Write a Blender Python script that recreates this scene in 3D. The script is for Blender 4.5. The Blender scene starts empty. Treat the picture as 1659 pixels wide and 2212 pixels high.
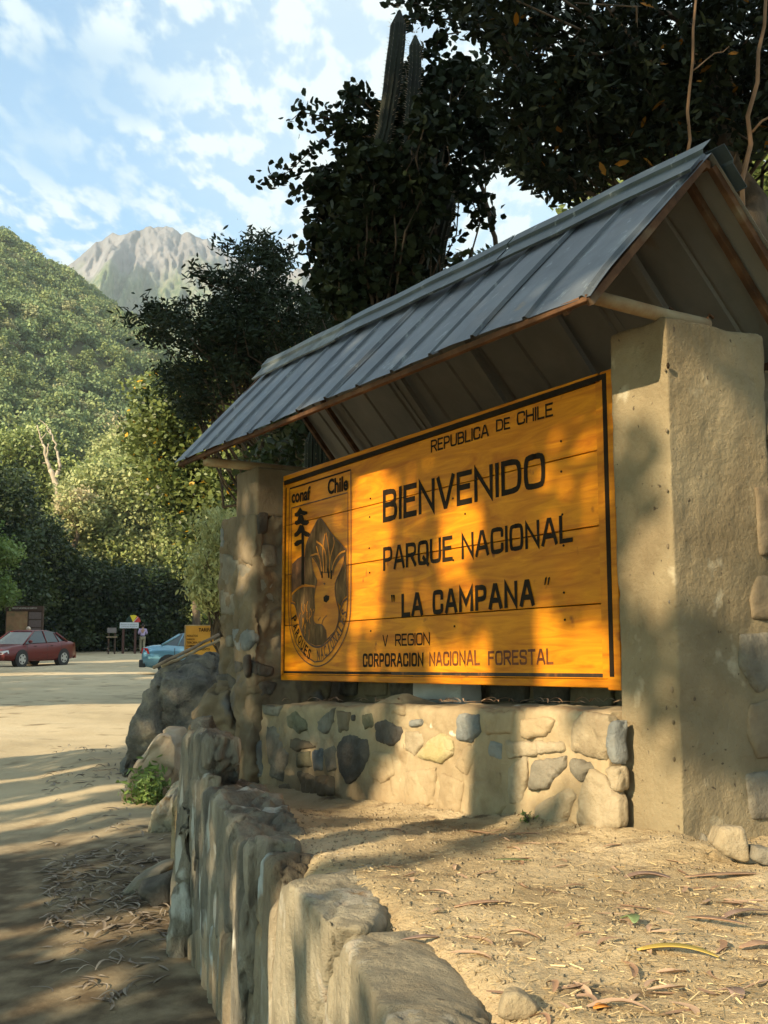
import bpy, bmesh, math, random
import numpy as np
from mathutils import Vector, Matrix

# ------------------------------------------------------------------ camera, sky, sun, exposure
SC = bpy.context.scene
COL = SC.collection
PITCH = 0.136416
CZ = 1.6
FPX = 2430.0
cam_d = bpy.data.cameras.new('camera')
cam = bpy.data.objects.new('camera', cam_d)
COL.objects.link(cam)
cam.location = (0, 0, CZ)
cam.rotation_euler = (math.pi/2 + PITCH, 0, 0)
cam_d.sensor_fit = 'VERTICAL'
cam_d.sensor_height = 36.0
cam_d.lens = 36.0*FPX/2212.0
cam_d.clip_start = 0.05
cam_d.clip_end = 9000
SC.camera = cam
SUN_EL = math.radians(24.0)
SUN_TRAVEL = math.radians(43.0)          # azimuth the light travels towards, clockwise from +Y
D = np.array([math.sin(SUN_TRAVEL)*math.cos(SUN_EL), math.cos(SUN_TRAVEL)*math.cos(SUN_EL), -math.sin(SUN_EL)])
SKY_STRENGTH = 0.115
SUN_STRENGTH = 5.0
EXPOSURE = 0.95
world = bpy.data.worlds.new('World')
SC.world = world
world.use_nodes = True
SC.view_settings.view_transform = 'Standard'
SC.view_settings.look = 'None'
SC.view_settings.exposure = EXPOSURE
SC.view_settings.gamma = 1.0
SC.view_settings.use_curve_mapping = False
sun_d = bpy.data.lights.new('sun', 'SUN')
sun_d.energy = SUN_STRENGTH
sun_d.angle = math.radians(0.53)
sun_d.color = (1.0, 0.80, 0.52)
sun = bpy.data.objects.new('sun', sun_d)
COL.objects.link(sun)
sun.location = (-30, -35, 40)
sun.rotation_euler = Vector(D.tolist()).to_track_quat('-Z', 'Y').to_euler()

def build_world():
    nt = world.node_tree
    nt.nodes.clear()
    N = nt.nodes.new; Lk = nt.links.new
    out = N('ShaderNodeOutputWorld'); bg = N('ShaderNodeBackground')
    bg.inputs['Strength'].default_value = SKY_STRENGTH
    sky = N('ShaderNodeTexSky'); sky.sky_type = 'NISHITA'; sky.sun_disc = False
    sky.sun_elevation = SUN_EL; sky.sun_rotation = SUN_TRAVEL + math.pi
    sky.air_density = 1.0; sky.dust_density = 1.2; sky.ozone_density = 1.0; sky.altitude = 400
    tc = N('ShaderNodeTexCoord')
    sep = N('ShaderNodeSeparateXYZ'); Lk(tc.outputs['Generated'], sep.inputs[0])
    mx = N('ShaderNodeMath'); mx.operation = 'MAXIMUM'; Lk(sep.outputs['Z'], mx.inputs[0]); mx.inputs[1].default_value = 0.06
    dv = []
    for ax in 'XY':
        d_ = N('ShaderNodeMath'); d_.operation = 'DIVIDE'; Lk(sep.outputs[ax], d_.inputs[0]); Lk(mx.outputs[0], d_.inputs[1]); dv.append(d_)
    cmb = N('ShaderNodeCombineXYZ'); Lk(dv[0].outputs[0], cmb.inputs[0]); Lk(dv[1].outputs[0], cmb.inputs[1])
    # small altocumulus tufts, modulated by wide fields
    def noise(scale, detail, rough, dist=0.0, vec=cmb.outputs[0], off=(0, 0, 0), sc=(1, 1, 1)):
        mp = N('ShaderNodeMapping'); Lk(vec, mp.inputs[0]); mp.inputs['Location'].default_value = off; mp.inputs['Scale'].default_value = sc
        n = N('ShaderNodeTexNoise'); Lk(mp.outputs[0], n.inputs['Vector'])
        n.inputs['Scale'].default_value = scale; n.inputs['Detail'].default_value = detail
        n.inputs['Roughness'].default_value = rough; n.inputs['Distortion'].default_value = dist
        return n.outputs['Fac']
    def ramp(src, a, b, interp='EASE'):
        r = N('ShaderNodeValToRGB'); r.color_ramp.interpolation = interp
        r.color_ramp.elements[0].position = a; r.color_ramp.elements[1].position = b
        Lk(src, r.inputs[0]); return r.outputs[0]
    def math_(op, a, b):
        m = N('ShaderNodeMath'); m.operation = op
        for i, v in enumerate((a, b)):
            if isinstance(v, (int, float)): m.inputs[i].default_value = v
            else: Lk(v, m.inputs[i])
        return m.outputs[0]
    small = ramp(noise(14, 4, 0.55, 0.1, off=(3.1, 1.7, 0), sc=(1.0, 0.45, 1)), 0.43, 0.62)
    field = ramp(noise(1.3, 3, 0.5, 0.2, off=(0.35, 4.6, 0)), 0.20, 0.50)
    wisp = ramp(noise(2.2, 6, 0.65, 1.2, off=(9.0, 2.0, 0), sc=(0.6, 1.4, 1)), 0.45, 0.85)
    veil = ramp(noise(0.8, 4, 0.55, 0.6, off=(2.0, 0.4, 0)), 0.38, 0.75)
    c = math_('MULTIPLY', small, field)
    c = math_('MULTIPLY', c, 0.95)
    c = math_('MAXIMUM', c, math_('MULTIPLY', wisp, 0.16))
    c = math_('ADD', c, math_('MULTIPLY', veil, 0.12)); xr = N('ShaderNodeMapRange'); Lk(dv[0].outputs[0], xr.inputs[0]); xr.inputs[1].default_value = -0.50; xr.inputs[2].default_value = -0.08; c = math_('ADD', c, math_('MULTIPLY', xr.outputs[0], 0.40)); c = math_('MINIMUM', c, 0.93)
    # the sky brightens and whitens towards the right of the view as thin cloud thickens there
    hor = ramp(sep.outputs['Z'], 0.0, 0.10, 'LINEAR')
    tint = N('ShaderNodeMix'); tint.data_type = 'RGBA'; tint.blend_type = 'MULTIPLY'; tint.inputs['Factor'].default_value = 1.0
    Lk(sky.outputs[0], tint.inputs['A']); tint.inputs['B'].default_value = SKY_TINT
    mix = N('ShaderNodeMix'); mix.data_type = 'RGBA'
    Lk(c, mix.inputs['Factor']); Lk(tint.outputs['Result'], mix.inputs['A']); mix.inputs['B'].default_value = CLOUD_COL
    Lk(mix.outputs['Result'], bg.inputs['Color']); Lk(bg.outputs[0], out.inputs[0])
SKY_TINT = (0.78, 1.36, 1.55, 1)
CLOUD_COL = (5.0, 5.5, 5.3, 1)
build_world()

# ------------------------------------------------------------------ numeric helpers
rng = np.random.default_rng(7)
random.seed(7)
CP, SP = math.cos(PITCH), math.sin(PITCH)
def ray(x, y):
    """direction (unit depth) of a point of the survey picture, 1659 x 2212"""
    u = x-829.5; v = -(y-1106.0)
    return np.array([u, FPX*CP - v*SP, FPX*SP + v*CP])/(FPX*CP - v*SP)
def at(x, y, Y):
    return ray(x, y)*Y + np.array([0, 0, CZ])
TH = 0.538872
L0 = np.array([-0.6047, 6.7824])
A_ = np.array([math.sin(TH), -math.cos(TH)])
N_ = np.array([-math.cos(TH), -math.sin(TH)])
def LP(s, t, z):
    p = L0 + s*A_ + t*N_
    return (p[0], p[1], z)
def on_t(x, y, t):
    d = ray(x, y); k = (t + L0@N_)/(d[:2]@N_); P = k*d
    return ((P[:2]-L0)@A_, P[2]+CZ)
def pt_t(x, y, t):
    s, z = on_t(x, y, t); return np.array(LP(s, t, z))
def pt_s(x, y, s):
    d = ray(x, y); k = (s + L0@A_)/(d[:2]@A_); return k*d + np.array([0, 0, CZ])
def pt_z(x, y, z):
    d = ray(x, y); return d*((z-CZ)/d[2]) + np.array([0, 0, CZ])
SLOPE = 0.0357
def pt_road(x, y):
    d = ray(x, y); return d*(-CZ/(d[2]-SLOPE)) + np.array([0, 0, CZ])
WN = np.array([-0.961, -0.275]); WC = -0.696
def pt_w(x, y, off=0.0):
    d = ray(x, y); return d*((WC+off)/(d[:2]@WN)) + np.array([0, 0, CZ])

def _hash(ix, iy, iz, seed):
    h = (ix.astype(np.int64)*374761393 + iy.astype(np.int64)*668265263 + iz.astype(np.int64)*2147483647 + seed*1274126177) & 0xFFFFFFFF
    h = ((h ^ (h >> 13))*1274126177) & 0xFFFFFFFF
    h = ((h ^ (h >> 16))*2246822519) & 0xFFFFFFFF
    return ((h ^ (h >> 15)) & 0xFFFFFF)/float(0xFFFFFF)
def vnoise(P, seed=0):
    P = np.asarray(P, float)
    i = np.floor(P).astype(np.int64); f = P-i; f = f*f*(3-2*f)
    r = 0
    for dx in (0, 1):
        wx = f[:, 0] if dx else 1-f[:, 0]
        for dy in (0, 1):
            wy = f[:, 1] if dy else 1-f[:, 1]
            for dz in (0, 1):
                wz = f[:, 2] if dz else 1-f[:, 2]
                r = r + wx*wy*wz*_hash(i[:, 0]+dx, i[:, 1]+dy, i[:, 2]+dz, seed)
    return r*2-1
def fbm(P, octaves=4, seed=0, gain=0.5):
    P = np.asarray(P, float); a = 1.0; s = 0; n = 0
    for k in range(octaves):
        s = s + a*vnoise(P*(2.03**k)+k*17.3, seed+k); n += a; a *= gain
    return s/n
def in_poly(px, py, poly):
    poly = np.asarray(poly, float); inside = np.zeros(px.shape, bool); j = len(poly)-1
    for i in range(len(poly)):
        xi, yi = poly[i]; xj, yj = poly[j]
        c = ((yi > py) != (yj > py)) & (px < (xj-xi)*(py-yi)/(yj-yi+1e-12)+xi)
        inside ^= c; j = i
    return inside
def sample_poly(poly, n, r=rng):
    poly = np.asarray(poly, float); lo = poly.min(0); hi = poly.max(0); out = np.zeros((0, 2))
    while len(out) < n:
        q = lo + r.random((n*3, 2))*(hi-lo)
        out = np.vstack([out, q[in_poly(q[:, 0], q[:, 1], poly)]])
    return out[:n]

# ------------------------------------------------------------------ object helpers
WLOC = {}
def tag(o, label=None, cat=None, group=None, kind=None):
    if label: o['label'] = label
    if cat: o['category'] = cat
    if group: o['group'] = group
    if kind: o['kind'] = kind
    return o
def empty(name, loc, label=None, cat=None, group=None, parent=None):
    o = bpy.data.objects.new(name, None); COL.objects.link(o)
    o.empty_display_size = 0.2
    loc = np.array(loc, float)
    if parent is not None:
        o.parent = parent; o.location = (loc-WLOC[parent.name]).tolist()
    else:
        o.location = loc.tolist()
    WLOC[o.name] = loc
    return tag(o, label, cat, group)
def link(name, me, parent=None, origin=None):
    """me is in world coordinates; moved so that the object sits at its parent's base / own base"""
    base = WLOC[parent.name] if parent is not None else (np.array(origin, float) if origin is not None else None)
    if base is None:
        n = len(me.vertices); co = np.empty(n*3); me.vertices.foreach_get('co', co); co = co.reshape(-1, 3)
        base = np.array([(co[:, 0].min()+co[:, 0].max())/2, (co[:, 1].min()+co[:, 1].max())/2, co[:, 2].min()])
    me.transform(Matrix.Translation((-base).tolist()))
    o = bpy.data.objects.new(name, me); COL.objects.link(o)
    if parent is not None: o.parent = parent
    else: o.location = base.tolist()
    WLOC[o.name] = base
    return o
def setmat(me, mats):
    if not isinstance(mats, (list, tuple)): mats = [mats]
    for m in mats: me.materials.append(m)
def mesh_np(name, V, F, mat, smooth=False, attr=None, mi=None):
    """V (n,3); F list/array of equal-length faces or list of lists"""
    me = bpy.data.meshes.new(name)
    V = np.asarray(V, np.float32)
    if isinstance(F, np.ndarray):
        nf, k = F.shape; loops = F.astype(np.int32).ravel(); starts = np.arange(nf, dtype=np.int32)*k
    else:
        nf = len(F); lens = np.array([len(f) for f in F], np.int32)
        loops = np.concatenate([np.asarray(f, np.int32) for f in F]); starts = np.concatenate([[0], np.cumsum(lens)[:-1]]).astype(np.int32)
    me.vertices.add(len(V)); me.vertices.foreach_set('co', V.ravel())
    me.loops.add(len(loops)); me.loops.foreach_set('vertex_index', loops)
    me.polygons.add(nf); me.polygons.foreach_set('loop_start', starts)
    try:
        lt = np.diff(np.concatenate([starts, [len(loops)]])).astype(np.int32); me.polygons.foreach_set('loop_total', lt)
    except Exception: pass
    if smooth: me.polygons.foreach_set('use_smooth', np.ones(nf, bool))
    setmat(me, mat)
    if mi is not None: me.polygons.foreach_set('material_index', np.asarray(mi, np.int32))
    me.update(calc_edges=True)
    if attr is not None:
        a = me.attributes.new('tint', 'FLOAT', 'POINT'); a.data.foreach_set('value', np.asarray(attr, np.float32))
    return me
class MB:
    """collects shapes in one mesh"""
    def __init__(s): s.V = []; s.F = []
    def add(s, V, F):
        b = len(s.V); s.V += [tuple(map(float, v)) for v in V]; s.F += [[b+i for i in f] for f in F]; return s
    def box8(s, P):    # P: 4 bottom (loop), 4 top
        return s.add(P, [(0, 3, 2, 1), (4, 5, 6, 7), (0, 1, 5, 4), (1, 2, 6, 5), (2, 3, 7, 6), (3, 0, 4, 7)])
    def box(s, x0, x1, y0, y1, z0, z1):
        return s.box8([(x0, y0, z0), (x1, y0, z0), (x1, y1, z0), (x0, y1, z0), (x0, y0, z1), (x1, y0, z1), (x1, y1, z1), (x0, y1, z1)])
    def lbox(s, s0, s1, t0, t1, z0, z1):
        return s.box8([LP(s0, t0, z0), LP(s1, t0, z0), LP(s1, t1, z0), LP(s0, t1, z0), LP(s0, t0, z1), LP(s1, t0, z1), LP(s1, t1, z1), LP(s0, t1, z1)])
    def tube(s, pts, rad, n=8, cap=True):
        pts = [np.array(p, float) for p in pts]
        if not hasattr(rad, '__len__'): rad = [rad]*len(pts)
        rings = []; b = len(s.V)
        for i, p in enumerate(pts):
            d = pts[min(i+1, len(pts)-1)]-pts[max(i-1, 0)]; d = d/(np.linalg.norm(d)+1e-9)
            up = np.array([0, 0, 1.]) if abs(d[2]) < .9 else np.array([1., 0, 0])
            a = np.cross(d, up); a /= np.linalg.norm(a); c = np.cross(d, a)
            for k in range(n):
                w = 2*math.pi*k/n; s.V.append(tuple(p+rad[i]*(math.cos(w)*a+math.sin(w)*c)))
        for i in range(len(pts)-1):
            for k in range(n):
                s.F.append([b+i*n+k, b+i*n+(k+1) % n, b+(i+1)*n+(k+1) % n, b+(i+1)*n+k])
        if cap:
            s.F.append([b+k for k in range(n)][::-1]); s.F.append([b+(len(pts)-1)*n+k for k in range(n)])
        return s
    def ell(s, c, r, nu=12, nv=8, rot=None):
        b = len(s.V); c = np.array(c, float)
        for j in range(nv+1):
            ph = math.pi*j/nv
            for i in range(nu):
                w = 2*math.pi*i/nu
                q = np.array([r[0]*math.sin(ph)*math.cos(w), r[1]*math.sin(ph)*math.sin(w), r[2]*math.cos(ph)])
                if rot is not None: q = rot@q
                s.V.append(tuple(c+q))
        for j in range(nv):
            for i in range(nu):
                s.F.append([b+j*nu+i, b+(j+1)*nu+i, b+(j+1)*nu+(i+1) % nu, b+j*nu+(i+1) % nu])
        return s
    def prism(s, poly3a, poly3b):
        n = len(poly3a); b = len(s.V); s.V += [tuple(map(float, p)) for p in poly3a]+[tuple(map(float, p)) for p in poly3b]
        s.F.append([b+i for i in range(n)][::-1]); s.F.append([b+n+i for i in range(n)])
        for i in range(n): s.F.append([b+i, b+(i+1) % n, b+n+(i+1) % n, b+n+i])
        return s
    def build(s, name, mat, parent=None, smooth=False, bevel=0.0, seg=2, origin=None, recalc=True):
        me = bpy.data.meshes.new(name)
        bm = bmesh.new()
        vs = [bm.verts.new(v) for v in s.V]
        for f in s.F:
            try: bm.faces.new([vs[i] for i in f])
            except ValueError: pass
        bmesh.ops.remove_doubles(bm, verts=bm.verts, dist=1e-6)
        if recalc: bmesh.ops.recalc_face_normals(bm, faces=bm.faces)
        if bevel > 0:
            bmesh.ops.bevel(bm, geom=list(bm.edges), offset=bevel, segments=seg, affect='EDGES', profile=0.6)
        bm.to_mesh(me); bm.free()
        if smooth: me.polygons.foreach_set('use_smooth', np.ones(len(me.polygons), bool))
        setmat(me, mat)
        return link(name, me, parent, origin)

def eval_mods(me, mods):
    o = bpy.data.objects.new('tmp', me); COL.objects.link(o)
    for typ, kw in mods:
        m = o.modifiers.new(typ, typ)
        for k, v in kw.items(): setattr(m, k, v)
    dg = bpy.context.evaluated_depsgraph_get(); dg.update()
    out = bpy.data.meshes.new_from_object(o.evaluated_get(dg))
    bpy.data.objects.remove(o); return out
def rock_mesh(pts, voxel=0.03, amp=0.02, freq=6.0, stretch=(1, 1, 1), smooth=6, seed=0, fine=0.25, mat=None, ridged=False, crease=0.0, cfreq=3.0, step=0.0):
    pts = [tuple(map(float, p)) for p in pts]
    bm = bmesh.new()
    for p in pts: bm.verts.new(p)
    r = bmesh.ops.convex_hull(bm, input=bm.verts)
    junk = [g for g in r['geom_interior'] if isinstance(g, bmesh.types.BMVert)]
    if junk: bmesh.ops.delete(bm, geom=junk, context='VERTS')
    me = bpy.data.meshes.new('h'); bm.to_mesh(me); bm.free()
    out = eval_mods(me, [('REMESH', dict(mode='VOXEL', voxel_size=voxel)), ('SMOOTH', dict(factor=0.6, iterations=smooth))])
    n = len(out.vertices); co = np.empty(n*3); out.vertices.foreach_get('co', co); co = co.reshape(-1, 3)
    no = np.empty(n*3); out.vertices.foreach_get('normal', no); no = no.reshape(-1, 3)
    q = co*np.array(stretch)*freq
    h = fbm(q, 3, seed)
    if ridged: h = 1-2*np.abs(h)*1.6
    h2 = fbm(co*freq*5.0*np.array(stretch), 3, seed+9)
    dsp = amp*h + amp*fine*h2
    if crease:
        cc = np.abs(fbm(co*np.array(stretch)*cfreq+3.3, 3, seed+31)); dsp = dsp - crease*np.clip(1-cc*9, 0, 1)**1.5
    if step:
        g = fbm(co*np.array(stretch)*freq*1.3+7.7, 3, seed+47)*4; gf = np.floor(g); dsp = dsp + step*(gf+np.clip((g-gf)*5-2, 0, 1))
    co = co + no*dsp[:, None]
    out.vertices.foreach_set('co', co.ravel()); out.polygons.foreach_set('use_smooth', np.ones(len(out.polygons), bool))
    out.update(); out.materials.clear()
    if mat is not None: setmat(out, mat)
    return out
def rock(name, pts, mat, parent=None, label=None, cat=None, group=None, **kw):
    o = link(name, rock_mesh(pts, mat=mat, **kw), parent)
    return tag(o, label, cat, group)

# ------------------------------------------------------------------ materials
def new_mat(name):
    m = bpy.data.materials.new(name); m.use_nodes = True; nt = m.node_tree
    return m, nt, nt.nodes['Principled BSDF']
def rgb(c): return (c[0], c[1], c[2], 1)
def plain(name, col, rough=0.6, metal=0.0, spec=0.5, coat=0.0):
    m, nt, b = new_mat(name)
    b.inputs['Base Color'].default_value = rgb(col); b.inputs['Roughness'].default_value = rough
    b.inputs['Metallic'].default_value = metal; b.inputs['Specular IOR Level'].default_value = spec
    b.inputs['Coat Weight'].default_value = coat
    return m
def noise_mat(name, cols, scale=4.0, detail=6, rough=0.9, bump=0.3, bscale=30.0, stretch=(1, 1, 1), spots=None, dist=0.02, metal=0.0, pos=None, spec=0.3, nrough=0.6, distort=0.2, layer=None):
    """cols: colour list along a noise ramp; spots: (colour, scale, threshold); layer: (colour, scale, lo, hi, stretch)"""
    m, nt, b = new_mat(name); N = nt.nodes.new; Lk = nt.links.new
    tc = N('ShaderNodeNewGeometry')
    mp = N('ShaderNodeMapping'); Lk(tc.outputs['Position'], mp.inputs[0]); mp.inputs['Scale'].default_value = stretch
    n = N('ShaderNodeTexNoise'); Lk(mp.outputs[0], n.inputs['Vector']); n.inputs['Scale'].default_value = scale; n.inputs['Detail'].default_value = detail; n.inputs['Roughness'].default_value = nrough; n.inputs['Distortion'].default_value = distort
    r = N('ShaderNodeValToRGB'); Lk(n.outputs['Fac'], r.inputs[0])
    els = r.color_ramp.elements
    k = len(cols); P = pos or [0.30+0.42*i/(k-1) for i in range(k)]
    els[0].position = P[0]; els[0].color = rgb(cols[0]); els[1].position = P[-1]; els[1].color = rgb(cols[-1])
    for i in range(1, k-1):
        e = els.new(P[i]); e.color = rgb(cols[i])
    col = r.outputs[0]
    for sp in (spots or []):
        c, sc, th = sp[:3]
        n2 = N('ShaderNodeTexNoise'); Lk(mp.outputs[0], n2.inputs['Vector']); n2.inputs['Scale'].default_value = sc; n2.inputs['Detail'].default_value = 4
        r2 = N('ShaderNodeValToRGB'); Lk(n2.outputs['Fac'], r2.inputs[0]); r2.color_ramp.elements[0].position = th; r2.color_ramp.elements[1].position = th+(sp[3] if len(sp) > 3 else .06)
        mx = N('ShaderNodeMix'); mx.data_type = 'RGBA'; Lk(r2.outputs[0], mx.inputs['Factor']); Lk(col, mx.inputs['A']); mx.inputs['B'].default_value = rgb(c); col = mx.outputs['Result']
    Lk(col, b.inputs['Base Color'])
    b.inputs['Roughness'].default_value = rough; b.inputs['Metallic'].default_value = metal; b.inputs['Specular IOR Level'].default_value = spec
    if bump:
        n3 = N('ShaderNodeTexNoise'); Lk(mp.outputs[0], n3.inputs['Vector']); n3.inputs['Scale'].default_value = bscale; n3.inputs['Detail'].default_value = 8; n3.inputs['Roughness'].default_value = 0.65
        bp = N('ShaderNodeBump'); bp.inputs['Strength'].default_value = bump; bp.inputs['Distance'].default_value = dist; Lk(n3.outputs['Fac'], bp.inputs['Height']); Lk(bp.outputs[0], b.inputs['Normal'])
    return m
def leaf_mat(name, c0, c1, c2=None, rough=0.45, trans=0.25, spec=0.4):
    m, nt, b = new_mat(name); N = nt.nodes.new; Lk = nt.links.new
    a = N('ShaderNodeAttribute'); a.attribute_name = 'tint'
    r = N('ShaderNodeValToRGB'); Lk(a.outputs['Fac'], r.inputs[0]); e = r.color_ramp.elements
    e[0].position = 0; e[0].color = rgb(c0); e[1].position = 0.90 if c2 else 1.0; e[1].color = rgb(c1)
    if c2:
        e2 = e.new(0.955); e2.color = rgb(c2)
    Lk(r.outputs[0], b.inputs['Base Color']); b.inputs['Roughness'].default_value = rough; b.inputs['Specular IOR Level'].default_value = spec
    if trans:
        t = N('ShaderNodeBsdfTranslucent'); Lk(r.outputs[0], t.inputs[0]); mx = N('ShaderNodeMixShader'); mx.inputs[0].default_value = trans
        out = nt.nodes['Material Output']; Lk(b.outputs[0], mx.inputs[1]); Lk(t.outputs[0], mx.inputs[2]); Lk(mx.outputs[0], out.inputs[0])
    return m
M = {}
M['dirt'] = noise_mat('packed_dirt', [(.26, .19, .10), (.42, .325, .19), (.54, .43, .275)], 1.8, 10, .95, .9, 45, dist=.018, spots=[((.18, .125, .07), 6, .60, .12), ((.52, .45, .32), 38, .68, .05)])
M['road'] = noise_mat('road_dust', [(.33, .265, .165), (.46, .375, .24), (.54, .45, .30)], .35, 9, .95, .4, 14, dist=.03, spots=[((.22, .17, .10), 1.7, .60, .12), ((.50, .43, .30), 9, .68, .06)])
def soil_shade_mix(m, col):
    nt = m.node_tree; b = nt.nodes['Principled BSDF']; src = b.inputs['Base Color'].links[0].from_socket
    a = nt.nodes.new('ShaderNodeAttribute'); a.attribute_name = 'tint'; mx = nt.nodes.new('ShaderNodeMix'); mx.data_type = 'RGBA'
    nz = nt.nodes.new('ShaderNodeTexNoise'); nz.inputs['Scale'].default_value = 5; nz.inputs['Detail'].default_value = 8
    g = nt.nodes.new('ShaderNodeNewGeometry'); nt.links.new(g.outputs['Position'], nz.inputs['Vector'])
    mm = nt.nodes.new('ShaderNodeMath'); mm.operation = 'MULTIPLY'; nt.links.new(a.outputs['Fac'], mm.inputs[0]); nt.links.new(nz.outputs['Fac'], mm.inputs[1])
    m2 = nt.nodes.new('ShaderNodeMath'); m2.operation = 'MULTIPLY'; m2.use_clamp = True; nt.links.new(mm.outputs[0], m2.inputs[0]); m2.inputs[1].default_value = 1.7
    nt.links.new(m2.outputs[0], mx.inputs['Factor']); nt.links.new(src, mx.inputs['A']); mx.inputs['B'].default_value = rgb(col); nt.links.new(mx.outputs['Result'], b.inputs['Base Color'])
soil_shade_mix(M['road'], (.10, .072, .042))  # dark brown leaf mould colour that also paints in the near road's shade
M['concrete'] = noise_mat('weathered_concrete', [(.15, .115, .065), (.225, .18, .108), (.29, .24, .15)], 2.0, 10, .9, 1.0, 45, dist=.010, spots=[((.14, .105, .06), 1.4, .52, .2), ((.37, .32, .22), 6, .64, .08), ((.08, .06, .04), 38, .69, .03), ((.40, .37, .29), 3, .70, .05)])
M['concrete_dark'] = noise_mat('dark_concrete', [(.10, .08, .05), (.16, .125, .08), (.22, .18, .12)], 3, 8, .9, .35, 60, dist=.008, spots=[((.12, .10, .085), 5, .60, .1)])  # darker concrete tone used on the left pillar
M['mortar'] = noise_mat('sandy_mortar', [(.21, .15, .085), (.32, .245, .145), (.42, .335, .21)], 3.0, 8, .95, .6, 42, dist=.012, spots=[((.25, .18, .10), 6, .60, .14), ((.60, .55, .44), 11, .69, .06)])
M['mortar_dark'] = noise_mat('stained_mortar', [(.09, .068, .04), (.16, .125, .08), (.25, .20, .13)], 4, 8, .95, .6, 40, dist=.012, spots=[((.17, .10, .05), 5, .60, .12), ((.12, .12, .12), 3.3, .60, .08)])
def stone(name, a, b, c, **k):
    kw = dict(scale=5, detail=8, rough=.85, bump=.8, bscale=30, dist=.02); kw.update(k)
    return noise_mat(name, [a, b, c], **kw)
M['st_green'] = stone('greenish_stone', (.09, .085, .05), (.15, .14, .085), (.23, .20, .13))
M['st_grey'] = stone('grey_stone', (.12, .105, .08), (.19, .17, .13), (.29, .25, .19))
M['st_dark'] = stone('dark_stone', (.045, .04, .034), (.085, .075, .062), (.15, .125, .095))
M['st_blue'] = stone('bluish_stone', (.10, .11, .11), (.17, .18, .175), (.28, .27, .235))
M['st_yellow'] = stone('yellowish_stone', (.28, .23, .10), (.38, .31, .15), (.42, .35, .21))
M['st_pale'] = stone('pale_dusty_stone', (.22, .17, .105), (.31, .25, .16), (.39, .32, .22))
M['slab'] = noise_mat('streaked_slab_rock', [(.10, .08, .055), (.24, .19, .125), (.31, .26, .18), (.46, .43, .36)], 6.0, 10, .85, 1.0, 24, stretch=(1, 1, .42), dist=.045, spots=[((.52, .56, .56), 5, .60, .08), ((.40, .28, .15), 7, .64, .10), ((.12, .11, .10), 4, .66, .07)])
M['slab_dark'] = noise_mat('dark_streaked_rock', [(.075, .07, .06), (.16, .145, .115), (.27, .235, .175), (.40, .355, .275)], 5.0, 8, .85, 1.0, 22, stretch=(1, 1, .42), dist=.045, spots=[((.46, .45, .40), 6, .60, .06), ((.24, .17, .10), 7, .66, .08)])
M['slab_top'] = noise_mat('pale_grey_rock', [(.17, .145, .10), (.27, .235, .165), (.36, .32, .24)], 3.5, 10, .85, .9, 30, dist=.025, spots=[((.40, .41, .38), 5, .60, .08), ((.28, .19, .10), 5, .62, .08), ((.10, .085, .06), 14, .66, .05)])
M['boulder'] = noise_mat('dark_mottled_boulder', [(.07, .07, .065), (.14, .135, .12), (.25, .225, .175), (.36, .31, .22)], 3.2, 10, .85, 1.0, 13, dist=.09, nrough=.72, spots=[((.42, .36, .26), 4.5, .63, .05), ((.05, .05, .05), 6, .64, .05)])
M['pale_boulder'] = noise_mat('pinkish_boulder', [(.26, .19, .12), (.38, .29, .20), (.44, .40, .33)], 2.5, 7, .85, .6, 14, dist=.03)
M['steel'] = None
M['rust'] = noise_mat('rusty_steel', [(.035, .018, .010), (.085, .04, .018), (.15, .08, .04)], 9, 7, .85, .4, 60, dist=.004, spots=[((.20, .16, .10), 4, .62, .15)])
M['pipe'] = noise_mat('rust_stained_painted_pipe', [(.20, .10, .045), (.27, .20, .11), (.31, .27, .17)], 7, 7, .7, .3, 60, dist=.004, stretch=(1, 1, 1))
M['bark'] = noise_mat('bark', [(.05, .038, .025), (.10, .075, .05), (.16, .12, .08)], 6, 6, .95, .8, 16, stretch=(1, 1, .25), dist=.03)
M['bark_tan'] = noise_mat('tan_bark', [(.16, .095, .05), (.26, .155, .08), (.32, .21, .12)], 8, 6, .8, .3, 20, stretch=(1, 1, .2), dist=.01)
M['deadwood'] = noise_mat('bleached_dead_wood', [(.30, .24, .17), (.46, .38, .28)], 2, 5, .9, .4, 8, stretch=(1, 1, .3), dist=.03)
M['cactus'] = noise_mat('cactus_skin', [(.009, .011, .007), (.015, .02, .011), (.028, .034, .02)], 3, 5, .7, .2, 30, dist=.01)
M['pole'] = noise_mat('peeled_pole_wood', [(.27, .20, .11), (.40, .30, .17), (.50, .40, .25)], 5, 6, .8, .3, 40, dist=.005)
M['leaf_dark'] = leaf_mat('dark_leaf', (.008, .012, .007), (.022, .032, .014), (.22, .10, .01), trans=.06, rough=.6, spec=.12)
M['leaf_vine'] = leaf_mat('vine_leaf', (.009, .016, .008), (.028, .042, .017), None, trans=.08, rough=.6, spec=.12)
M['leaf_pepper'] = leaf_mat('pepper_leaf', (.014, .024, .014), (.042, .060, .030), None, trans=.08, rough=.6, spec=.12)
M['leaf_yel'] = leaf_mat('sunlit_green_leaf', (.06, .09, .022), (.22, .26, .075), (.65, .36, .02), trans=.3)
M['leaf_mid'] = leaf_mat('mid_green_leaf', (.11, .145, .04), (.34, .38, .12), None, trans=.25)
M['leaf_pale'] = leaf_mat('pale_olive_leaf', (.22, .25, .09), (.52, .52, .23), None, trans=.25, rough=.6)
M['leaf_dry'] = leaf_mat('straw_dry_leaf', (.27, .23, .12), (.55, .47, .27), None, trans=.2, rough=.7)
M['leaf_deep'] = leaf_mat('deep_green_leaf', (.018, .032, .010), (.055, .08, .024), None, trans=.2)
M['leaf_hill'] = leaf_mat('hillside_leaf', (.08, .12, .05), (.27, .34, .14), None, trans=.15, rough=.7)
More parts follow.
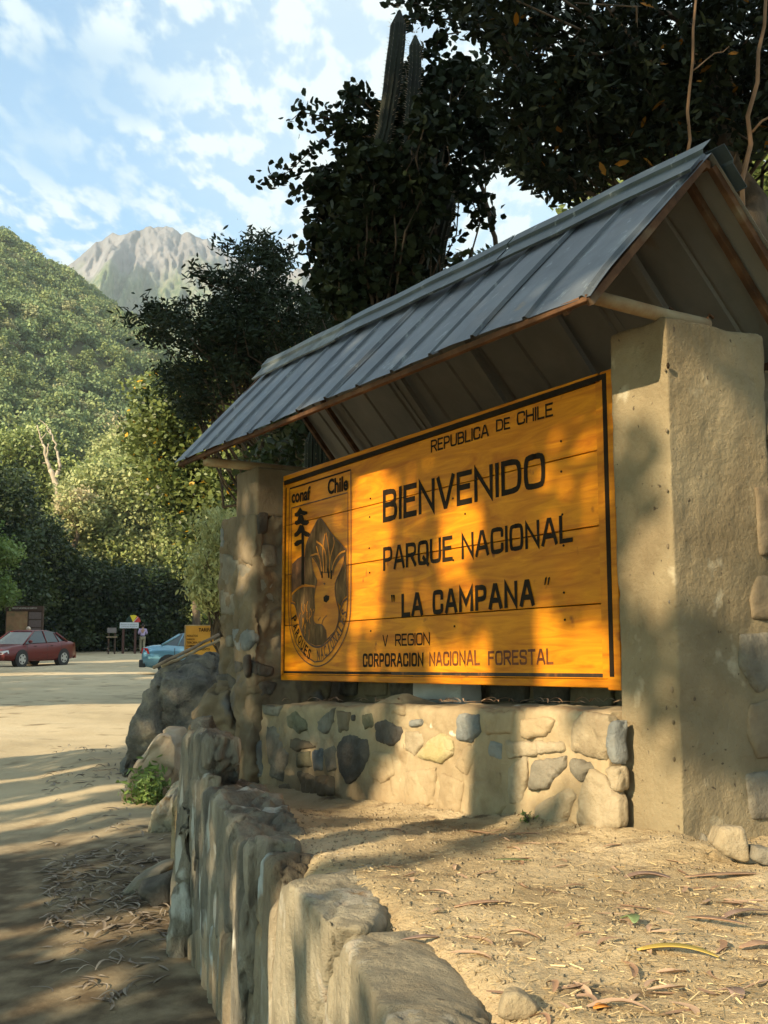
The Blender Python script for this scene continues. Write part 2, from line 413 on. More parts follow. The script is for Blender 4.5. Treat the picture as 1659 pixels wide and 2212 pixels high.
M['leaf_fresh'] = leaf_mat('fresh_green_leaf', (.08, .14, .03), (.19, .27, .07), None, trans=.3)
M['litter'] = leaf_mat('dry_eucalyptus_leaf', (.26, .15, .09), (.52, .36, .24), None, trans=.1, rough=.6)
M['litter_grey'] = leaf_mat('grey_dry_leaf', (.13, .10, .075), (.34, .29, .23), None, trans=.1, rough=.6)
M['straw'] = leaf_mat('straw_bits', (.30, .20, .09), (.68, .54, .30), None, trans=.1, rough=.8)
M['black'] = noise_mat('black_sign_paint', [(.010, .007, .004), (.022, .014, .007)], 8, 4, .7, .1, 60, dist=.002, spec=.1)
M['black_worn'] = noise_mat('worn_black_paint', [(.015, .01, .006), (.03, .018, .01), (.16, .06, .012)], 14, 6, .6, .1, 60, dist=.002, pos=[.3, .55, .68])
M['red_paint'] = noise_mat('faded_reddish_brown_paint', [(.05, .012, .003), (.11, .028, .006), (.22, .07, .012)], 14, 6, .6, .1, 60, dist=.002)
M['brown_paint'] = noise_mat('thin_brown_paint', [(.045, .022, .010), (.10, .045, .018), (.18, .08, .03)], 18, 6, .6, .1, 60, dist=.002)
M['emblem_grey'] = noise_mat('scratched_grey_brown_paint', [(.06, .035, .016), (.11, .065, .03), (.22, .13, .055)], 30, 7, .8, .15, 60, stretch=(1, 1, .3), dist=.002, spec=.08)
M['pale_block'] = noise_mat('pale_block', [(.38, .36, .33), (.50, .48, .45)], 5, 5, .9, .4, 30)
def steel_mat(name, tint=(1, 1, 1)):
    m, nt, b = new_mat(name); N = nt.nodes.new; Lk = nt.links.new
    g = N('ShaderNodeNewGeometry')
    def nz(sc, det, st=(1, 1, 1)):
        mp = N('ShaderNodeMapping'); Lk(g.outputs['Position'], mp.inputs[0]); mp.inputs['Scale'].default_value = st
        n = N('ShaderNodeTexNoise'); Lk(mp.outputs[0], n.inputs['Vector']); n.inputs['Scale'].default_value = sc; n.inputs['Detail'].default_value = det; n.inputs['Roughness'].default_value = .65; return n.outputs['Fac']
    r = N('ShaderNodeValToRGB'); Lk(nz(2.2, 8), r.inputs[0]); e = r.color_ramp.elements
    e[0].position = .32; e[0].color = rgb([.055*tint[0], .068*tint[1], .088*tint[2]]); e[1].position = .74; e[1].color = rgb([.15*tint[0], .175*tint[1], .20*tint[2]])
    r2 = N('ShaderNodeValToRGB'); Lk(nz(16, 7, (1, 1, .35)), r2.inputs[0]); r2.color_ramp.elements[0].position = .60; r2.color_ramp.elements[1].position = .72
    mx = N('ShaderNodeMix'); mx.data_type = 'RGBA'; Lk(r2.outputs[0], mx.inputs['Factor']); Lk(r.outputs[0], mx.inputs['A']); mx.inputs['B'].default_value = (.27, .31, .33, 1)
    r3 = N('ShaderNodeValToRGB'); Lk(nz(4.5, 8), r3.inputs[0]); r3.color_ramp.elements[0].position = .66; r3.color_ramp.elements[1].position = .76
    mx2 = N('ShaderNodeMix'); mx2.data_type = 'RGBA'; Lk(r3.outputs[0], mx2.inputs['Factor']); Lk(mx.outputs['Result'], mx2.inputs['A']); mx2.inputs['B'].default_value = (.20, .16, .11, 1)
    Lk(mx2.outputs['Result'], b.inputs['Base Color']); b.inputs['Metallic'].default_value = .55; b.inputs['Roughness'].default_value = .48
    bp = N('ShaderNodeBump'); bp.inputs['Strength'].default_value = .15; bp.inputs['Distance'].default_value = .004; Lk(nz(22, 5), bp.inputs['Height']); Lk(bp.outputs[0], b.inputs['Normal'])
    return m
M['steel'] = steel_mat('galvanised_sheet')
M['steel_cap'] = steel_mat('galvanised_ridge_cap', (.62, .72, .68))
M['steel_white'] = noise_mat('white_corroded_zinc', [(.09, .11, .125), (.17, .20, .22), (.30, .34, .36)], 7, 8, .7, .3, 40, metal=.2)
M['steel_under'] = noise_mat('dull_sheet_underside', [(.16, .155, .14), (.24, .225, .20)], 3, 6, .65, .15, 30, metal=.2, spots=[((.20, .12, .07), 3, .64, .1)])
def wood_mat(name, tone=1.0, seed=0.0):
    m, nt, b = new_mat(name); N = nt.nodes.new; Lk = nt.links.new
    g = N('ShaderNodeNewGeometry'); vr = N('ShaderNodeVectorRotate'); vr.rotation_type = 'Z_AXIS'; Lk(g.outputs['Position'], vr.inputs['Vector']); vr.inputs['Angle'].default_value = math.pi/2-TH
    mp = N('ShaderNodeMapping'); Lk(vr.outputs[0], mp.inputs[0]); mp.inputs['Scale'].default_value = (1.1, 1, 9); mp.inputs['Location'].default_value = (seed, seed*2, seed)
    n = N('ShaderNodeTexNoise'); Lk(mp.outputs[0], n.inputs['Vector']); n.inputs['Scale'].default_value = 2.4; n.inputs['Detail'].default_value = 8; n.inputs['Roughness'].default_value = .55; n.inputs['Distortion'].default_value = 1.4
    r = N('ShaderNodeValToRGB'); Lk(n.outputs['Fac'], r.inputs[0]); e = r.color_ramp.elements
    e[0].position = .30; e[0].color = rgb([.38*tone, .112*tone, .002*tone]); e[1].position = .74; e[1].color = rgb([.67*tone, .262*tone, .006*tone])
    n2 = N('ShaderNodeTexNoise'); Lk(g.outputs['Position'], n2.inputs['Vector']); n2.inputs['Scale'].default_value = 9; n2.inputs['Detail'].default_value = 3
    r2 = N('ShaderNodeValToRGB'); Lk(n2.outputs['Fac'], r2.inputs[0]); r2.color_ramp.elements[0].position = .69; r2.color_ramp.elements[1].position = .78
    mx = N('ShaderNodeMix'); mx.data_type = 'RGBA'; Lk(r2.outputs[0], mx.inputs['Factor']); Lk(r.outputs[0], mx.inputs['A']); mx.inputs['B'].default_value = (.13, .035, .006, 1)
    Lk(mx.outputs['Result'], b.inputs['Base Color']); b.inputs['Roughness'].default_value = .5; b.inputs['Specular IOR Level'].default_value = .18
    bp = N('ShaderNodeBump'); bp.inputs['Strength'].default_value = .12; bp.inputs['Distance'].default_value = .003; Lk(n.outputs['Fac'], bp.inputs['Height']); Lk(bp.outputs[0], b.inputs['Normal'])
    return m
for k in range(4): M['wood%d' % k] = wood_mat('varnished_plank', [1, .93, 1.05, .97][k], k*3.7)
M['wood_edge'] = wood_mat('varnished_trim', .86, 9.1)
# ------------------------------------------------------------------ ground
def grid_mesh(X, Y, Z, name, mat, attr=None, keep=None):
    ny, nx = X.shape
    V = np.stack([X, Y, Z], -1).reshape(-1, 3)
    i = np.arange(ny-1)[:, None]*nx + np.arange(nx-1)[None, :]
    F = np.stack([i, i+1, i+1+nx, i+nx], -1).reshape(-1, 4)
    if keep is not None:
        F = F[keep.reshape(-1)[F].all(1)]
    return mesh_np(name, V, F, mat, True, attr)
def build_road():
    ys = np.concatenate([np.linspace(-40, 1, 30), np.linspace(1.3, 22, 260), np.linspace(22.4, 130, 160), np.linspace(134, 700, 30)])
    xs = np.concatenate([-np.geomspace(8, 400, 60)[::-1], np.linspace(-7.9, 3, 150), np.geomspace(3.2, 400, 50)])
    X, Y = np.meshgrid(xs, ys); P = np.stack([X.ravel(), Y.ravel(), np.zeros(X.size)], 1)
    Z = SLOPE*Y + (0.05*fbm(P*.35, 3, 3) + 0.012*fbm(P*2.5, 3, 5)).reshape(X.shape)
    # the ground banks up a little against the foot of the retaining wall
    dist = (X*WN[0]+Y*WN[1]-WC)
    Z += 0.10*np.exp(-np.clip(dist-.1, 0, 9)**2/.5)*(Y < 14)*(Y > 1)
    mould_shade = np.clip(1.15-np.clip(dist-.2, 0, 99)/2.6, 0, 1)*np.clip((10.5-Y)/3.0, 0, 1) + .35*np.clip((9-Y)/3, 0, 1)  # leaf mould near the wall foot, strengthened to deepen the road's shade
    o = link('ground', grid_mesh(X, Y, Z, 'ground', M['road'], attr=np.clip(mould_shade, 0, 1).ravel()), origin=(0, 0, 0))
    tag(o, kind='structure')
build_road()
def terrace_z(X, Y):
    P = np.stack([X.ravel(), Y.ravel(), np.zeros(X.size)], 1)
    S = (X-L0[0])*A_[0] + (Y-L0[1])*A_[1]; T = (X-L0[0])*N_[0] + (Y-L0[1])*N_[1]
    z = 0.90 + 0.10*np.clip((S-.9)/2.0, 0, 1) + 0.0*T
    z = z + 0.022*fbm(P*2.2, 3, 21).reshape(X.shape) + 0.016*fbm(P*8, 3, 22).reshape(X.shape) + 0.008*fbm(P*34, 2, 23).reshape(X.shape)
    z += 0.05*np.exp(-(((S-1.35)/.35)**2+((T-.75)/.22)**2)) + .03*np.exp(-((T-.12)/.12)**2)*(S < 3.5)
    z += 0.10*np.clip((S-3.35)/1.5, 0, 1)*np.clip((-T+.1)/.6, 0, 1)
    # edge rolls off behind the big stones
    d = X*WN[0]+Y*WN[1]-WC     # >0 outside
    z -= 0.16*np.clip((d+.16)/.16, 0, 1)**1.5
    z = np.where(d > -.0, -.1, z)
    return z
def build_terrace():
    xs = np.linspace(-1.3, 3.4, 300); ys = np.linspace(.3, 8.4, 430)
    X, Y = np.meshgrid(xs, ys); Z = terrace_z(X, Y)
    T = (X-L0[0])*N_[0] + (Y-L0[1])*N_[1]
    S = (X-L0[0])*A_[0] + (Y-L0[1])*A_[1]
    keep = ~((T < -.3) & (S < 3.2)) & (Y < 7.6)
    o = link('terrace_ground', grid_mesh(X, Y, Z, 'terrace_ground', M['dirt'], keep=keep), origin=(0, 3, .8))
    tag(o, kind='structure')
    # higher bank behind the sign and out to the right
    xs = np.linspace(-1.2, 60, 160); ys = np.linspace(-15, 75, 200)
    X, Y = np.meshgrid(xs, ys); P = np.stack([X.ravel(), Y.ravel(), np.zeros(X.size)], 1)
    T = (X-L0[0])*N_[0] + (Y-L0[1])*N_[1]; S = (X-L0[0])*A_[0] + (Y-L0[1])*A_[1]
    Z = .95 + .12*np.clip(-T-.5, 0, 100) + .15*fbm(P*.4, 3, 31).reshape(X.shape)*np.clip(-T-.5, 0, 1)
    Z += .04*np.clip(S-4, 0, 50)
    keep = ((T < -.45) | ((X > 3.2) & (T < 2.5)) | (X > 3.3)) & ~((X < -.2-.03*Y) )
    o = link('bank', grid_mesh(X, Y, Z, 'bank', M['dirt'], keep=keep), origin=(10, 10, 1)); tag(o, kind='structure')
build_terrace()

# ------------------------------------------------------------------ hills and peak
def interp_px(tbl, x):
    t = np.array(tbl, float); return np.interp(x, t[:, 0], t[:, 1])
HILL_RIDGE = [(-1600, 308), (-500, 368), (0, 520), (80, 583), (150, 608), (200, 653), (300, 720), (380, 798), (520, 905), (700, 985), (900, 930), (1200, 760), (1500, 560), (1659, 470), (2200, 330), (3200, 300)]
def elev_of(px, py):
    """tangent of elevation of a ridge point, and azimuth"""
    out = []; az = []
    for x, y in zip(px, py):
        d = ray(x, y); h = math.hypot(d[0], 1.0); out.append(d[2]/h); az.append(math.atan2(d[0], 1.0))
    return np.array(az), np.array(out)
def hillside():
    px = np.linspace(-1500, 3100, 330)
    az, el = elev_of(px, interp_px(HILL_RIDGE, px))
    rr = 430 + 25*np.sin(px*.004+1)
    tt = np.concatenate([np.linspace(0, 1, 150), np.linspace(1.01, 1.35, 30)])
    r0 = 86.0
    T, AZ = np.meshgrid(tt, az); R = r0 + (rr[:, None]-r0)*T
    zb = 3.0; zr = CZ + el*rr
    prof = np.where(T <= 1, T**1.12*.90+.10*np.sin(np.clip(T, 0, 1)*math.pi/2), 1-(T-1)*1.1)
    X = R*np.sin(AZ); Y = R*np.cos(AZ)
    P = np.stack([X.ravel(), Y.ravel(), np.zeros(X.size)], 1)
    n = fbm(P/75.0, 4, 41).reshape(X.shape); n2 = (1-2*np.abs(fbm(P/130.0+5, 3, 44))).reshape(X.shape)
    amp = np.clip(T*3, 0, 1)*np.clip((1.0-T)*4+.10, .10, 1)
    Z = zb + (zr[:, None]-zb)*prof + (n*11 + (n2-.62)*15)*amp
    o = link('hillside', grid_mesh(X, Y, Z, 'hillside', M['hillground']), origin=(0, 90, 0)); tag(o, kind='structure')
    return X, Y, Z, T
M['hillground'] = noise_mat('scrub_hill_ground', [(.05, .055, .025), (.09, .085, .04), (.17, .14, .08)], .06, 6, .95, 0)
HX, HY, HZ, HT = hillside()
PEAK = [(-900, 611), (-300, 651), (60, 651), (120, 611), (150, 581), (182, 546), (243, 510), (262, 518), (300, 514), (330, 511), (358, 504), (398, 519), (440, 541), (490, 573), (530, 591), (600, 611), (640, 603), (672, 594), (720, 601), (800, 651), (1000, 711), (1500, 771)]
def peak():
    px = np.linspace(-700, 1300, 620)
    az, el = elev_of(px, interp_px(PEAK, px))
    tt = np.concatenate([np.linspace(0, 1, 250), np.linspace(1.01, 1.3, 20)])
    r0, rr = 900.0, 1700.0
    T, AZ = np.meshgrid(tt, az); R = r0+(rr-r0)*T
    zr = CZ+el*rr
    prof = np.where(T <= 1, .40*np.clip(T/.62, 0, 1)**1.0*1.0 + .60*np.clip((T-.62)/.38, 0, 1)**.85, 1-(T-1)*1.5)
    X = R*np.sin(AZ); Y = R*np.cos(AZ)
    P = np.stack([X.ravel()/150.0+.4, Y.ravel()/420.0, np.zeros(X.size)], 1)
    P[:, 0] += .30*fbm(P*2.0, 3, 55)
    g = 1-np.abs(fbm(P*1.15, 5, 51, .55))*2.6                    # gullies running down the face
    P2 = np.stack([X.ravel()/60.0, Y.ravel()/130.0, np.zeros(X.size)], 1)
    P2[:, 0] += .8*(Y.ravel()/200.0)
    g2 = 1-np.abs(fbm(P2, 5, 57, .6))*2.4
    amp = np.clip(T*1.5, 0, 1)*np.clip((1.0-T)*2.6, .03, 1)
    Z = zr[:, None]*prof
    G1, G2 = g.reshape(X.shape), g2.reshape(X.shape)
    P3 = np.stack([X.ravel()/26.0+Y.ravel()/60.0, Y.ravel()/60.0, np.zeros(X.size)], 1); G3 = (1-np.abs(fbm(P3, 4, 73, .6))*2.4).reshape(X.shape); ram = np.clip((T-.05)*4, 0, 1)*np.clip((1.12-T)*4, .3, 1); push = (G1*75+G2*38+G3*13)*ram; X = X-push*np.sin(AZ); Y = Y-push*np.cos(AZ)
    Z += (5*fbm(P2*2.2, 4, 71)).reshape(X.shape)
    o = link('rocky_peak', grid_mesh(X, Y, Z, 'rocky_peak', M['peak']), origin=(0, 900, 0)); tag(o, kind='structure')
def peak_mat():
    m, nt, b = new_mat('bare_rock_with_scrub'); N = nt.nodes.new; Lk = nt.links.new
    g = N('ShaderNodeNewGeometry'); sp = N('ShaderNodeSeparateXYZ'); Lk(g.outputs['Position'], sp.inputs[0])
    def nz(sc, det, st=(1, 1, 1)):
        mp = N('ShaderNodeMapping'); Lk(g.outputs['Position'], mp.inputs[0]); mp.inputs['Scale'].default_value = st
        n = N('ShaderNodeTexNoise'); Lk(mp.outputs[0], n.inputs['Vector']); n.inputs['Scale'].default_value = sc; n.inputs['Detail'].default_value = det; n.inputs['Roughness'].default_value = .62; return n.outputs['Fac']
    r = N('ShaderNodeValToRGB'); Lk(nz(.02, 10, (1, .5, .6)), r.inputs[0]); e = r.color_ramp.elements
    e[0].position = .34; e[0].color = rgb([.17, .16, .165]); e[1].position = .66; e[1].color = rgb([.34, .31, .305])
    # scrub below a ragged line
    ma = N('ShaderNodeMath'); ma.operation = 'MULTIPLY_ADD'; Lk(nz(.012, 8), ma.inputs[0]); ma.inputs[1].default_value = 330; Lk(sp.outputs['Z'], ma.inputs[2])
    mr = N('ShaderNodeMapRange'); Lk(ma.outputs[0], mr.inputs[0]); mr.inputs[1].default_value = 660; mr.inputs[2].default_value = 735
    gr = N('ShaderNodeValToRGB'); Lk(nz(.09, 5), gr.inputs[0]); gr.color_ramp.elements[0].position = .4; gr.color_ramp.elements[0].color = rgb([.09, .13, .055]); gr.color_ramp.elements[1].position = .68; gr.color_ramp.elements[1].color = rgb([.29, .29, .17])
    mx = N('ShaderNodeMix'); mx.data_type = 'RGBA'; Lk(mr.outputs[0], mx.inputs['Factor']); Lk(gr.outputs[0], mx.inputs['A']); Lk(r.outputs[0], mx.inputs['B'])
    Lk(mx.outputs['Result'], b.inputs['Base Color']); b.inputs['Roughness'].default_value = .95; b.inputs['Specular IOR Level'].default_value = .1
    bp = N('ShaderNodeBump'); bp.inputs['Strength'].default_value = .8; bp.inputs['Distance'].default_value = 9; Lk(nz(.05, 10, (1, .5, .6)), bp.inputs['Height']); Lk(bp.outputs[0], b.inputs['Normal'])
    return m
M['peak'] = peak_mat()
peak()

# ------------------------------------------------------------------ leaves
def leaf_geo(C, L, W, tint, r=rng, droop=0.0, up=0.0, six=True, curl=0.15):
    """C centres (n,3); L, W arrays or floats; returns V, F, attr"""
    n = len(C); L = np.broadcast_to(L, n)[:, None]; W = np.broadcast_to(W, n)[:, None]
    a = r.normal(size=(n, 3)); a[:, 2] = a[:, 2]*.7 - droop*1.5
    a /= np.linalg.norm(a, axis=1)[:, None]
    b = r.normal(size=(n, 3)); b[:, 2] += up*2; b -= (b*a).sum(1)[:, None]*a; b /= np.linalg.norm(b, axis=1)[:, None]
    nn = b; w = np.cross(a, nn)
    if six:
        prof = [(-.5, 0, 0), (-.18, .5, curl*.5), (.2, .42, curl*.6), (.5, 0, -curl*.3), (.2, -.42, curl*.6), (-.18, -.5, curl*.5)]
    else:
        prof = [(-.5, 0, 0), (0, .5, curl*.5), (.5, 0, 0), (0, -.5, curl*.5)]
    k = len(prof); V = np.zeros((n, k, 3))
    for i, (u, v, h) in enumerate(prof): V[:, i] = C + a*(u*L) + w*(v*W) + nn*(h*W)
    F = np.arange(n*k).reshape(n, k)
    return V.reshape(-1, 3), F, np.repeat(np.broadcast_to(tint, n), k)
def rand_dir(n, r=rng):
    v = r.normal(size=(n, 3)); return v/np.linalg.norm(v, axis=1)[:, None]
def clump_leaves(centres, radii, per, r=rng, flat=.75, shell=.5):
    out = []; tints = []
    for c, R, n in zip(centres, radii, per):
        n = int(n); d = rand_dir(n, r); rad = R*(shell+(1-shell)*r.random(n)**.7)[:, None]*(.75+.35*r.random((n, 1)))
        p = c + d*rad*np.array([1, 1, flat]); out.append(p)
        tints.append(np.clip(.45*r.random(n) + .55*r.random() + .05*d[:, 2], 0, .89))
    return np.vstack(out), np.concatenate(tints)
def crown_obj(name, centres, radii, per, size, mat, parent, r=rng, droop=0, up=.3, six=True, aspect=.5, accent=0.0, shell=.35, flat=.75):
    C, t = clump_leaves(centres, radii, per, r, flat, shell)
    if accent:
        m = r.random(len(t)) < accent; t[m] = 1.0
    L = size*(.65+.7*r.random(len(C)))
    V, F, A = leaf_geo(C, L, L*aspect, t, r, droop, up, six)
    return link(name, mesh_np(name, V, F, mat, False, A), parent)
def limb(mb, p0, p1, r0, r1, n=5, sides=7, wob=.08, r=rng):
    p0 = np.array(p0, float); p1 = np.array(p1, float); ln = np.linalg.norm(p1-p0)
    pts = [p0+(p1-p0)*i/n + (r.normal(size=3)*ln*wob*(0 if i in (0, n) else 1)*.5) for i in range(n+1)]
    mb.tube(pts, [r0+(r1-r0)*i/n for i in range(n+1)], sides)
    return pts
def tree_px(name, label, cat, base, polys, Y, thick, ncl, R, per, size, leaf, bark, trunk_r=.12, group=None, droop=0, six=True, aspect=.5, accent=0, seed=1, twigs=True, jitterR=.5, up=.3, branch_r=.02, shell=.35, extra=None, flat=.75, mid=None, second=None):
    """a tree whose crown fills the given outline at distance Y; base = foot of trunk (world)"""
    r = np.random.default_rng(seed)
    root = empty(name, base, label, cat, group)
    cen = []; rad = []
    areas = []
    for p in polys:
        p = np.asarray(p, float); x, y = p[:, 0], p[:, 1]
        areas.append(abs(np.dot(x, np.roll(y, 1))-np.dot(y, np.roll(x, 1)))/2)
    tot = sum(areas)
    for p, a in zip(polys, areas):
        k = max(1, int(round(ncl*a/tot)))
        for q in sample_poly(p, k, r):
            cen.append(at(q[0], q[1], Y+thick*r.uniform(-1, 1))); rad.append(R*(1-jitterR/2+jitterR*r.random()))
    cen = np.array(cen); rad = np.array(rad)
    if extra is not None:
        for (x, y, dY, rr) in extra: cen = np.vstack([cen, at(x, y, Y+dY)]); rad = np.append(rad, rr)
    pr = per*(rad/R)**2*(.6+.8*r.random(len(rad)))
    if second is not None:
        sel = r.random(len(rad)) < second[1]
        crown_obj('crown', cen[~sel], rad[~sel], pr[~sel], size, leaf, root, r, droop, up, six, aspect, accent, shell, flat)
        crown_obj('crown', cen[sel], rad[sel], pr[sel], size, second[0], root, r, droop, up, six, aspect, 0, shell, flat)
    else:
        crown_obj('crown', cen, rad, pr, size, leaf, root, r, droop, up, six, aspect, accent, shell, flat)
    base = np.array(base, float)
    top = cen.mean(0) if mid is None else np.array(mid, float)
    tb = MB(); limb(tb, base+[0, 0, -.3], top, trunk_r, trunk_r*.5, 7, 9, .03, r); tb.build('trunk', bark, root, True)
    if twigs:
        bb = MB(); k = min(len(cen), 90); idx = r.choice(len(cen), k, replace=False)
        for i in idx:
            f = r.uniform(.35, 1.0); p0 = base+(top-base)*f
            limb(bb, p0, cen[i], branch_r*(.8+.6*r.random()), branch_r*.25, 5, 5, .10, r)
        bb.build('branches', bark, root, True)
    return root

# ------------------------------------------------------------------ forest on the hillside (nobody could count it)
def forest():
    protos = bpy.data.collections.new('forest_crowns')
    r = np.random.default_rng(11)
    for k in range(7):
        nc = 9; d = rand_dir(nc, r); cen = d*np.array([.55, .55, .45])*r.uniform(.4, 1, (nc, 1))+np.array([0, 0, .55])
        C, t = clump_leaves(cen, np.full(nc, .42), np.full(nc, 42), r, .8, .6)
        t = np.clip(t*.5+.5*r.random()*np.ones(len(t)), 0, 1)
        L = .16*(.7+.7*r.random(len(C))); V, F, A = leaf_geo(C, L, L*.8, t, r, 0, .4, False)
        me = mesh_np('crown_kind', V, F, [M['leaf_hill'], M['leaf_hill'], M['leaf_hill2'], M['leaf_hill'], M['leaf_hill2'], M['leaf_hill3'], M['leaf_hill']][k], False, A)
        o = bpy.data.objects.new('crown_kind', me); protos.objects.link(o)
    ny, nx = HX.shape
    # candidate cells weighted by area, in view only
    cand = []
    for _ in range(1):
        i = r.integers(0, ny-1, 60000); j = r.integers(0, nx-12, 60000); f = r.random((60000, 2))
        x = HX[i, j]*(1-f[:, 0])+HX[i+1, j]*f[:, 0]; x = x*(1-f[:, 1]) + (HX[i, j+1]*(1-f[:, 0])+HX[i+1, j+1]*f[:, 0])*f[:, 1]
        y = HY[i, j]*(1-f[:, 0])+HY[i+1, j]*f[:, 0]; y = y*(1-f[:, 1]) + (HY[i, j+1]*(1-f[:, 0])+HY[i+1, j+1]*f[:, 0])*f[:, 1]
        z = HZ[i, j]*(1-f[:, 0])+HZ[i+1, j]*f[:, 0]; z = z*(1-f[:, 1]) + (HZ[i, j+1]*(1-f[:, 0])+HZ[i+1, j+1]*f[:, 0])*f[:, 1]
        R = np.hypot(x, y)
        w = R/520.0
        vis = (np.abs(x/y) < .50) & (r.random(len(R)) < w) & (HT[i, j] < 1.12) & (y > 60)
        cand = np.stack([x, y, z], 1)[vis]
    n = len(cand)
    me = bpy.data.meshes.new('forest'); me.vertices.add(n); me.vertices.foreach_set('co', cand.astype(np.float32).ravel())
    sc = 1.0*(2.0+2.6*r.random(n)**1.5)*(.75+.25*np.clip(np.hypot(cand[:, 0], cand[:, 1])/300, 0, 1.2))
    for nm, val in (('sc', sc), ('rz', r.random(n)*6.28)):
        a = me.attributes.new(nm, 'FLOAT', 'POINT'); a.data.foreach_set('value', val.astype(np.float32))
    a = me.attributes.new('pick', 'INT', 'POINT'); a.data.foreach_set('value', r.integers(0, 7, n).astype(np.int32))
    o = bpy.data.objects.new('forest', me); COL.objects.link(o); tag(o, 'dense green scrub forest covering the hillside below the rocky peak', 'forest', kind='stuff')
    ng = bpy.data.node_groups.new('scatter_crowns', 'GeometryNodeTree')
    ng.interface.new_socket('Geometry', in_out='INPUT', socket_type='NodeSocketGeometry'); ng.interface.new_socket('Geometry', in_out='OUTPUT', socket_type='NodeSocketGeometry')
    N = ng.nodes.new; Lk = ng.links.new
    gi = N('NodeGroupInput'); go = N('NodeGroupOutput'); ip = N('GeometryNodeInstanceOnPoints'); ci = N('GeometryNodeCollectionInfo')
    ci.inputs['Collection'].default_value = protos; ci.inputs['Separate Children'].default_value = True; ci.inputs['Reset Children'].default_value = True
    def attr(nm, tp):
        q = N('GeometryNodeInputNamedAttribute'); q.data_type = tp; q.inputs['Name'].default_value = nm; return q.outputs['Attribute']
    cr = N('ShaderNodeCombineXYZ'); Lk(attr('rz', 'FLOAT'), cr.inputs[2]); cs = N('ShaderNodeCombineXYZ'); s_ = attr('sc', 'FLOAT')
    for q in range(3): Lk(s_, cs.inputs[q])
    Lk(gi.outputs[0], ip.inputs['Points']); Lk(ci.outputs[0], ip.inputs['Instance']); ip.inputs['Pick Instance'].default_value = True
    Lk(attr('pick', 'INT'), ip.inputs['Instance Index']); Lk(cr.outputs[0], ip.inputs['Rotation']); Lk(cs.outputs[0], ip.inputs['Scale']); Lk(ip.outputs[0], go.inputs[0])
    md = o.modifiers.new('scatter', 'NODES'); md.node_group = ng
    print('forest crowns', n)
M['leaf_hill2'] = leaf_mat('hillside_leaf_light', (.14, .18, .06), (.34, .38, .14), None, trans=.15, rough=.7)
M['leaf_hill3'] = leaf_mat('hillside_leaf_dry', (.15, .16, .07), (.31, .31, .15), None, trans=.1, rough=.7)
forest()
# ------------------------------------------------------------------ the sign
def text_mesh(txt, bold=.0):
    cu = bpy.data.curves.new('t', 'FONT'); cu.body = txt; cu.size = 1; cu.offset = bold; cu.resolution_u = 3; cu.extrude = 0
    o = bpy.data.objects.new('t', cu); COL.objects.link(o); dg = bpy.context.evaluated_depsgraph_get(); dg.update()
    me = bpy.data.meshes.new_from_object(o.evaluated_get(dg)); bpy.data.objects.remove(o)
    n = len(me.vertices); co = np.empty(n*3); me.vertices.foreach_get('co', co); return me, co.reshape(-1, 3)
def warp_text(name, txt, fn, mat, parent, bold=.02, thick=.0015, spread=0.0):
    """fn maps (u,v) in 0..1 box of the text to world point and out-normal"""
    me, co = text_mesh(txt, bold)
    lo = co.min(0); hi = co.max(0)
    u = (co[:, 0]-lo[0])/(hi[0]-lo[0]+1e-9); v = (co[:, 1]-lo[1])/(hi[1]-lo[1]+1e-9)
    co2 = np.array([fn(a, b) for a, b in zip(u, v)])
    me.vertices.foreach_set('co', co2.astype(np.float32).ravel()); me.update(); me.materials.clear(); setmat(me, mat)
    return link(name, me, parent)
def c1(x, y): return ((650+x*.57264)/1.17179, (900+y*.5725)/1.17179)
def c2(x, y): return ((680+x*.2441)/1.17179, (1180+y*.2441)/1.17179)
ZB, ZT, SW = 1.539, 2.739, 2.886
sign = empty('welcome_sign', LP(SW/2, 0, ZB), 'large varnished wooden welcome sign with black lettering and park emblem under the metal roof', 'sign')
TS = 0.0     # front face of the planks
def sz(x, y, f=c1):
    return on_t(*f(x, y), TS)
seams_l = [sz(150, 757)[1], sz(350, 933)[1], sz(350, 1183)[1]]
seams = [ZB+.012, ZB+.012+ (ZT-ZB)*.235, ZB+(ZT-ZB)*.485, ZB+(ZT-ZB)*.735, ZT-.012]
print('seam z', [round(float(q), 3) for q in seams_l], sz(1520, 415), sz(1530, 748), sz(1530, 1100))
seams = [ZB+.012, float(sz(900, 1140)[1]), float(sz(900, 848)[1]), float(sz(1520, 415)[1]), ZT-.012]
for k in range(4):
    MB().lbox(.012, SW+.020, -.028, TS-.0012*(k % 2), seams[k]+.0022, seams[k+1]-.0022).build('plank', M['wood%d' % k], sign, bevel=.002, seg=1)
MB().lbox(.02, SW-.02, -.05, -.030, ZB+.02, ZT-.02).build('backing', M['black'], sign)
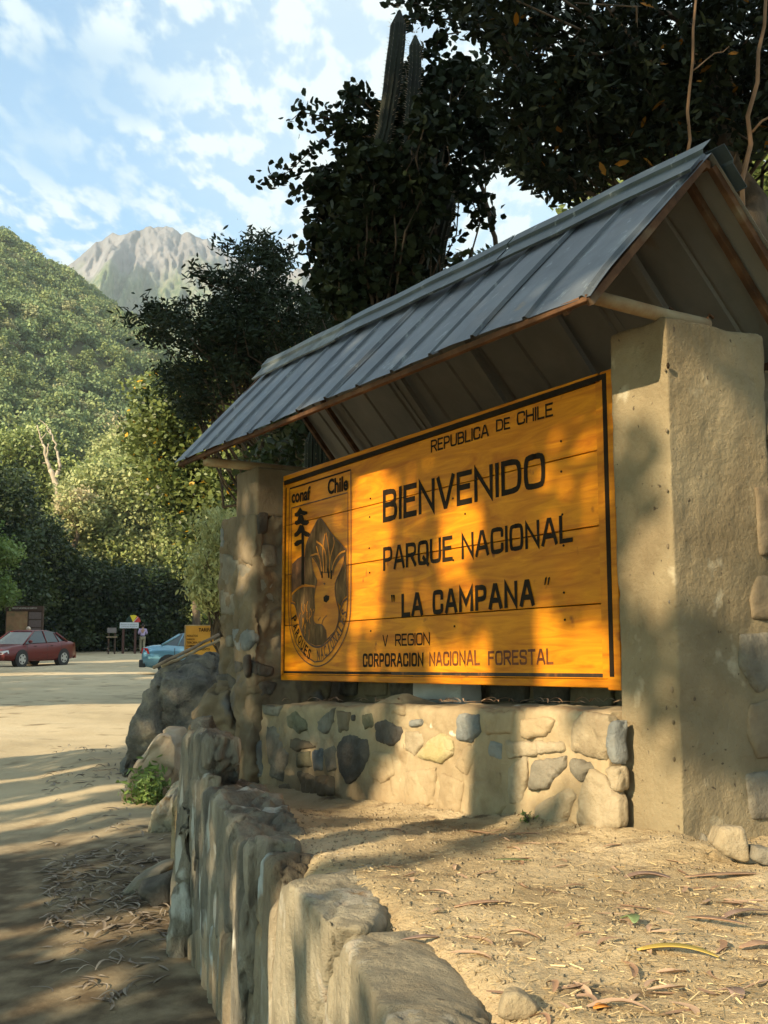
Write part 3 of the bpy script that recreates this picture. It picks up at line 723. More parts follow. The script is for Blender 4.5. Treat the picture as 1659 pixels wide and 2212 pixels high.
# edge trim, a little proud, and the black painted line on it
def trim(s0, s1, z0, z1, t1, mat=M['wood_edge'], nm='trim', bev=.003): return MB().lbox(s0, s1, -.03, t1, z0, z1).build(nm, mat, sign, bevel=bev, seg=1)
trim(0, SW-.045, ZT-.020, ZT+.012, .012); trim(0, SW-.024, ZB-.020, ZB+.012, .012); trim(-.004, .012, ZB+.0125, ZT-.0225, .012)
trim(SW-.026, SW+.044, ZB-.028, ZT+.010, .016)
trim(SW-.066, SW-.0265, ZB+.0125, ZT-.0225, .006)
def strip(s0, s1, z0, z1, t, mat=M['black'], th=.0015): return MB().lbox(s0, s1, t, t+th, z0, z1).build('painted_line', mat, sign)
a_ = (.014, ZT-.0445, ZT-.0195); b_ = (SW-.0665, ZT-.0235, ZT+.0005)
MB().box8([LP(a_[0], 0, a_[1]), LP(b_[0], 0, b_[1]), LP(b_[0], .0135, b_[1]), LP(a_[0], .0135, a_[1]), LP(a_[0], 0, a_[2]), LP(b_[0], 0, b_[2]), LP(b_[0], .0135, b_[2]), LP(a_[0], .0135, a_[2])]).build('painted_line', M['black'], sign)
strip(SW-.012, SW+.012, ZB+.022, ZT-.001, .016)
strip(SW-.066, SW-.0125, ZT-.024, ZT-.001, .0165, th=.001)
strip(.014, .024, ZB+.034, ZT-.064, .0)
strip(.014, 1.25, ZB+.020, ZB+.034, .0); strip(1.251, SW-.0665, ZB+.019, ZB+.034, .0, M['black_worn'])
def flat_text(nm, txt, bl, tl, br, tr, mat=M['black'], bold=.02, t=.0022):
    P = [np.array(sz(*q)) for q in (bl, tl, br, tr)]
    s0 = (P[0][0]+P[1][0])/2; s1 = (P[2][0]+P[3][0])/2
    def fn(u, v):
        za = P[0][1]+(P[1][1]-P[0][1])*v; zb = P[2][1]+(P[3][1]-P[2][1])*v
        s = s0+(s1-s0)*u; return LP(s, t, za+(zb-za)*u)
    return warp_text(nm, txt, fn, mat, sign, bold)
def chaik(P, n=1):
    for _ in range(n):
        Q = [P[0]]
        for a, b in zip(P[:-1], P[1:]): Q += [a*.75+b*.25, a*.25+b*.75]
        Q.append(P[-1]); P = Q
    return P
G = {'A': ([[(0, 0), (.42, 1), (.58, 1), (1, 0)], [(.14, .30), (.86, .30)]], .74, 0), 'B': ([[(0, 0), (0, 1)], [(0, 1), (.62, 1), (.93, .93), (.93, .60), (.66, .53), (0, .53)], [(.6, .53), (1, .48), (1, .05), (.7, 0), (0, 0)]], .66, 1),
     'C': ([[(1, .72), (1, .95), (.75, 1), (.25, 1), (0, .95), (0, .05), (.25, 0), (.75, 0), (1, .05), (1, .28)]], .66, 1), 'D': ([[(0, 0), (0, 1)], [(0, 1), (.6, 1), (1, .92), (1, .08), (.6, 0), (0, 0)]], .68, 1),
     'E': ([[(1, 1), (0, 1), (0, 0), (1, 0)], [(0, .53), (.85, .53)]], .56, 0), 'F': ([[(1, 1), (0, 1), (0, 0)], [(0, .53), (.85, .53)]], .56, 0),
     'G': ([[(1, .74), (1, .95), (.75, 1), (.25, 1), (0, .95), (0, .05), (.25, 0), (.75, 0), (1, .05), (1, .46)], [(1, .46), (.55, .46)]], .68, 1), 'H': ([[(0, 0), (0, 1)], [(1, 0), (1, 1)], [(0, .5), (1, .5)]], .64, 0),
     'I': ([[(.5, 0), (.5, 1)]], .0, 0), 'L': ([[(0, 1), (0, 0), (1, 0)]], .54, 0), 'M': ([[(0, 0), (0, 1), (.5, .30), (1, 1), (1, 0)]], .86, 0), 'N': ([[(0, 0), (0, 1), (1, 0), (1, 1)]], .68, 0),
     'O': ([[(.5, 1), (.25, 1), (0, .94), (0, .06), (.25, 0), (.75, 0), (1, .06), (1, .94), (.75, 1), (.5, 1)]], .68, 1), 'P': ([[(0, 0), (0, 1)], [(0, 1), (.65, 1), (1, .94), (1, .50), (.65, .43), (0, .43)]], .62, 1),
     'Q': ([[(.5, 1), (.25, 1), (0, .94), (0, .06), (.25, 0), (.75, 0), (1, .06), (1, .94), (.75, 1), (.5, 1)], [(.55, .25), (1.05, -.08)]], .68, 1), 'R': ([[(0, 0), (0, 1)], [(0, 1), (.65, 1), (1, .94), (1, .54), (.65, .48), (0, .48)], [(.5, .48), (1, 0)]], .66, 1),
     'S': ([[(1, .78), (1, .95), (.75, 1), (.25, 1), (0, .95), (0, .58), (.2, .53), (.8, .47), (1, .42), (1, .05), (.75, 0), (.25, 0), (0, .05), (0, .22)]], .62, 1), 'T': ([[(0, 1), (1, 1)], [(.5, 1), (.5, 0)]], .62, 0),
     'U': ([[(0, 1), (0, .06), (.25, 0), (.75, 0), (1, .06), (1, 1)]], .66, 1), 'V': ([[(0, 1), (.46, 0), (.54, 0), (1, 1)]], .72, 0), ' ': ([], .4, 0)}
def stroke_word(txt, bl, tl, br, tr, mat=M['black'], sw=.13, gap=.20, t=.0010, nm='lettering'):
    P = [np.array(sz(*q)) for q in (bl, tl, br, tr)]; s0 = (P[0][0]+P[1][0])/2; s1 = (P[2][0]+P[3][0])/2
    za, zb = P[0][1], P[2][1]; ha, hb = P[1][1]-za, P[3][1]-zb; h = (ha+hb)/2; W_ = s1-s0; w = sw*h
    adv = sum(G[c][1] for c in txt)*1.0; n = len(txt)
    # widths: glyph box (centre line) + stroke + gap
    fixed = n*w; g_ = gap*h*.5; k = (W_-fixed-(n-1)*g_)/max(adv, 1e-6)
    r = np.random.default_rng(len(txt)*7+ord(txt[0])); m = MB(); x = s0; lay = 0
    for c in txt:
        pl, gw, rnd = G[c]; gw = gw*k
        for q in pl:
            pts = [np.array([x+w/2+a*gw if c != 'I' else x+w/2, (w/2+b*(h-w))*(1+0*r.random())]) for a, b in q]
            if rnd and len(pts) > 3: pts = chaik(pts, 2)
            pts = np.array(pts); nn_ = len(pts); L_, R_ = [], []
            for i in range(nn_):
                d0 = pts[i]-pts[i-1] if i > 0 else pts[1]-pts[0]; d1 = pts[i+1]-pts[i] if i < nn_-1 else d0
                d0 = d0/(np.linalg.norm(d0)+1e-9); d1 = d1/(np.linalg.norm(d1)+1e-9); b_ = d0+d1; b_ = b_/(np.linalg.norm(b_)+1e-9); nr = np.array([-b_[1], b_[0]])
                cs = max(.45, nr@np.array([-d0[1], d0[0]])); e = w/2/cs; p = pts[i].copy()
                if i == 0 and nn_ < 9 and not rnd: p = p-d1*w*.0
                ext = 0
                if i == 0: p = p-d1*w/2*.98
                if i == nn_-1: p = p+d0*w/2*.98
                jit = 1+.05*r.normal(); L_.append(p+nr*e*jit); R_.append(p-nr*e*jit)
            V = []
            for a, b in zip(L_, R_):
                for q_ in (a, b):
                    f = (q_[0]-s0)/W_; z = za+(zb-za)*f+q_[1]*((ha+(hb-ha)*f)/h); V.append(LP(q_[0], t+lay*.00006, z))
            m.add(V, [[2*i, 2*i+1, 2*i+3, 2*i+2] for i in range(nn_-1)]); lay += 1
        x += gw+w+g_
    return m.build(nm, mat, sign, recalc=False)
stroke_word('REPUBLICA', (770, 430), (770, 375), (1026, 357), (1026, 300), sw=.16)
stroke_word('DE', (1058, 338), (1058, 284), (1120, 324), (1120, 270), sw=.16)
stroke_word('CHILE', (1150, 310), (1150, 252), (1310, 268), (1310, 205), sw=.16)
stroke_word('BIENVENIDO', (558, 740), (558, 596), (1276, 580), (1276, 422), sw=.165, gap=.22)
stroke_word('PARQUE', (559, 953), (559, 848), (866, 907), (866, 794), sw=.165)
stroke_word('NACIONAL', (905, 902), (905, 788), (1396, 824), (1396, 698), sw=.165)
stroke_word('LA', (640, 1158), (640, 1054), (735, 1150), (735, 1044), sw=.20)
stroke_word('CAMPANA', (777, 1147), (777, 1038), (1228, 1106), (1228, 986), sw=.20, gap=.26)
stroke_word('V', (557, 1287), (557, 1235), (580, 1286), (580, 1234), sw=.14)
stroke_word('REGION', (612, 1285), (612, 1231), (766, 1280), (766, 1223), sw=.15)
stroke_word('CORPORACION', (469, 1378), (469, 1317), (738, 1375), (738, 1313), sw=.19)
stroke_word('NACIONAL', (763, 1374), (763, 1312), (987, 1370), (987, 1301), M['red_paint'], sw=.17)
stroke_word('FORESTAL', (1023, 1370), (1023, 1307), (1312, 1366), (1312, 1293), M['red_paint'], sw=.17)
def poly_flat(nm, pts, mat, t0=.0008, t1=.0020, f=c2, parent=None):
    a = [LP(*((lambda q: (q[0], t0, q[1]))(sz(x, y, f)))) for x, y in pts]; b = [LP(*((lambda q: (q[0], t1, q[1]))(sz(x, y, f)))) for x, y in pts]
    return MB().prism(a, b).build(nm, mat, parent or sign)
for xs in ((594, 598), (603, 607)):
    poly_flat('quote_mark', [(xs[0], 1058), (xs[0]+7, 1058), (xs[1]+2, 1090), (xs[0]+4, 1090)], M['black'], f=c1)
for x0 in (1274, 1288):
    poly_flat('quote_mark', [(x0+2, 982), (x0+9, 979), (x0+2, 1014), (x0-2, 1015)], M['black'], f=c1)
# --- emblem
emblem = empty('emblem', LP(.32, .0, ZB), parent=sign)
def stroke(nm, pts, w, mat=M['brown_paint'], t=.0012, th=.0012, closed=False, f=c2, smooth=2):
    P = np.array([sz(x, y, f) for x, y in pts])
    if smooth:
        for _ in range(smooth):
            Q = []
            n = len(P); rg = range(n) if closed else range(n-1)
            if not closed: Q.append(P[0])
            for i in rg:
                a, b = P[i], P[(i+1) % n]; Q += [a*.75+b*.25, a*.25+b*.75]
            if not closed: Q.append(P[-1])
            P = np.array(Q)
    n = len(P); m = MB(); ring = []
    for i in range(n):
        a = P[i-1] if (closed or i > 0) else P[i]; b = P[(i+1) % n] if (closed or i < n-1) else P[i]
        d = b-a; d = d/(np.linalg.norm(d)+1e-9); nrm = np.array([-d[1], d[0]])*w/2
        ring.append((P[i]+nrm, P[i]-nrm))
    V = []
    for l, r_ in ring: V += [LP(l[0], t+th, l[1]), LP(r_[0], t+th, r_[1])]
    F = [[2*i, 2*i+1, 2*i+3, 2*i+2] for i in range(n-1)]
    if closed: F.append([2*n-2, 2*n-1, 1, 0])
    m.add(V, F); return m.build(nm, mat, emblem, recalc=False)
E_ = emblem
DK = M['brown_paint']; GR = M['emblem_grey']; BK = M['black']
def ep(nm, pts, mat, lay=0): return poly_flat(nm, pts, mat, .0006+.0012*lay, .0016+.0012*lay, parent=E_)
stroke('outer_line', [(222, 235), (855, 38)], .010, BK, smooth=0); 
stroke('outer_line', [(855, 38), (858, 700), (855, 1400), (845, 1600), (800, 1770), (720, 1920), (620, 2040), (500, 2088), (380, 2030), (290, 1920), (238, 1780), (212, 1600), (205, 1300), (215, 700), (222, 235)], .008, DK, smooth=2)
stroke('inner_line', [(240, 435), (822, 275), (826, 900), (822, 1380), (810, 1560), (760, 1740), (660, 1920), (560, 2020), (480, 2030), (380, 1965), (290, 1840), (245, 1680), (232, 1500), (236, 900), (240, 435)], .008, DK, smooth=0)
stroke('band_line', [(236, 1420), (262, 1420), (285, 1450), (305, 1560), (330, 1680), (370, 1780), (430, 1850), (500, 1882), (570, 1862), (650, 1790), (710, 1690), (735, 1590), (742, 1500), (775, 1400), (824, 1368)], .012, DK)
ep('hill_shape', [(340, 935), (300, 960), (245, 1015), (240, 1180), (240, 1330), (300, 1270), (370, 1232), (372, 940)], M['brown_paint'])
ep('mountain_shape', [(380, 862), (425, 730), (495, 590), (520, 552), (548, 548), (575, 580), (640, 680), (700, 750), (808, 865), (812, 1340), (770, 1385), (745, 1450), (700, 1380), (500, 1245), (378, 1222)], GR)
ep('body_shape', [(245, 1330), (300, 1275), (370, 1240), (490, 1250), (600, 1400), (640, 1600), (640, 1780), (560, 1852), (490, 1862), (420, 1830), (350, 1740), (322, 1640), (305, 1520), (275, 1410), (245, 1400)], GR, .5)
ep('deer_head', [(450, 930), (478, 950), (515, 1010), (552, 1130), (565, 1108), (645, 1112), (672, 1110), (705, 1010), (740, 965), (793, 915), (785, 1020), (730, 1130), (690, 1212), (698, 1360), (735, 1480), (730, 1600), (700, 1710), (612, 1790), (602, 1700), (560, 1640), (480, 1640), (468, 1560), (488, 1480), (478, 1380), (485, 1290), (510, 1200), (462, 1080)], M['wood_edge'], 1.2)
for pts in ([(450, 930), (515, 1010), (552, 1130)], [(510, 1195), (462, 1070), (450, 930)], [(510, 1195), (485, 1290), (478, 1380), (488, 1480), (468, 1560), (480, 1640), (560, 1640), (600, 1700), (612, 1790)],
            [(793, 915), (705, 1010), (672, 1130)], [(793, 915), (785, 1020), (690, 1212), (698, 1360), (738, 1490), (728, 1610), (700, 1710), (612, 1795)],
            [(560, 1640), (570, 1590), (612, 1548)], [(520, 1600), (545, 1565)]):
    stroke('head_outline', pts, .007, DK, t=.0036)
for pts in ([(562, 1150), (545, 1000), (500, 830)], [(575, 1100), (572, 980), (560, 880), (590, 700)], [(600, 1100), (602, 900), (560, 820), (500, 780)], [(630, 1150), (640, 950), (690, 800), (675, 735)], [(655, 1160), (670, 1010), (740, 900), (800, 880)], [(440, 930), (520, 900), (545, 980)], [(640, 1000), (625, 820), (600, 690)]):
    stroke('antler_line', pts, .010, M['wood_edge'], t=.0022)
for pts in ([(560, 1090), (562, 1160)], [(625, 1060), (632, 1160)], [(660, 1080), (655, 1170)]): stroke('antler_base', pts, .016, BK, t=.0038, smooth=0)
stroke('mountain_outline', [(378, 1220), (380, 862), (425, 730), (495, 590), (520, 552), (548, 545), (575, 578), (640, 680), (700, 750), (812, 870)], .009, DK, t=.0022, smooth=1)
stroke('body_outline', [(245, 1330), (300, 1270), (370, 1235), (490, 1248)], .012, M['wood_edge'], t=.0024)
for k in range(14):
    x = 330+random.random()*150; y = 1380+random.random()*330
    stroke('hair_stroke', [(x, y), (x+random.uniform(-20, 20), y+60), (x+random.uniform(-25, 25), y+110)], .005, M['wood_edge'], t=.0026)
ep('nose', [(575, 1360), (600, 1335), (635, 1345), (632, 1385), (605, 1415), (578, 1402)], BK, 2.4)
ep('eye', [(572, 1215), (588, 1208), (596, 1222), (582, 1234)], DK, 2.4)
# araucaria
ep('tree_trunk', [(345, 640), (368, 640), (374, 1228), (345, 1228)], BK, 1.6)
for j, (pts) in enumerate(([(330, 428), (352, 460), (403, 470), (404, 495), (372, 510), (340, 498), (300, 525), (275, 520), (274, 490), (300, 475)],
            [(318, 505), (356, 505), (372, 560), (412, 562), (423, 585), (400, 612), (360, 612), (338, 595), (295, 612), (274, 600), (278, 572), (305, 560)],
            [(328, 610), (362, 612), (380, 670), (425, 690), (436, 712), (420, 735), (385, 728), (345, 690), (300, 730), (274, 735), (270, 700), (300, 672)],
            [(345, 762), (345, 800), (302, 830), (276, 828), (270, 800), (300, 770)])):
    ep('tree_branch', pts, BK, 1.6+.12*j)
# emblem lettering
def et(txt, bl, tl, br, tr, bold=.03):
    P = [np.array(sz(x, y, c2)) for x, y in (bl, tl, br, tr)]
    def fn(u, v):
        s = (P[0][0])+(P[2][0]-P[0][0])*u; za = P[0][1]+(P[1][1]-P[0][1])*v; zb = P[2][1]+(P[3][1]-P[2][1])*v; return LP(s, .0022, za+(zb-za)*u)
    warp_text('lettering', txt, fn, BK, E_, bold)
et('conaf', (240, 390), (240, 250), (436, 350), (436, 205)); et('Chile', (615, 300), (615, 135), (826, 250), (826, 92))
def arc_text(txt, path, h, bold=.02):
    """letters placed one by one along a path of (s,z), upright side towards the inside of the band"""
    P = np.array([sz(x, y, c2) for x, y in path])
    for _ in range(2):
        Q = [P[0]]
        for a, b in zip(P[:-1], P[1:]): Q += [a*.75+b*.25, a*.25+b*.75]
        Q.append(P[-1]); P = np.array(Q)
    seg = np.linalg.norm(np.diff(P, axis=0), axis=1); cum = np.concatenate([[0], np.cumsum(seg)]); tot = cum[-1]
    n = len(txt); wl = tot/n
    for i, ch in enumerate(txt):
        if ch == ' ': continue
        u0 = (i+.14)*wl; u1 = (i+.86)*wl
        if ch == 'I': u0 = (i+.40)*wl; u1 = (i+.60)*wl
        a = np.array([np.interp(u0, cum, P[:, 0]), np.interp(u0, cum, P[:, 1])]); b = np.array([np.interp(u1, cum, P[:, 0]), np.interp(u1, cum, P[:, 1])])
        d = (b-a)/np.linalg.norm(b-a); nrm = np.array([-d[1], d[0]])
        def fn(u, v, a=a, b=b, nrm=nrm):
            q = a+(b-a)*u+nrm*(v-.5)*h; return LP(q[0], .0024, q[1])
        warp_text('lettering', ch, fn, DK if txt[0] == 'N' else BK, E_, bold)
arc_text('PARQUES', [(262, 1545), (282, 1680), (325, 1810), (385, 1905), (440, 1968)], .062)
arc_text('NACIONALES', [(500, 1960), (580, 1935), (660, 1850), (725, 1740), (770, 1610), (795, 1485)], .066)
# nails and knots
for x, y in ((503, 632), (500, 714), (498, 852), (500, 960), (505, 1218), (1346, 379), (1347, 513), (1352, 703), (1357, 840), (1359, 1048), (1363, 1168), (875, 1197), (922, 700), (868, 632), (870, 905)):
    s, z = sz(x, y); MB().tube([LP(s, .0, z), LP(s, .0035, z)], .005, 7).build('nail_head', M['black'], sign)

# ------------------------------------------------------------------ pillars, low wall
sp_ = 3.258
pil = empty('concrete_pillar', LP(3.11, -.12, .95), 'tall smooth concrete pillar at the right end of the welcome sign', 'pillar')
o = link('pillar_body', rock_mesh([LP(s, t, z) for s, t in ((2.957, .052), (3.258, .052), (3.258, -.47), (2.957, -.47)) for z in (.85, 2.872)], .013, .008, 4, smooth=1, seed=3, fine=.6, crease=.006, cfreq=1.6, step=.0012, mat=M['concrete']), pil)
# chipped arris and the hole near the top
for (x, y, w) in ((1437, 800, .004), (1440, 930, .005), (1441, 1060, .004), (1443, 1180, .006), (1446, 1300, .004), (1449, 1390, .005), (1452, 1490, .007), (1454, 1560, .005), (1456, 1640, .005)):
    c = pt_t(x, y, .055); MB().ell(c, (w, w, w*1.7), 8, 6).build('chip', M['mortar_dark'], pil, True)
c = pt_s(1443, 790, 3.266); MB().ell(c, (.006, .008, .012), 8, 6).build('nail_hole', M['black'], pil, True)
for x in (1448, 1507):
    p = pt_s(x, 690, 3.2); p = np.array(LP(3.2+(x-1448)*.0003, (x-1448)*-.0032-.02, 2.86))
    MB().tube([p, p+[0, 0, .05], p+[.012, .01, .065], p+[.03, .02, .055]], .006, 6).build('tie_wire', M['rust'], pil, True)

wallend = empty('stone_wall', LP(3.4, -1.2, .9), 'rough rubble stone wall joined to the right side of the concrete pillar', 'wall')
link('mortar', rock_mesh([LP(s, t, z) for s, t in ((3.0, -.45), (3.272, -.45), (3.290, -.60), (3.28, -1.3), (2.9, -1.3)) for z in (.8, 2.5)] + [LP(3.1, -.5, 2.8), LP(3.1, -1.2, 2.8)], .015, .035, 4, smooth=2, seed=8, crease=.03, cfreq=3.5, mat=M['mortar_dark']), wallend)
def px_s_stone(poly, s, bulge, mat, parent, seed, nm='stone', back=.10, voxel=.012, amp=.010, freq=9):
    P = [pt_s(x, y, s) for x, y in poly]; c = np.mean(P, 0); a3 = np.array([A_[0], A_[1], 0])
    pts = [p-a3*back for p in P]+[p for p in P]+[c+(p-c)*.72+a3*bulge for p in P]
    return rock(nm, pts, mat, parent, voxel=voxel, amp=amp, freq=freq, smooth=3, seed=seed)
for k, (poly, m) in enumerate((([(1622, 1290), (1640, 1240), (1700, 1250), (1700, 1340), (1630, 1340)], 'mortar_dark'), ([(1600, 1370), (1690, 1360), (1700, 1470), (1640, 1500), (1600, 1440)], 'st_grey'), ([(1622, 1520), (1700, 1500), (1700, 1640), (1640, 1640), (1616, 1590)], 'mortar_dark'),
                               ([(1610, 1670), (1700, 1660), (1700, 1770), (1625, 1775)], 'st_grey'), ([(1632, 1050), (1700, 1040), (1700, 1190), (1645, 1200)], 'mortar_dark'))):
    px_s_stone(poly, 3.268, .006, M[m], wallend, 100+k)

lw = empty('low_stone_wall', LP(1.5, 0, .85), 'low rubble stone and mortar wall running below the welcome sign between the pillars', 'wall')
top = [(s, 1.385+.022*s) for s in np.linspace(-.35, 2.985, 8)]
pts = []
body = MB()
link('mortar', rock_mesh([LP(s, t, z) for s, z1 in ((-.42, 1.375), (2.975, 1.447)) for t, z in ((.13, .70), (.125, z1-.02), (.10, z1), (-.50, z1-.01), (-.50, .70))], .014, .022, 5, smooth=2, seed=12, mat=M['mortar'], crease=.012, cfreq=4), lw)
def c7(x, y): return ((600+x*.6028)/1.17179, (1700+y*.6028)/1.17179)
def stone_t(poly, t, bulge, mat, parent, seed, f=c7, back=.05, voxel=.011, amp=.008, freq=10, inner=.76, nm='stone'):
    P = [pt_t(*f(x, y), t) for x, y in poly]; c = np.mean(P, 0); n3 = np.array([N_[0], N_[1], 0])
    pts = [p-n3*back for p in P]+list(P)+[c+(p-c)*inner+n3*bulge for p in P]
    return rock(nm, pts, mat, parent, voxel=voxel, amp=amp, freq=freq, smooth=2, seed=seed, crease=.008, cfreq=9, step=.002)
LW = [([(205, 185), (240, 165), (295, 210), (290, 250), (255, 265), (210, 230)], 'st_green', .022), ([(330, 205), (400, 150), (402, 200), (375, 265), (330, 250)], 'st_grey', .014),
      ([(515, 180), (570, 170), (578, 235), (530, 250)], 'st_green', .012), ([(575, 215), (620, 195), (690, 230), (690, 290), (640, 318), (580, 290)], 'st_dark', .02),
      ([(440, 270), (480, 258), (545, 285), (548, 360), (520, 430), (460, 480), (425, 430), (415, 320)], 'st_dark', .018), ([(800, 290), (850, 252), (900, 280), (906, 340), (850, 388), (750, 358)], 'st_yellow', .030),
      ([(930, 180), (1010, 170), (1018, 255), (970, 300), (918, 290)], 'st_blue', .034), ([(720, 205), (770, 200), (765, 225), (725, 230)], 'st_blue', .012),
      ([(1190, 195), (1335, 190), (1300, 270), (1180, 285)], 'mortar', .035), ([(1400, 210), (1450, 168), (1560, 180), (1572, 300), (1540, 380), (1400, 335)], 'st_pale', .045),
      ([(1568, 210), (1603, 200), (1603, 388), (1568, 392), (1552, 320)], 'st_blue', .035), ([(1240, 375), (1375, 348), (1372, 400), (1305, 490), (1215, 505)], 'st_grey', .020),
      ([(1392, 362), (1480, 378), (1498, 412), (1440, 465), (1402, 420)], 'st_grey', .030), ([(1250, 560), (1398, 482), (1422, 520), (1395, 600), (1365, 668), (1250, 640)], 'st_pale', .050),
      ([(1445, 480), (1482, 402), (1540, 432), (1603, 530), (1606, 655), (1520, 690), (1412, 640)], 'st_pale', .055), ([(1545, 402), (1603, 398), (1603, 505), (1572, 500)], 'st_pale', .03),
      ([(120, 230), (190, 225), (215, 340), (190, 470), (130, 440)], 'st_grey', .014), ([(55, 270), (100, 290), (100, 440), (60, 460), (45, 350)], 'st_blue', .030),
      ([(250, 345), (300, 332), (312, 400), (250, 402)], 'st_green', .022), ([(312, 332), (355, 322), (355, 415), (322, 420)], 'st_blue', .02),
      ([(105, 140), (180, 145), (170, 190), (110, 180)], 'st_grey', .02), ([(15, 200), (58, 172), (55, 258), (20, 280)], 'st_dark', .03), ([(1060, 285), (1110, 300), (1110, 380), (1050, 350)], 'st_blue', .006),
      ([(960, 300), (1020, 330), (960, 440), (905, 400)], 'mortar', .02), ([(700, 420), (830, 400), (820, 560), (700, 590)], 'mortar', .018), ([(480, 180), (494, 182), (492, 212), (476, 210)], 'st_dark', .012), ([(225, 280), (300, 290), (330, 320), (245, 335), (220, 320)], 'mortar_dark', .014), ([(360, 330), (410, 300), (412, 410), (370, 430)], 'st_grey', .012), ([(130, 480), (210, 470), (240, 540), (150, 570)], 'mortar_dark', .014), ([(250, 420), (400, 440), (400, 520), (270, 530)], 'mortar_dark', .014), ([(560, 330), (640, 340), (660, 430), (600, 480), (550, 430)], 'mortar', .02), ([(700, 250), (770, 250), (780, 300), (740, 360), (690, 330)], 'st_pale', .012), ([(640, 130), (700, 150), (700, 190), (640, 185)], 'mortar', .02), ([(850, 420), (950, 460), (930, 600), (840, 600)], 'mortar', .022), ([(970, 470), (1100, 420), (1130, 560), (1060, 640), (960, 620)], 'mortar', .03), ([(1130, 410), (1210, 330), (1220, 400), (1190, 560), (1140, 560)], 'st_pale', .014), ([(410, 160), (470, 170), (465, 250), (425, 255)], 'mortar_dark', .014), ([(1030, 170), (1160, 165), (1150, 260), (1040, 270)], 'mortar', .022), ([(1120, 290), (1230, 300), (1360, 290), (1370, 335), (1240, 350), (1130, 370)], 'st_pale', .02), ([(20, 330), (45, 325), (42, 440), (12, 440)], 'st_dark', .02)]
for k, (poly, m, bl) in enumerate(LW): stone_t(poly, .134, bl*(.32 if m in ('st_pale', 'mortar', 'mortar_dark') else .5), M[m], lw, 200+k)
# dusty debris on the wall top
link('rubble_edge', rock_mesh([LP(s, t, z) for s, t, z in ((1.1, .04, 1.40), (1.5, .05, 1.40), (1.5, -.2, 1.40), (1.1, -.2, 1.40), (1.3, -.05, 1.47), (1.15, -.1, 1.45))], .012, .015, 9, smooth=3, seed=5, mat=M['mortar']), lw)

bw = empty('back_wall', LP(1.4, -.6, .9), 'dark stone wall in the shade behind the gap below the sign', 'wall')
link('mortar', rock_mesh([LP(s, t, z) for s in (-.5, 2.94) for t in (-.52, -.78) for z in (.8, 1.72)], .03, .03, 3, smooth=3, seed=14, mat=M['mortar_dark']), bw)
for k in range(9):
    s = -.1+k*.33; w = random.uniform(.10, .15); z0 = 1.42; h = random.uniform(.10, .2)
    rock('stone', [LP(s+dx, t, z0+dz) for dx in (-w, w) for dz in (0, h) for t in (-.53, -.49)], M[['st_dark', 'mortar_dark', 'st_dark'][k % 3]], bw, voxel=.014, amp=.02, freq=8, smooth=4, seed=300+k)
tag(rock('block', [LP(s, t, z) for s in (.98, 1.42) for t in (-.30, -.44) for z in (1.38, 1.58)]+[LP(1.2, -.28, 1.5)], M['pale_block'], None, 'pale whitish stone block lying in the dark gap under the sign', 'stone block', voxel=.012, amp=.012, freq=8, smooth=2, seed=77))

lp = empty('stone_pillar', LP(-.3, .0, .8), 'rubble stone pillar with a concrete cap block at the left end of the welcome sign', 'pillar')
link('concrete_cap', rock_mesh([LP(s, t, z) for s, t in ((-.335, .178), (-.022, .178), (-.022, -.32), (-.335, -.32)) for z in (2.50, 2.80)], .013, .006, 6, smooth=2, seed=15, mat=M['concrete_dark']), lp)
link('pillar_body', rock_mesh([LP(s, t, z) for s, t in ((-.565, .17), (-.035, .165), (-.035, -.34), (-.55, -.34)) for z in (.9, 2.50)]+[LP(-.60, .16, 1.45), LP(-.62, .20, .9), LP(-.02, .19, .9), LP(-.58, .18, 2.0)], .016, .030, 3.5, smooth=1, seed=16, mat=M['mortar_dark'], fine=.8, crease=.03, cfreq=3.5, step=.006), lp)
def c22(x, y): return ((540+x*.2938)/1.17179, (1150+y*.2938)/1.17179)
for k, (poly, m, b) in enumerate((([(70, 560), (200, 520), (355, 505), (350, 640), (370, 800), (330, 960), (200, 900), (75, 800)], 'concrete_dark', .02), ([(60, 830), (200, 930), (340, 1000), (340, 1140), (190, 1180), (60, 1100)], 'st_grey', .012),
        ([(60, 1150), (180, 1200), (190, 1390), (60, 1380)], 'st_grey', .02), ([(160, 1500), (320, 1500), (350, 1600), (300, 1690), (200, 1700), (170, 1600)], 'st_blue', .02), ([(280, 1740), (350, 1800), (355, 1900), (310, 1900), (270, 1820)], 'st_dark', .02),
        ([(180, 1770), (240, 1790), (250, 1860), (200, 1900)], 'st_dark', .015), ([(20, 1900), (150, 1880), (190, 1960), (190, 2060), (100, 2070), (30, 2000)], 'st_dark', .02), ([(60, 2030), (120, 2010), (130, 2060), (110, 2150), (70, 2140)], 'st_blue', .02),
        ([(110, 1560), (150, 1570), (150, 1660), (110, 1650)], 'st_grey', .01), ([(210, 1960), (340, 1940), (360, 2060), (240, 2100)], 'mortar_dark', .03), ([(60, 620), (90, 600), (100, 820), (60, 900)], 'st_blue', .02))):
    stone_t(poly, .18, b*.45, M[m], lp, 400+k, f=c22)
def stone_in(poly, mat, seed, b=.02):     # inner side face of the left pillar
    a3 = np.array([A_[0], A_[1], 0]); P = [pt_s(*c22(x, y), -.03) for x, y in poly]; c = np.mean(P, 0)
    return rock('stone', [p-a3*.06 for p in P]+list(P)+[c+(p-c)*.75+a3*b for p in P], mat, lp, voxel=.011, amp=.008, freq=10, smooth=3, seed=seed)
stone_in([(360, 1800), (440, 1800), (525, 1830), (520, 1910), (450, 1930), (365, 1910)], M['st_dark'], 451, .03)
stone_in([(370, 1960), (480, 1960), (560, 1960), (500, 2080), (380, 2100)], M['st_dark'], 452, .03)
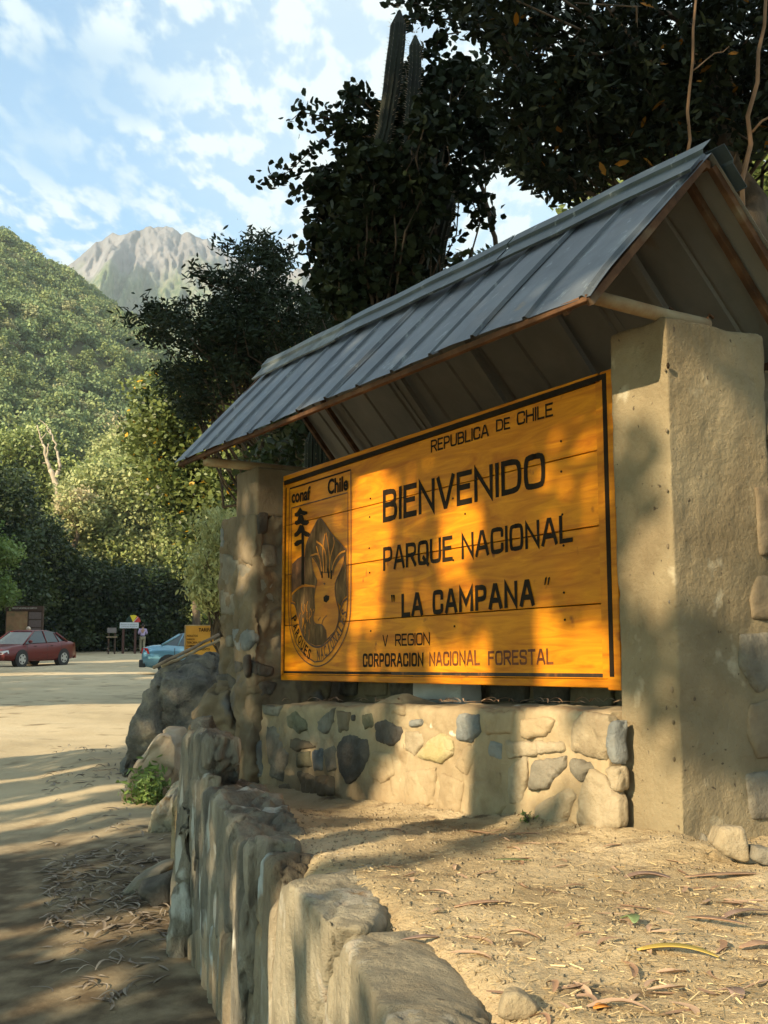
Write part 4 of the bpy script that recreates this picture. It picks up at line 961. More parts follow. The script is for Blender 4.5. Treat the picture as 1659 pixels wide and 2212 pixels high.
stone_in([(380, 480), (480, 480), (470, 680), (375, 700)], M['st_dark'], 453, .012)
stone_in([(400, 760), (540, 780), (560, 960), (420, 980)], M['st_grey'], 454, .012)
stone_in([(390, 1060), (520, 1080), (540, 1300), (400, 1320)], M['st_grey'], 455, .012)

# ------------------------------------------------------------------ roof
roof = empty('sign_roof', LP(1.4, -.13, 2.86), 'pitched ribbed sheet metal roof with rusty edges sheltering the welcome sign', 'roof')
TE, TR, TBK = .50, -.13, -.76
def ez(s): return 2.876-.006*s
def rz(s): return 3.572-.022*s
S0, S1 = -.56, 3.345
rib0 = -.044; pitch = .3045
nrib = 12
def slope_pt(s, f, side, off=0.0):     # f 0 at the ridge, 1 at the eave
    te = TE if side > 0 else TBK
    z = rz(s)+(ez(s)-rz(s))*f; t = TR+(te-TR)*f
    dz = ez(s)-rz(s); dt = te-TR; ln = math.hypot(dz, dt); nt_, nz_ = (-dz/ln, abs(dt)/ln) if side > 0 else (dz/ln, abs(dt)/ln)
    if side > 0: nt_, nz_ = -dz/ln, dt/ln
    else: nt_, nz_ = dz/ln, -dt/ln
    return np.array(LP(s, t+nt_*off, z+nz_*off))
def sag(s, f):   # slightly bent sheets
    return .004*math.sin(s*2.3+f*3)+.003*math.sin(s*5.1+1)
def sheet(s0, s1, side, ribs, f1, mat, name='roof_panel', lift=0.0, curl=0.0):
    # profile across s: trapezoid ribs at given positions
    prof = [(s0, 0)]
    for rb in ribs:
        if s0+.02 < rb < s1-.02: prof += [(rb-.016, 0), (rb-.007, .012), (rb+.007, .012), (rb+.016, 0)]
    prof.append((s1, 0))
    q = [prof[0]]
    for a, b in zip(prof[:-1], prof[1:]):
        if b[0]-a[0] > .12: q.append(((a[0]+b[0])/2, .003))
        q.append(b)
    nf = 12; V = []; F = []
    for j in range(nf+1):
        f = f1*j/nf
        for (s, h) in q:
            bend = curl*max(0, (f-.75))**2*(s-s0)/(s1-s0)
            V.append(slope_pt(s, f, side, h+lift+sag(s, f)-bend))
    n = len(q)
    for j in range(nf):
        for i in range(n-1): F.append([j*n+i, j*n+i+1, (j+1)*n+i+1, (j+1)*n+i])
    b = len(V)
    V2 = []
    for j in range(nf+1):
        f = f1*j/nf
        for (s, h) in q: V2.append(slope_pt(s, f, side, h+lift+sag(s, f)-.0015-curl*max(0, (f-.75))**2*(s-s0)/(s1-s0)))
    V += V2; F2 = [[b+i for i in f[::-1]] for f in F]
    edge = []
    for i in range(n-1): edge.append([nf*n+i, nf*n+i+1, b+nf*n+i+1, b+nf*n+i]); edge.append([i+1, i, b+i, b+i+1])
    for j in range(nf): edge.append([j*n, (j+1)*n, b+(j+1)*n, b+j*n]); edge.append([j*n+n-1, b+j*n+n-1, b+(j+1)*n+n-1, (j+1)*n+n-1])
    m = MB(); m.add(V, F+F2+edge)
    return m.build(name, mat, roof)
rp = [rib0+pitch*k for k in range(-1, nrib)]
bounds = [S0]+[rib0+pitch*k+.03 for k in (2, 5, 8)]+[2.70, S1]
for k in range(len(bounds)-1):
    a, b = bounds[k], bounds[k+1]+(.02 if k < len(bounds)-2 else 0)
    lf = .0045*(k % 2)
    sheet(a, b, 1, rp, 1.0+.012*random.random(), M['steel'], lift=lf, curl=.25 if k == len(bounds)-2 else .05)
    sheet(a, b, -1, rp, 1.0, M['steel_under'], lift=lf)
# ridge cap: two flanges with a folded lip, three lengths
def cap(s0, s1, mat, w=.20, lift=.028):
    m = MB(); prof = []
    for side in (1, -1):
        prof.append([(w, lift-.006), (w, lift+.004), (.085, lift+.006), (.075, lift+.020), (0, lift+.022)])
    for side, pr_ in ((1, prof[0]), (-1, prof[1])):
        n = len(pr_); ns = max(2, int((s1-s0)/.12)); V = []; F = []
        for i in range(ns+1):
            s = s0+(s1-s0)*i/ns
            for f, h in pr_: V.append(slope_pt(s, f*(.92/.92), side, h+.002*math.sin(s*9)))
        for i in range(ns):
            for k in range(n-1): F.append([i*n+k, i*n+k+1, (i+1)*n+k+1, (i+1)*n+k])
        m.add(V, F)
    o = m.build('ridge_cap', mat, roof)
    md = o.modifiers.new('thickness', 'SOLIDIFY'); md.thickness = .002; md.offset = 1
    return o
cap(S0+.08, .66, M['steel_white']); cap(.665, 2.2, M['steel_cap'], lift=.031); cap(2.205, S1+.03, M['steel_cap'], lift=.028)
# rusty steel frame
def lbeam(p0, p1, w, h, mat, nm):   # rectangular bar between local points (s,t,z)
    a = np.array(LP(*p0)); b = np.array(LP(*p1)); d = b-a; d /= np.linalg.norm(d); up = np.array([0, 0, 1.]); sd = np.cross(d, up); sd /= np.linalg.norm(sd); up = np.cross(sd, d)
    P = []
    for q in (a, b): P += [q-sd*w/2-up*h/2, q+sd*w/2-up*h/2, q+sd*w/2+up*h/2, q-sd*w/2+up*h/2]
    m = MB(); m.add(P, [(0, 1, 2, 3), (7, 6, 5, 4), (0, 4, 5, 1), (1, 5, 6, 2), (2, 6, 7, 3), (3, 7, 4, 0)]); return m.build(nm, mat, roof, bevel=.002, seg=1)
lbeam((S0+.02, TE-.028, ez(S0)-.016), (S1-.02, TE-.028, ez(S1)-.016), .026, .024, M['rust'], 'eave_bar')
lbeam((S0+.02, TBK+.03, ez(S0)-.030), (S1-.02, TBK+.03, ez(S1)-.030), .030, .034, M['rust'], 'eave_bar')
lbeam((S0+.02, TR, rz(S0)-.035), (S1-.02, TR, rz(S1)-.035), .030, .034, M['rust'], 'ridge_bar')
for s in (S1-.025, 3.19, -.18, S0+.04):
    for te in (TE-.03, TBK+.03):
        a = (s, TR+(te-TR)*.04, rz(s)-.04); b = (s, te, ez(s)-.03+.0)
        lbeam(a, b, .028, .030, M['rust'], 'rafter')
for s in (.75, 1.45, 2.15, 2.75):
    lbeam((s, TR-.02, rz(s)-.06), (s, TBK+.05, ez(s)-.055+.02), .045, .03, M['steel_under'], 'rafter')
MB().tube([LP(3.205, TE-.10, 2.902), LP(3.205, .0, 2.888), LP(3.205, -.22, 2.886)], .026, 12).build('cross_pipe', M['pipe'], roof, True)
MB().tube([LP(-.19, TE-.05, 2.83), LP(-.19, -.5, 2.83)], .028, 12).build('cross_pipe', M['pipe'], roof, True)
# ------------------------------------------------------------------ retaining wall of big standing stones
def c4(x, y): return ((200+x*.4822)/1.17179, (1650+y*.4822)/1.17179)
rw = empty('retaining_wall', (-.4, 4.0, .15), 'retaining wall of tall standing slabs of rock holding up the terrace beside the dirt road', 'retaining wall')
W3 = np.array([WN[0], WN[1], 0])
# soil and mortar core behind the slabs
core = []
for (x, y) in ((-.95, 6.9), (-.86, 5.5), (.14, 2.0), (.45, .9)):
    for dx in (.13, .9): core += [(x+dx, y+.02, -.2), (x+dx, y+.02, .84)]
def core_piece(p, q, seed, zt):
    pts = []
    for (x, y) in (p, q):
        for d in (-.005, .60): pts += [(x+d*.961, y+d*.275, -.2), (x+(d+.02)*.961, y+d*.275, zt)]
    return rock('earth_core', pts, M['mortar' if seed == 3 else 'mortar_dark'], rw, voxel=.02, amp=.03, freq=5, smooth=2, seed=seed, fine=.6, crease=.02, cfreq=6, step=.005)
core_piece((-.98, 7.0), (-.82, 5.4), 1, .76); core_piece((-.84, 5.45), (-.30, 3.5), 2, .84); core_piece((-.32, 3.6), (.40, 1.0), 3, .90)
def slab(poly, top, mat, seed, push=.04, back=.30, voxel=.013, amp=.016, freq=3.4, topz=.96, stretch=(1.5, 1.5, .22), f=c4, label=None, smooth=3, ridged=False, inner=.93):
    P = [pt_w(*f(x, y), push) for x, y in poly]
    P = [np.array([p[0], p[1], max(p[2], -.25)]) for p in P]
    c = np.mean(P, 0)
    pts = list(P) + [c+(p-c)*inner+W3*.030 for p in P] + [p-W3*back*.85-np.array([0, 0, .02]) for p in P]
    if top is not None: pts += [pt_z(*f(x, y), topz) for x, y in top]
    return rock('stone', pts, mat, rw, label, voxel=voxel, amp=amp*.55, freq=freq, stretch=stretch, smooth=1, seed=seed, fine=.9, ridged=False, crease=.014 if mat is M['slab_top'] else .028, cfreq=4.5 if mat is M['slab_top'] else 6.5, step=.0025 if mat is M['slab_top'] else .005)
# far to near
slab([(575, 430), (640, 400), (700, 430), (700, 560), (640, 660), (600, 900), (575, 1150), (500, 1500), (480, 1700), (530, 1000), (565, 600)], None, M['slab_dark'], 1, push=.02, amp=.04, freq=4, back=.16)
slab([(600, 640), (670, 620), (660, 900), (640, 1100), (600, 1330), (560, 1560), (500, 1840), (470, 1640), (520, 1150), (560, 850)], None, M['slab_dark'], 3, push=.05, back=.10, amp=.05, freq=3.6, ridged=True)
slab([(655, 690), (740, 740), (800, 830), (850, 1000), (850, 1350), (800, 1520), (690, 1450), (590, 1520), (590, 1300), (630, 900)], [(655, 690), (800, 700), (900, 780), (860, 900)], M['slab_dark'], 5, push=.035, amp=.045, topz=.98)
slab([(600, 1500), (690, 1380), (790, 1440), (830, 1520), (820, 1800), (830, 2300), (560, 2300), (565, 1850)], None, M['slab'], 6, push=.035, amp=.028, freq=2.4)
# flat ledge slab on the terrace in the shade
tag(rock('flat_rock', [pt_z(*c4(x, y), z) for x, y, z in ((690, 690, .93), (800, 680, .95), (960, 700, .95), (1060, 800, .96), (1010, 850, .97), (860, 890, .985), (760, 860, .985), (700, 800, .97))]+[pt_z(*c4(x, y), z) for x, y, z in ((720, 760, .82), (830, 1000, .80), (960, 960, .82), (1040, 850, .84))], M['slab_top'], None, 'flat brownish rock on the terrace edge at the foot of the low wall, in shade', 'rock', voxel=.014, amp=.02, freq=5, smooth=4, seed=31))
# pale columns
slab([(885, 985), (935, 980), (930, 1100), (915, 1300), (905, 1560), (850, 1800), (840, 2300), (800, 2300), (835, 1700), (850, 1400), (850, 1180)], [(885, 985), (935, 980), (1060, 975), (1100, 1010), (960, 1040)], M['slab_dark'], 7, push=.04, back=.18, amp=.030, freq=4, ridged=True)
slab([(925, 1040), (1030, 1060), (1045, 1190), (1075, 1420), (1060, 1640), (1050, 2300), (850, 2300), (870, 1850), (905, 1560), (920, 1300)], [(925, 1040), (1010, 1030), (1130, 1060), (1180, 1110), (1050, 1150)], M['slab'], 8, push=.0, back=.22, amp=.030, freq=3)
slab([(1105, 1215), (1170, 1205), (1230, 1270), (1290, 1440), (1255, 1640), (1215, 2300), (1040, 2300), (1060, 1800), (1075, 1500), (1095, 1330)], [(1105, 1215), (1200, 1190), (1400, 1150), (1540, 1128), (1568, 1170), (1580, 1290), (1550, 1400), (1500, 1450), (1330, 1440)], M['slab_top'], 9, push=.0, back=.30, amp=.022, freq=2.6, topz=1.005, voxel=.013)
slab([(1300, 1500), (1380, 1480), (1390, 1560), (1330, 1780), (1270, 2300), (1215, 2300), (1255, 1720)], [(1300, 1500), (1340, 1465), (1440, 1465), (1420, 1530)], M['slab_top'], 10, push=.0, back=.15, amp=.018, freq=4, topz=.95)
slab([(1400, 1540), (1470, 1470), (1540, 1560), (1600, 1700), (1640, 2300), (1270, 2300), (1330, 1800)], [(1400, 1530), (1450, 1475), (1560, 1455), (1650, 1465), (1700, 1500), (1830, 1720), (1960, 2000), (2060, 2350), (1850, 2350)], M['slab_top'], 11, push=-.02, back=.35, amp=.018, freq=2.4, topz=.995, voxel=.013)
# irregular masonry round the foot of the left pillar
def stone_px(poly, Y, thick, mat, parent, seed, voxel=.02, amp=.03, freq=4, nm='stone', f=c4, smooth=4, inner=.7, bias=0.0, fine=.25, label=None, cat=None, group=None):
    P = [at(*f(x, y), Y) for x, y in poly]; c = np.mean(P, 0)
    fw = np.array([0, -thick/2, 0]); pts = list(P)+[c+(p-c)*inner+fw for p in P]+[c+(p-c)*inner*.95-fw for p in P]
    return rock(nm, pts, mat, parent, label, cat, group, voxel=voxel, amp=amp, freq=freq, smooth=min(smooth, 3), seed=seed, fine=fine, crease=amp*.9, cfreq=freq*1.2, step=amp*.16)
stone_px([(580, 320), (720, 130), (830, 130), (870, 400), (860, 600), (740, 700), (640, 620), (570, 480)], 7.05, .30, M['mortar_dark'], rw, 21, amp=.05, voxel=.018)
stone_px([(860, 20), (900, 10), (900, 130), (870, 140)], 6.72, .08, M['st_dark'], rw, 23, amp=.01, voxel=.012)
stone_px([(590, 350), (700, 330), (730, 430), (690, 560), (610, 580)], 6.45, .25, M['boulder'], rw, 24, amp=.03, voxel=.015)
stone_px([(540, 900), (600, 700), (650, 1000), (640, 1500), (560, 1900), (490, 1860), (500, 1400)], 5.62, .35, M['slab_dark'], rw, 25, amp=.04, voxel=.018)

# boulders along the road
stone_px([(225, 690), (245, 580), (320, 430), (400, 220), (430, 100), (490, 50), (600, 35), (720, 0), (800, 60), (790, 300), (720, 420), (600, 430), (480, 470), (400, 560), (340, 660), (270, 715), (235, 715)], 11.9, 1.5, M['boulder'], None, 41, voxel=.035, amp=.10, freq=1.8, nm='boulder', smooth=2, inner=.70, fine=.6, label='large dark mottled boulder beside the road just left of the stone pillar', cat='boulder')
stone_px([(245, 790), (255, 740), (330, 560), (470, 385), (560, 385), (575, 480), (570, 620), (520, 680), (430, 760), (340, 790)], 10.3, .8, M['pale_boulder'], None, 42, voxel=.03, amp=.05, freq=2, nm='boulder', smooth=2, inner=.86, label='pale pinkish slanting boulder leaning in front of the big dark boulder', cat='boulder')
stone_px([(375, 940), (400, 820), (500, 680), (570, 640), (590, 800), (540, 1010), (460, 990), (400, 970)], 8.9, .8, M['slab_top'], None, 43, voxel=.025, amp=.04, freq=2.5, nm='boulder', smooth=3, label='light grey rounded rock between the green plant and the retaining wall', cat='boulder')
stone_px([(190, 1290), (300, 1180), (440, 1105), (520, 1080), (520, 1130), (330, 1240), (260, 1280)], 6.9, .5, M['st_grey'], None, 44, voxel=.02, amp=.02, freq=3, nm='flat_rock', label='flat angular slab of rock half buried at the roadside', cat='rock')
stone_px([(330, 1220), (520, 1130), (530, 1300), (440, 1340), (350, 1290)], 6.55, .35, M['st_dark'], None, 45, voxel=.02, amp=.03, freq=3, nm='rock', label='dark low rock in shadow against the foot of the retaining wall', cat='rock')
# loose rocks on the terrace
def c5(x, y): return ((900+x*.6293)/1.17179, (1950+y*.6293)/1.17179)
def loose(poly, z, h, mat, label, seed, cat='rock', voxel=.008, amp=.008):
    P = [pt_z(*c5(x, y), z) for x, y in poly]; c = np.mean(P, 0)
    pts = list(P)+[c+(p-c)*.72+np.array([0, 0, h]) for p in P]
    return rock('rock', pts, mat, None, label, cat, voxel=voxel, amp=amp, freq=12, smooth=2, seed=seed)
def up_rock(poly, z0, thick, mat, label, seed, voxel=.008):
    base = pt_z(*c5(*poly[np.argmax([q[1] for q in poly])]), z0); Y = base[1]
    P = [at(*c5(x, y), Y) for x, y in poly]; c = np.mean(P, 0)
    pts = [p+np.array([0, .0, 0]) for p in P]+[c+(p-c)*.8+np.array([0, thick, 0]) for p in P]+[c+(p-c)*.85-np.array([0, thick*.2, 0]) for p in P]
    return rock('rock', pts, mat, None, label, 'rock', voxel=voxel, amp=.006, freq=12, smooth=2, seed=seed)
up_rock([(1440, 300), (1470, 225), (1560, 220), (1582, 300), (1590, 370), (1560, 375), (1480, 345)], 1.0, .12, M['st_pale'], 'blocky sandy rock lying at the base of the concrete pillar', 51)
up_rock([(1385, 295), (1395, 245), (1435, 285), (1430, 308)], 1.0, .04, M['st_grey'], 'small grey pointed rock beside the blocky sandy rock', 52, .006)
up_rock([(568, 985), (600, 900), (650, 885), (700, 910), (748, 960), (690, 1000), (600, 1005)], .975, .06, M['st_pale'], 'brown angular rock on dry litter near the front edge of the terrace', 53, .006)
up_rock([(1595, 360), (1600, 300), (1680, 310), (1700, 370), (1650, 385)], 1.0, .10, M['st_grey'], 'grey rock at the right edge beside the blocky sandy rock', 54)
up_rock([(352, 395), (355, 372), (380, 370), (392, 392)], .955, .03, M['st_pale'], 'small pale pebble lying on the bare dirt of the terrace', 55, .005)
up_rock([(1125, 762), (1135, 742), (1160, 742), (1166, 766)], .985, .02, M['st_grey'], 'small grey pebble next to the long yellow leaf', 56, .004)

# the green plant by the road
def small_plant(name, label, base, h, w, n, mat, size, seed, cat='plant', aspect=.28, nst=16):
    r = np.random.default_rng(seed); root = empty(name, base, label, cat); base = np.array(base)
    sb = MB(); C = []; 
    for k in range(nst):
        a = r.random()*6.28; rr = w*.5*r.random()**.5; tip = base+np.array([math.cos(a)*rr, math.sin(a)*rr, h*(.55+.45*r.random())])
        pts = limb(sb, base+np.array([math.cos(a), math.sin(a), 0])*w*.1, tip, .005, .002, 4, 5, .1, r)
        for q in range(n//nst):
            f = r.uniform(.25, 1.03); i = min(int(f*4), 3); p = pts[i]+(pts[i+1]-pts[i])*(f*4-i)
            C.append(p+r.normal(size=3)*size*.45)
    sb.build('stem', M['bark'], root)
    C = np.array(C); V, F, A = leaf_geo(C, size*(.6+.7*r.random(len(C))), size*aspect, r.random(len(C)), r, -.3, .2)
    link('leaves', mesh_np('leaves', V, F, mat, False, A), root)
b = pt_road(315, 1752)
small_plant('leafy_plant', 'bright green leafy plant growing at the foot of the pale boulder', at(318, 1756, 9.75), .38, .42, 520, M['leaf_fresh'], .085, 61)
small_plant('weed', 'tiny green weed sprouting at the base of the low wall near its right end', pt_z(*c7(1225, 655), .985), .06, .06, 60, M['leaf_fresh'], .022, 62, nst=6)
small_plant('weed', 'tiny green weed at the base of the low wall near its left end', pt_z(*c7(555, 575), .915), .04, .05, 40, M['leaf_fresh'], .018, 63, nst=5)

# wooden poles leaning on the boulder
def pole_px(a, b, Ya, Yb, r, label, mat):
    A, B = at(*a, Ya), at(*b, Yb); d = B-A
    m = MB(); n = 8; rr = np.random.default_rng(int(a[0]))
    pts = [A+d*i/n+rr.normal(size=3)*.004 for i in range(n+1)]
    m.tube(pts, [r*(1.08-.16*i/n) for i in range(n+1)], 12); o = m.build('wooden_pole', mat, None, True); return tag(o, label, 'pole', 'wooden poles propped beside the boulder')
def c44(x, y): return ((290+x*.16275)/1.17179, (1540+y*.16275)/1.17179)
M['pole_dark'] = noise_mat('weathered_pole_wood', [(.17, .125, .08), (.27, .20, .13), (.34, .26, .17)], 5, 6, .8, .3, 40, dist=.005)
pole_px(c44(598, 925), c44(1620, 410), 11.3, 12.0, .017, 'upper brown wooden pole slanting up behind the left pillar over the blue car', M['pole_dark'])
pole_px(c44(740, 900), c44(1640, 490), 11.5, 12.2, .0165, 'lower yellowish wooden pole slanting up behind the left pillar', M['pole'])

# ------------------------------------------------------------------ litter on the terrace
def strap_leaf(V, F, A, p, L, W, ang, bend, lift, curl, tint, n=8, twist=0.0):
    b = len(V); d = np.array([math.cos(ang), math.sin(ang)]); s = np.array([-d[1], d[0]])
    for i in range(n+1):
        u = i/n; x = (u-.5)*L; y = bend*L*(4*(u-.5)**2-.33)
        w = W*.5*math.sin(math.pi*min(max(u*.92+.05, 0), 1))**.7*(1-.35*u)+.0006
        z = lift*math.sin(u*math.pi)**1 + .003
        dx = 1; dy = bend*8*(u-.5); nn = math.hypot(dx, dy); tx, ty = dx/nn, dy/nn
        cx_ = p[0]+d[0]*x+s[0]*y; cy_ = p[1]+d[1]*x+s[1]*y
        tw = twist*(u-.5)
        for sg in (-1, 0, 1):
            ox = -ty*w*sg; oy = tx*w*sg
            V.append((cx_+d[0]*ox+s[0]*oy, cy_+d[1]*ox+s[1]*oy, p[2]+z+(curl*w if sg else 0)+sg*tw*w)); A.append(tint)
    for i in range(n):
        for k in (0, 1): F.append([b+3*i+k, b+3*i+k+1, b+3*i+k+4, b+3*i+k+3])
def one_leaf(name, label, px, z, L, W, ang, bend, mat, lift=.01, curl=.5, tint=.6, twist=0, f=c5, group=None):
    p = pt_z(*f(*px), z); zz = terrace_z(np.array([[p[0]]]), np.array([[p[1]]]))[0, 0]; p = pt_z(*f(*px), zz)
    V, F, A = [], [], []; strap_leaf(V, F, A, p, L, W*1.5, ang, bend, lift*.45, curl*.6, tint, 12, twist)
    o = link(name, mesh_np(name, V, F, mat, True, A)); tag(o, label, 'leaf', group); md = o.modifiers.new('t', 'SOLIDIFY'); md.thickness = .0008
M['yel'] = plain('yellow_leaf', (.60, .42, .09), .5); M['orange'] = plain('orange_leaf', (.62, .27, .05), .6); M['grn'] = plain('green_leaf', (.16, .22, .09), .5)
M['pinkleaf'] = noise_mat('pinkish_dry_leaf', [(.34, .20, .12), (.50, .33, .22)], 30, 4, .5, 0); M['mauve'] = noise_mat('mauve_dry_leaf', [(.24, .16, .12), (.36, .25, .20)], 30, 4, .5, 0)
one_leaf('eucalyptus_leaf', 'long yellow curved leaf lying on the straw litter at the lower right', (1300, 735), .985, .165, .024, -.35, -.20, M['yel'], .012, .6)
one_leaf('eucalyptus_leaf', 'small orange leaf on the straw litter beside the brown angular rock', (995, 965), .985, .035, .020, .3, .05, M['orange'], .006)
one_leaf('eucalyptus_leaf', 'green curled leaf lying left of the long yellow leaf', (1105, 610), .985, .055, .022, 2.0, .25, M['grn'], .015, .8)
one_leaf('eucalyptus_leaf', 'upright purplish curled leaf at the lower right corner of the terrace', (1515, 920), .985, .085, .022, 1.7, .2, M['mauve'], .02, .8)
one_leaf('eucalyptus_leaf', 'broad pink leaf at the right edge of the picture below the crossed leaves', (1625, 715), .985, .10, .026, .5, .15, M['pinkleaf'], .012, .6)
one_leaf('eucalyptus_leaf', 'pink leaf crossing another one near the right edge of the terrace', (1450, 615), .985, .15, .022, -.55, .10, M['pinkleaf'], .012, .6)
one_leaf('eucalyptus_leaf', 'thin long mauve leaf crossing behind the pink leaf near the right edge', (1560, 585), .985, .17, .018, .55, -.08, M['mauve'], .014, .6)
one_leaf('eucalyptus_leaf', 'pinkish leaf with a raised tip in the middle of the terrace', (520, 550), .96, .16, .020, .35, .08, M['pinkleaf'], .016, .7)
one_leaf('eucalyptus_leaf', 'large curled mauve leaf below the concrete pillar, bent at its right end', (1180, 440), .985, .15, .026, -.15, -.22, M['mauve'], .02, .8)
one_leaf('eucalyptus_leaf', 'very long rusty leaf slanting up against the foot of the concrete pillar', (1380, 245), 1.0, .30, .018, .75, .06, M['pinkleaf'], .03, .6)
one_leaf('eucalyptus_leaf', 'long pale brown leaf lying to the right below the blocky sandy rock', (1500, 430), .99, .26, .024, .20, .05, M['pinkleaf'], .010, .5)
one_leaf('eucalyptus_leaf', 'wavy greenish leaf tip on bare dirt in the middle of the terrace', (640, 368), .96, .12, .016, -.1, .12, M['grn'], .008, .5)
one_leaf('eucalyptus_leaf', 'pinkish leaf lying flat below the low wall near the pillar', (680, 262), .96, .12, .014, .2, .06, M['pinkleaf'], .008, .5)
one_leaf('eucalyptus_leaf', 'brown leaf curled up at the joint between the pale stones', (280, 690), .96, .10, .018, .2, .2, M['mauve'], .015, .8)
def litter():
    r = np.random.default_rng(91); V, F, A = [], [], []
    def put(n, fn, L, W, col):
        for _ in range(n):
            x, y = fn(); z = terrace_z(np.array([[x]]), np.array([[y]]))[0, 0]
            if z < .6: continue
            strap_leaf(V, F, A, (x, y, z), L*(.5+.8*r.random()), W*(.6+.8*r.random()), r.random()*6.28, r.uniform(-.25, .25), .012*r.random()**2, r.uniform(0, .8), r.random(), 6, r.uniform(-1, 1))
    def front():
        q = sample_poly([(420, 720), (700, 620), (1659, 520), (1659, 1020), (420, 1020), (230, 780)], 1, r)[0]; p = pt_z(*c5(*q), .985); return p[0], p[1]
    def mid():
        q = sample_poly([(60, 250), (1659, 200), (1659, 600), (200, 700), (80, 500)], 1, r)[0]; p = pt_z(*c5(*q), .96); return p[0], p[1]
    put(46, front, .10, .015, 0); put(42, mid, .10, .012, 0)
    o = link('leaf_litter', mesh_np('leaf_litter', V, F, M['litter'], True, A), origin=(0, 3, 1)); tag(o, 'scattered dry brown eucalyptus leaves on the terrace dirt', 'leaf litter', kind='stuff')
    # straw and crumbs
    n = 90000
    k = n
    Xs = r.uniform(-.7, 2.2, k); Ys = 1.4+3.6*r.random(k)**1.5; Pq = np.stack([Xs, Ys, np.zeros(k)], 1)
    dens = fbm(Pq*3.2, 3, 77)*.5+.35 + np.clip((3.3-Ys)*.45, -.4, .9)
    keep = (r.random(k) < dens*.75) & (Xs*WN[0]+Ys*WN[1]-WC < -.02); Xs, Ys = Xs[keep], Ys[keep]
    Zs = terrace_z(Xs[None, :], Ys[None, :])[0]; ok = Zs > .7; Xs, Ys, Zs = Xs[ok], Ys[ok], Zs[ok]; m = len(Xs)
    a = r.random(m)*6.28; L = .003+.020*r.random(m)**4; W = .0005+.0010*r.random(m)**2
    dx = np.stack([np.cos(a), np.sin(a), r.normal(0, .22, m)], 1)*L[:, None]; wx = np.stack([-np.sin(a), np.cos(a), r.normal(0, .5, m)], 1)*W[:, None]
    C = np.stack([Xs, Ys, Zs+.003+.003*r.random(m)], 1)
    Vq = np.stack([C-dx-wx, C+dx-wx, C+dx+wx, C-dx+wx], 1).reshape(-1, 3); Fq = np.arange(m*4).reshape(m, 4)
    o = link('straw_litter', mesh_np('straw_litter', Vq, Fq, M['straw'], False, np.repeat(r.random(m), 4)), origin=(0, 3, 1)); tag(o, 'fine golden straw and chaff strewn over the terrace', 'straw', kind='stuff')
    # crumbs / gravel
    m = 16000; Xs = r.uniform(-.7, 2.4, m); Ys = r.uniform(1.5, 5.4, m); ok = Xs*WN[0]+Ys*WN[1]-WC < -.10; Xs, Ys = Xs[ok], Ys[ok]
    Zs = terrace_z(Xs[None, :], Ys[None, :])[0]; ok = Zs > .7; C = np.stack([Xs, Ys, Zs], 1)[ok]; m = len(C); sz_ = .0018+.005*r.random(m)**3
    T4 = np.array([[1, 1, 1], [-1, -1, 1], [-1, 1, -1], [1, -1, -1]])*.8; R_ = rand_dir(m, r)
    Vg = (C[:, None, :]+(T4[None]*(1+.4*r.normal(size=(m, 4, 3))))*sz_[:, None, None]).reshape(-1, 3); b = np.arange(m)[:, None, None]*4
    Fg = (b+np.array([[0, 1, 2], [0, 3, 1], [0, 2, 3], [1, 3, 2]])[None]).reshape(-1, 3)
    o = link('gravel', mesh_np('gravel', Vg, Fg, M['st_pale'], False), origin=(0, 3, 1)); tag(o, 'tiny stones and crumbs of soil on the terrace', 'gravel', kind='stuff')
    # grey leaves on the road
    V, F, A = [], [], []
    def rz_(x, y): return SLOPE*y + (0.05*fbm(np.array([[x*.35, y*.35, 0]]), 3, 3) + 0.012*fbm(np.array([[x*2.5, y*2.5, 0]]), 3, 5))[0] + .10*math.exp(-max(x*WN[0]+y*WN[1]-WC-.1, 0)**2/.5)
    for poly, n in (([(0, 1100), (300, 1080), (480, 1200), (470, 1560), (0, 1480)], 330), ([(0, 520), (230, 560), (220, 760), (0, 800)], 90), ([(0, 1500), (480, 1500), (520, 1950), (0, 1950)], 60), ([(0, 800), (380, 860), (500, 1060), (0, 1060)], 40)):
        for q in sample_poly([(x-180 if x == 0 else x, y) for x, y in poly], n, r):
            p = pt_road(*c4(*q)); z = rz_(p[0], p[1]); strap_leaf(V, F, A, (p[0], p[1], z), .13*(.5+.8*r.random()), .016*(.6+.9*r.random()), r.random()*6.28, r.uniform(-.3, .3), .03*r.random()**2, r.uniform(0, .8), r.random(), 6, r.uniform(-1, 1))
    o = link('leaf_litter', mesh_np('leaf_litter', V, F, M['litter_grey'], True, A), origin=(-1.5, 6, .2)); tag(o, 'drift of curled greyish dry leaves on the shaded dirt road', 'leaf litter', kind='stuff')
    # debris on the low wall top
    V, F, A = [], [], []
    for k in range(60):
        s = r.uniform(.2, 2.9); t = r.uniform(-.25, .09); p = LP(s, t, 1.388+.022*s+.008); strap_leaf(V, F, A, p, .09*(.5+r.random()), .010, -1.03+r.normal()*.5, r.uniform(-.2, .2), .02*r.random(), .4, r.random(), 6, r.uniform(-1, 1))
    o = link('leaf_litter', mesh_np('leaf_litter', V, F, M['litter'], True, A), origin=LP(1.5, 0, 1.42)); tag(o, 'dry leaves and twigs caught on top of the low wall under the sign', 'leaf litter', kind='stuff')
litter()
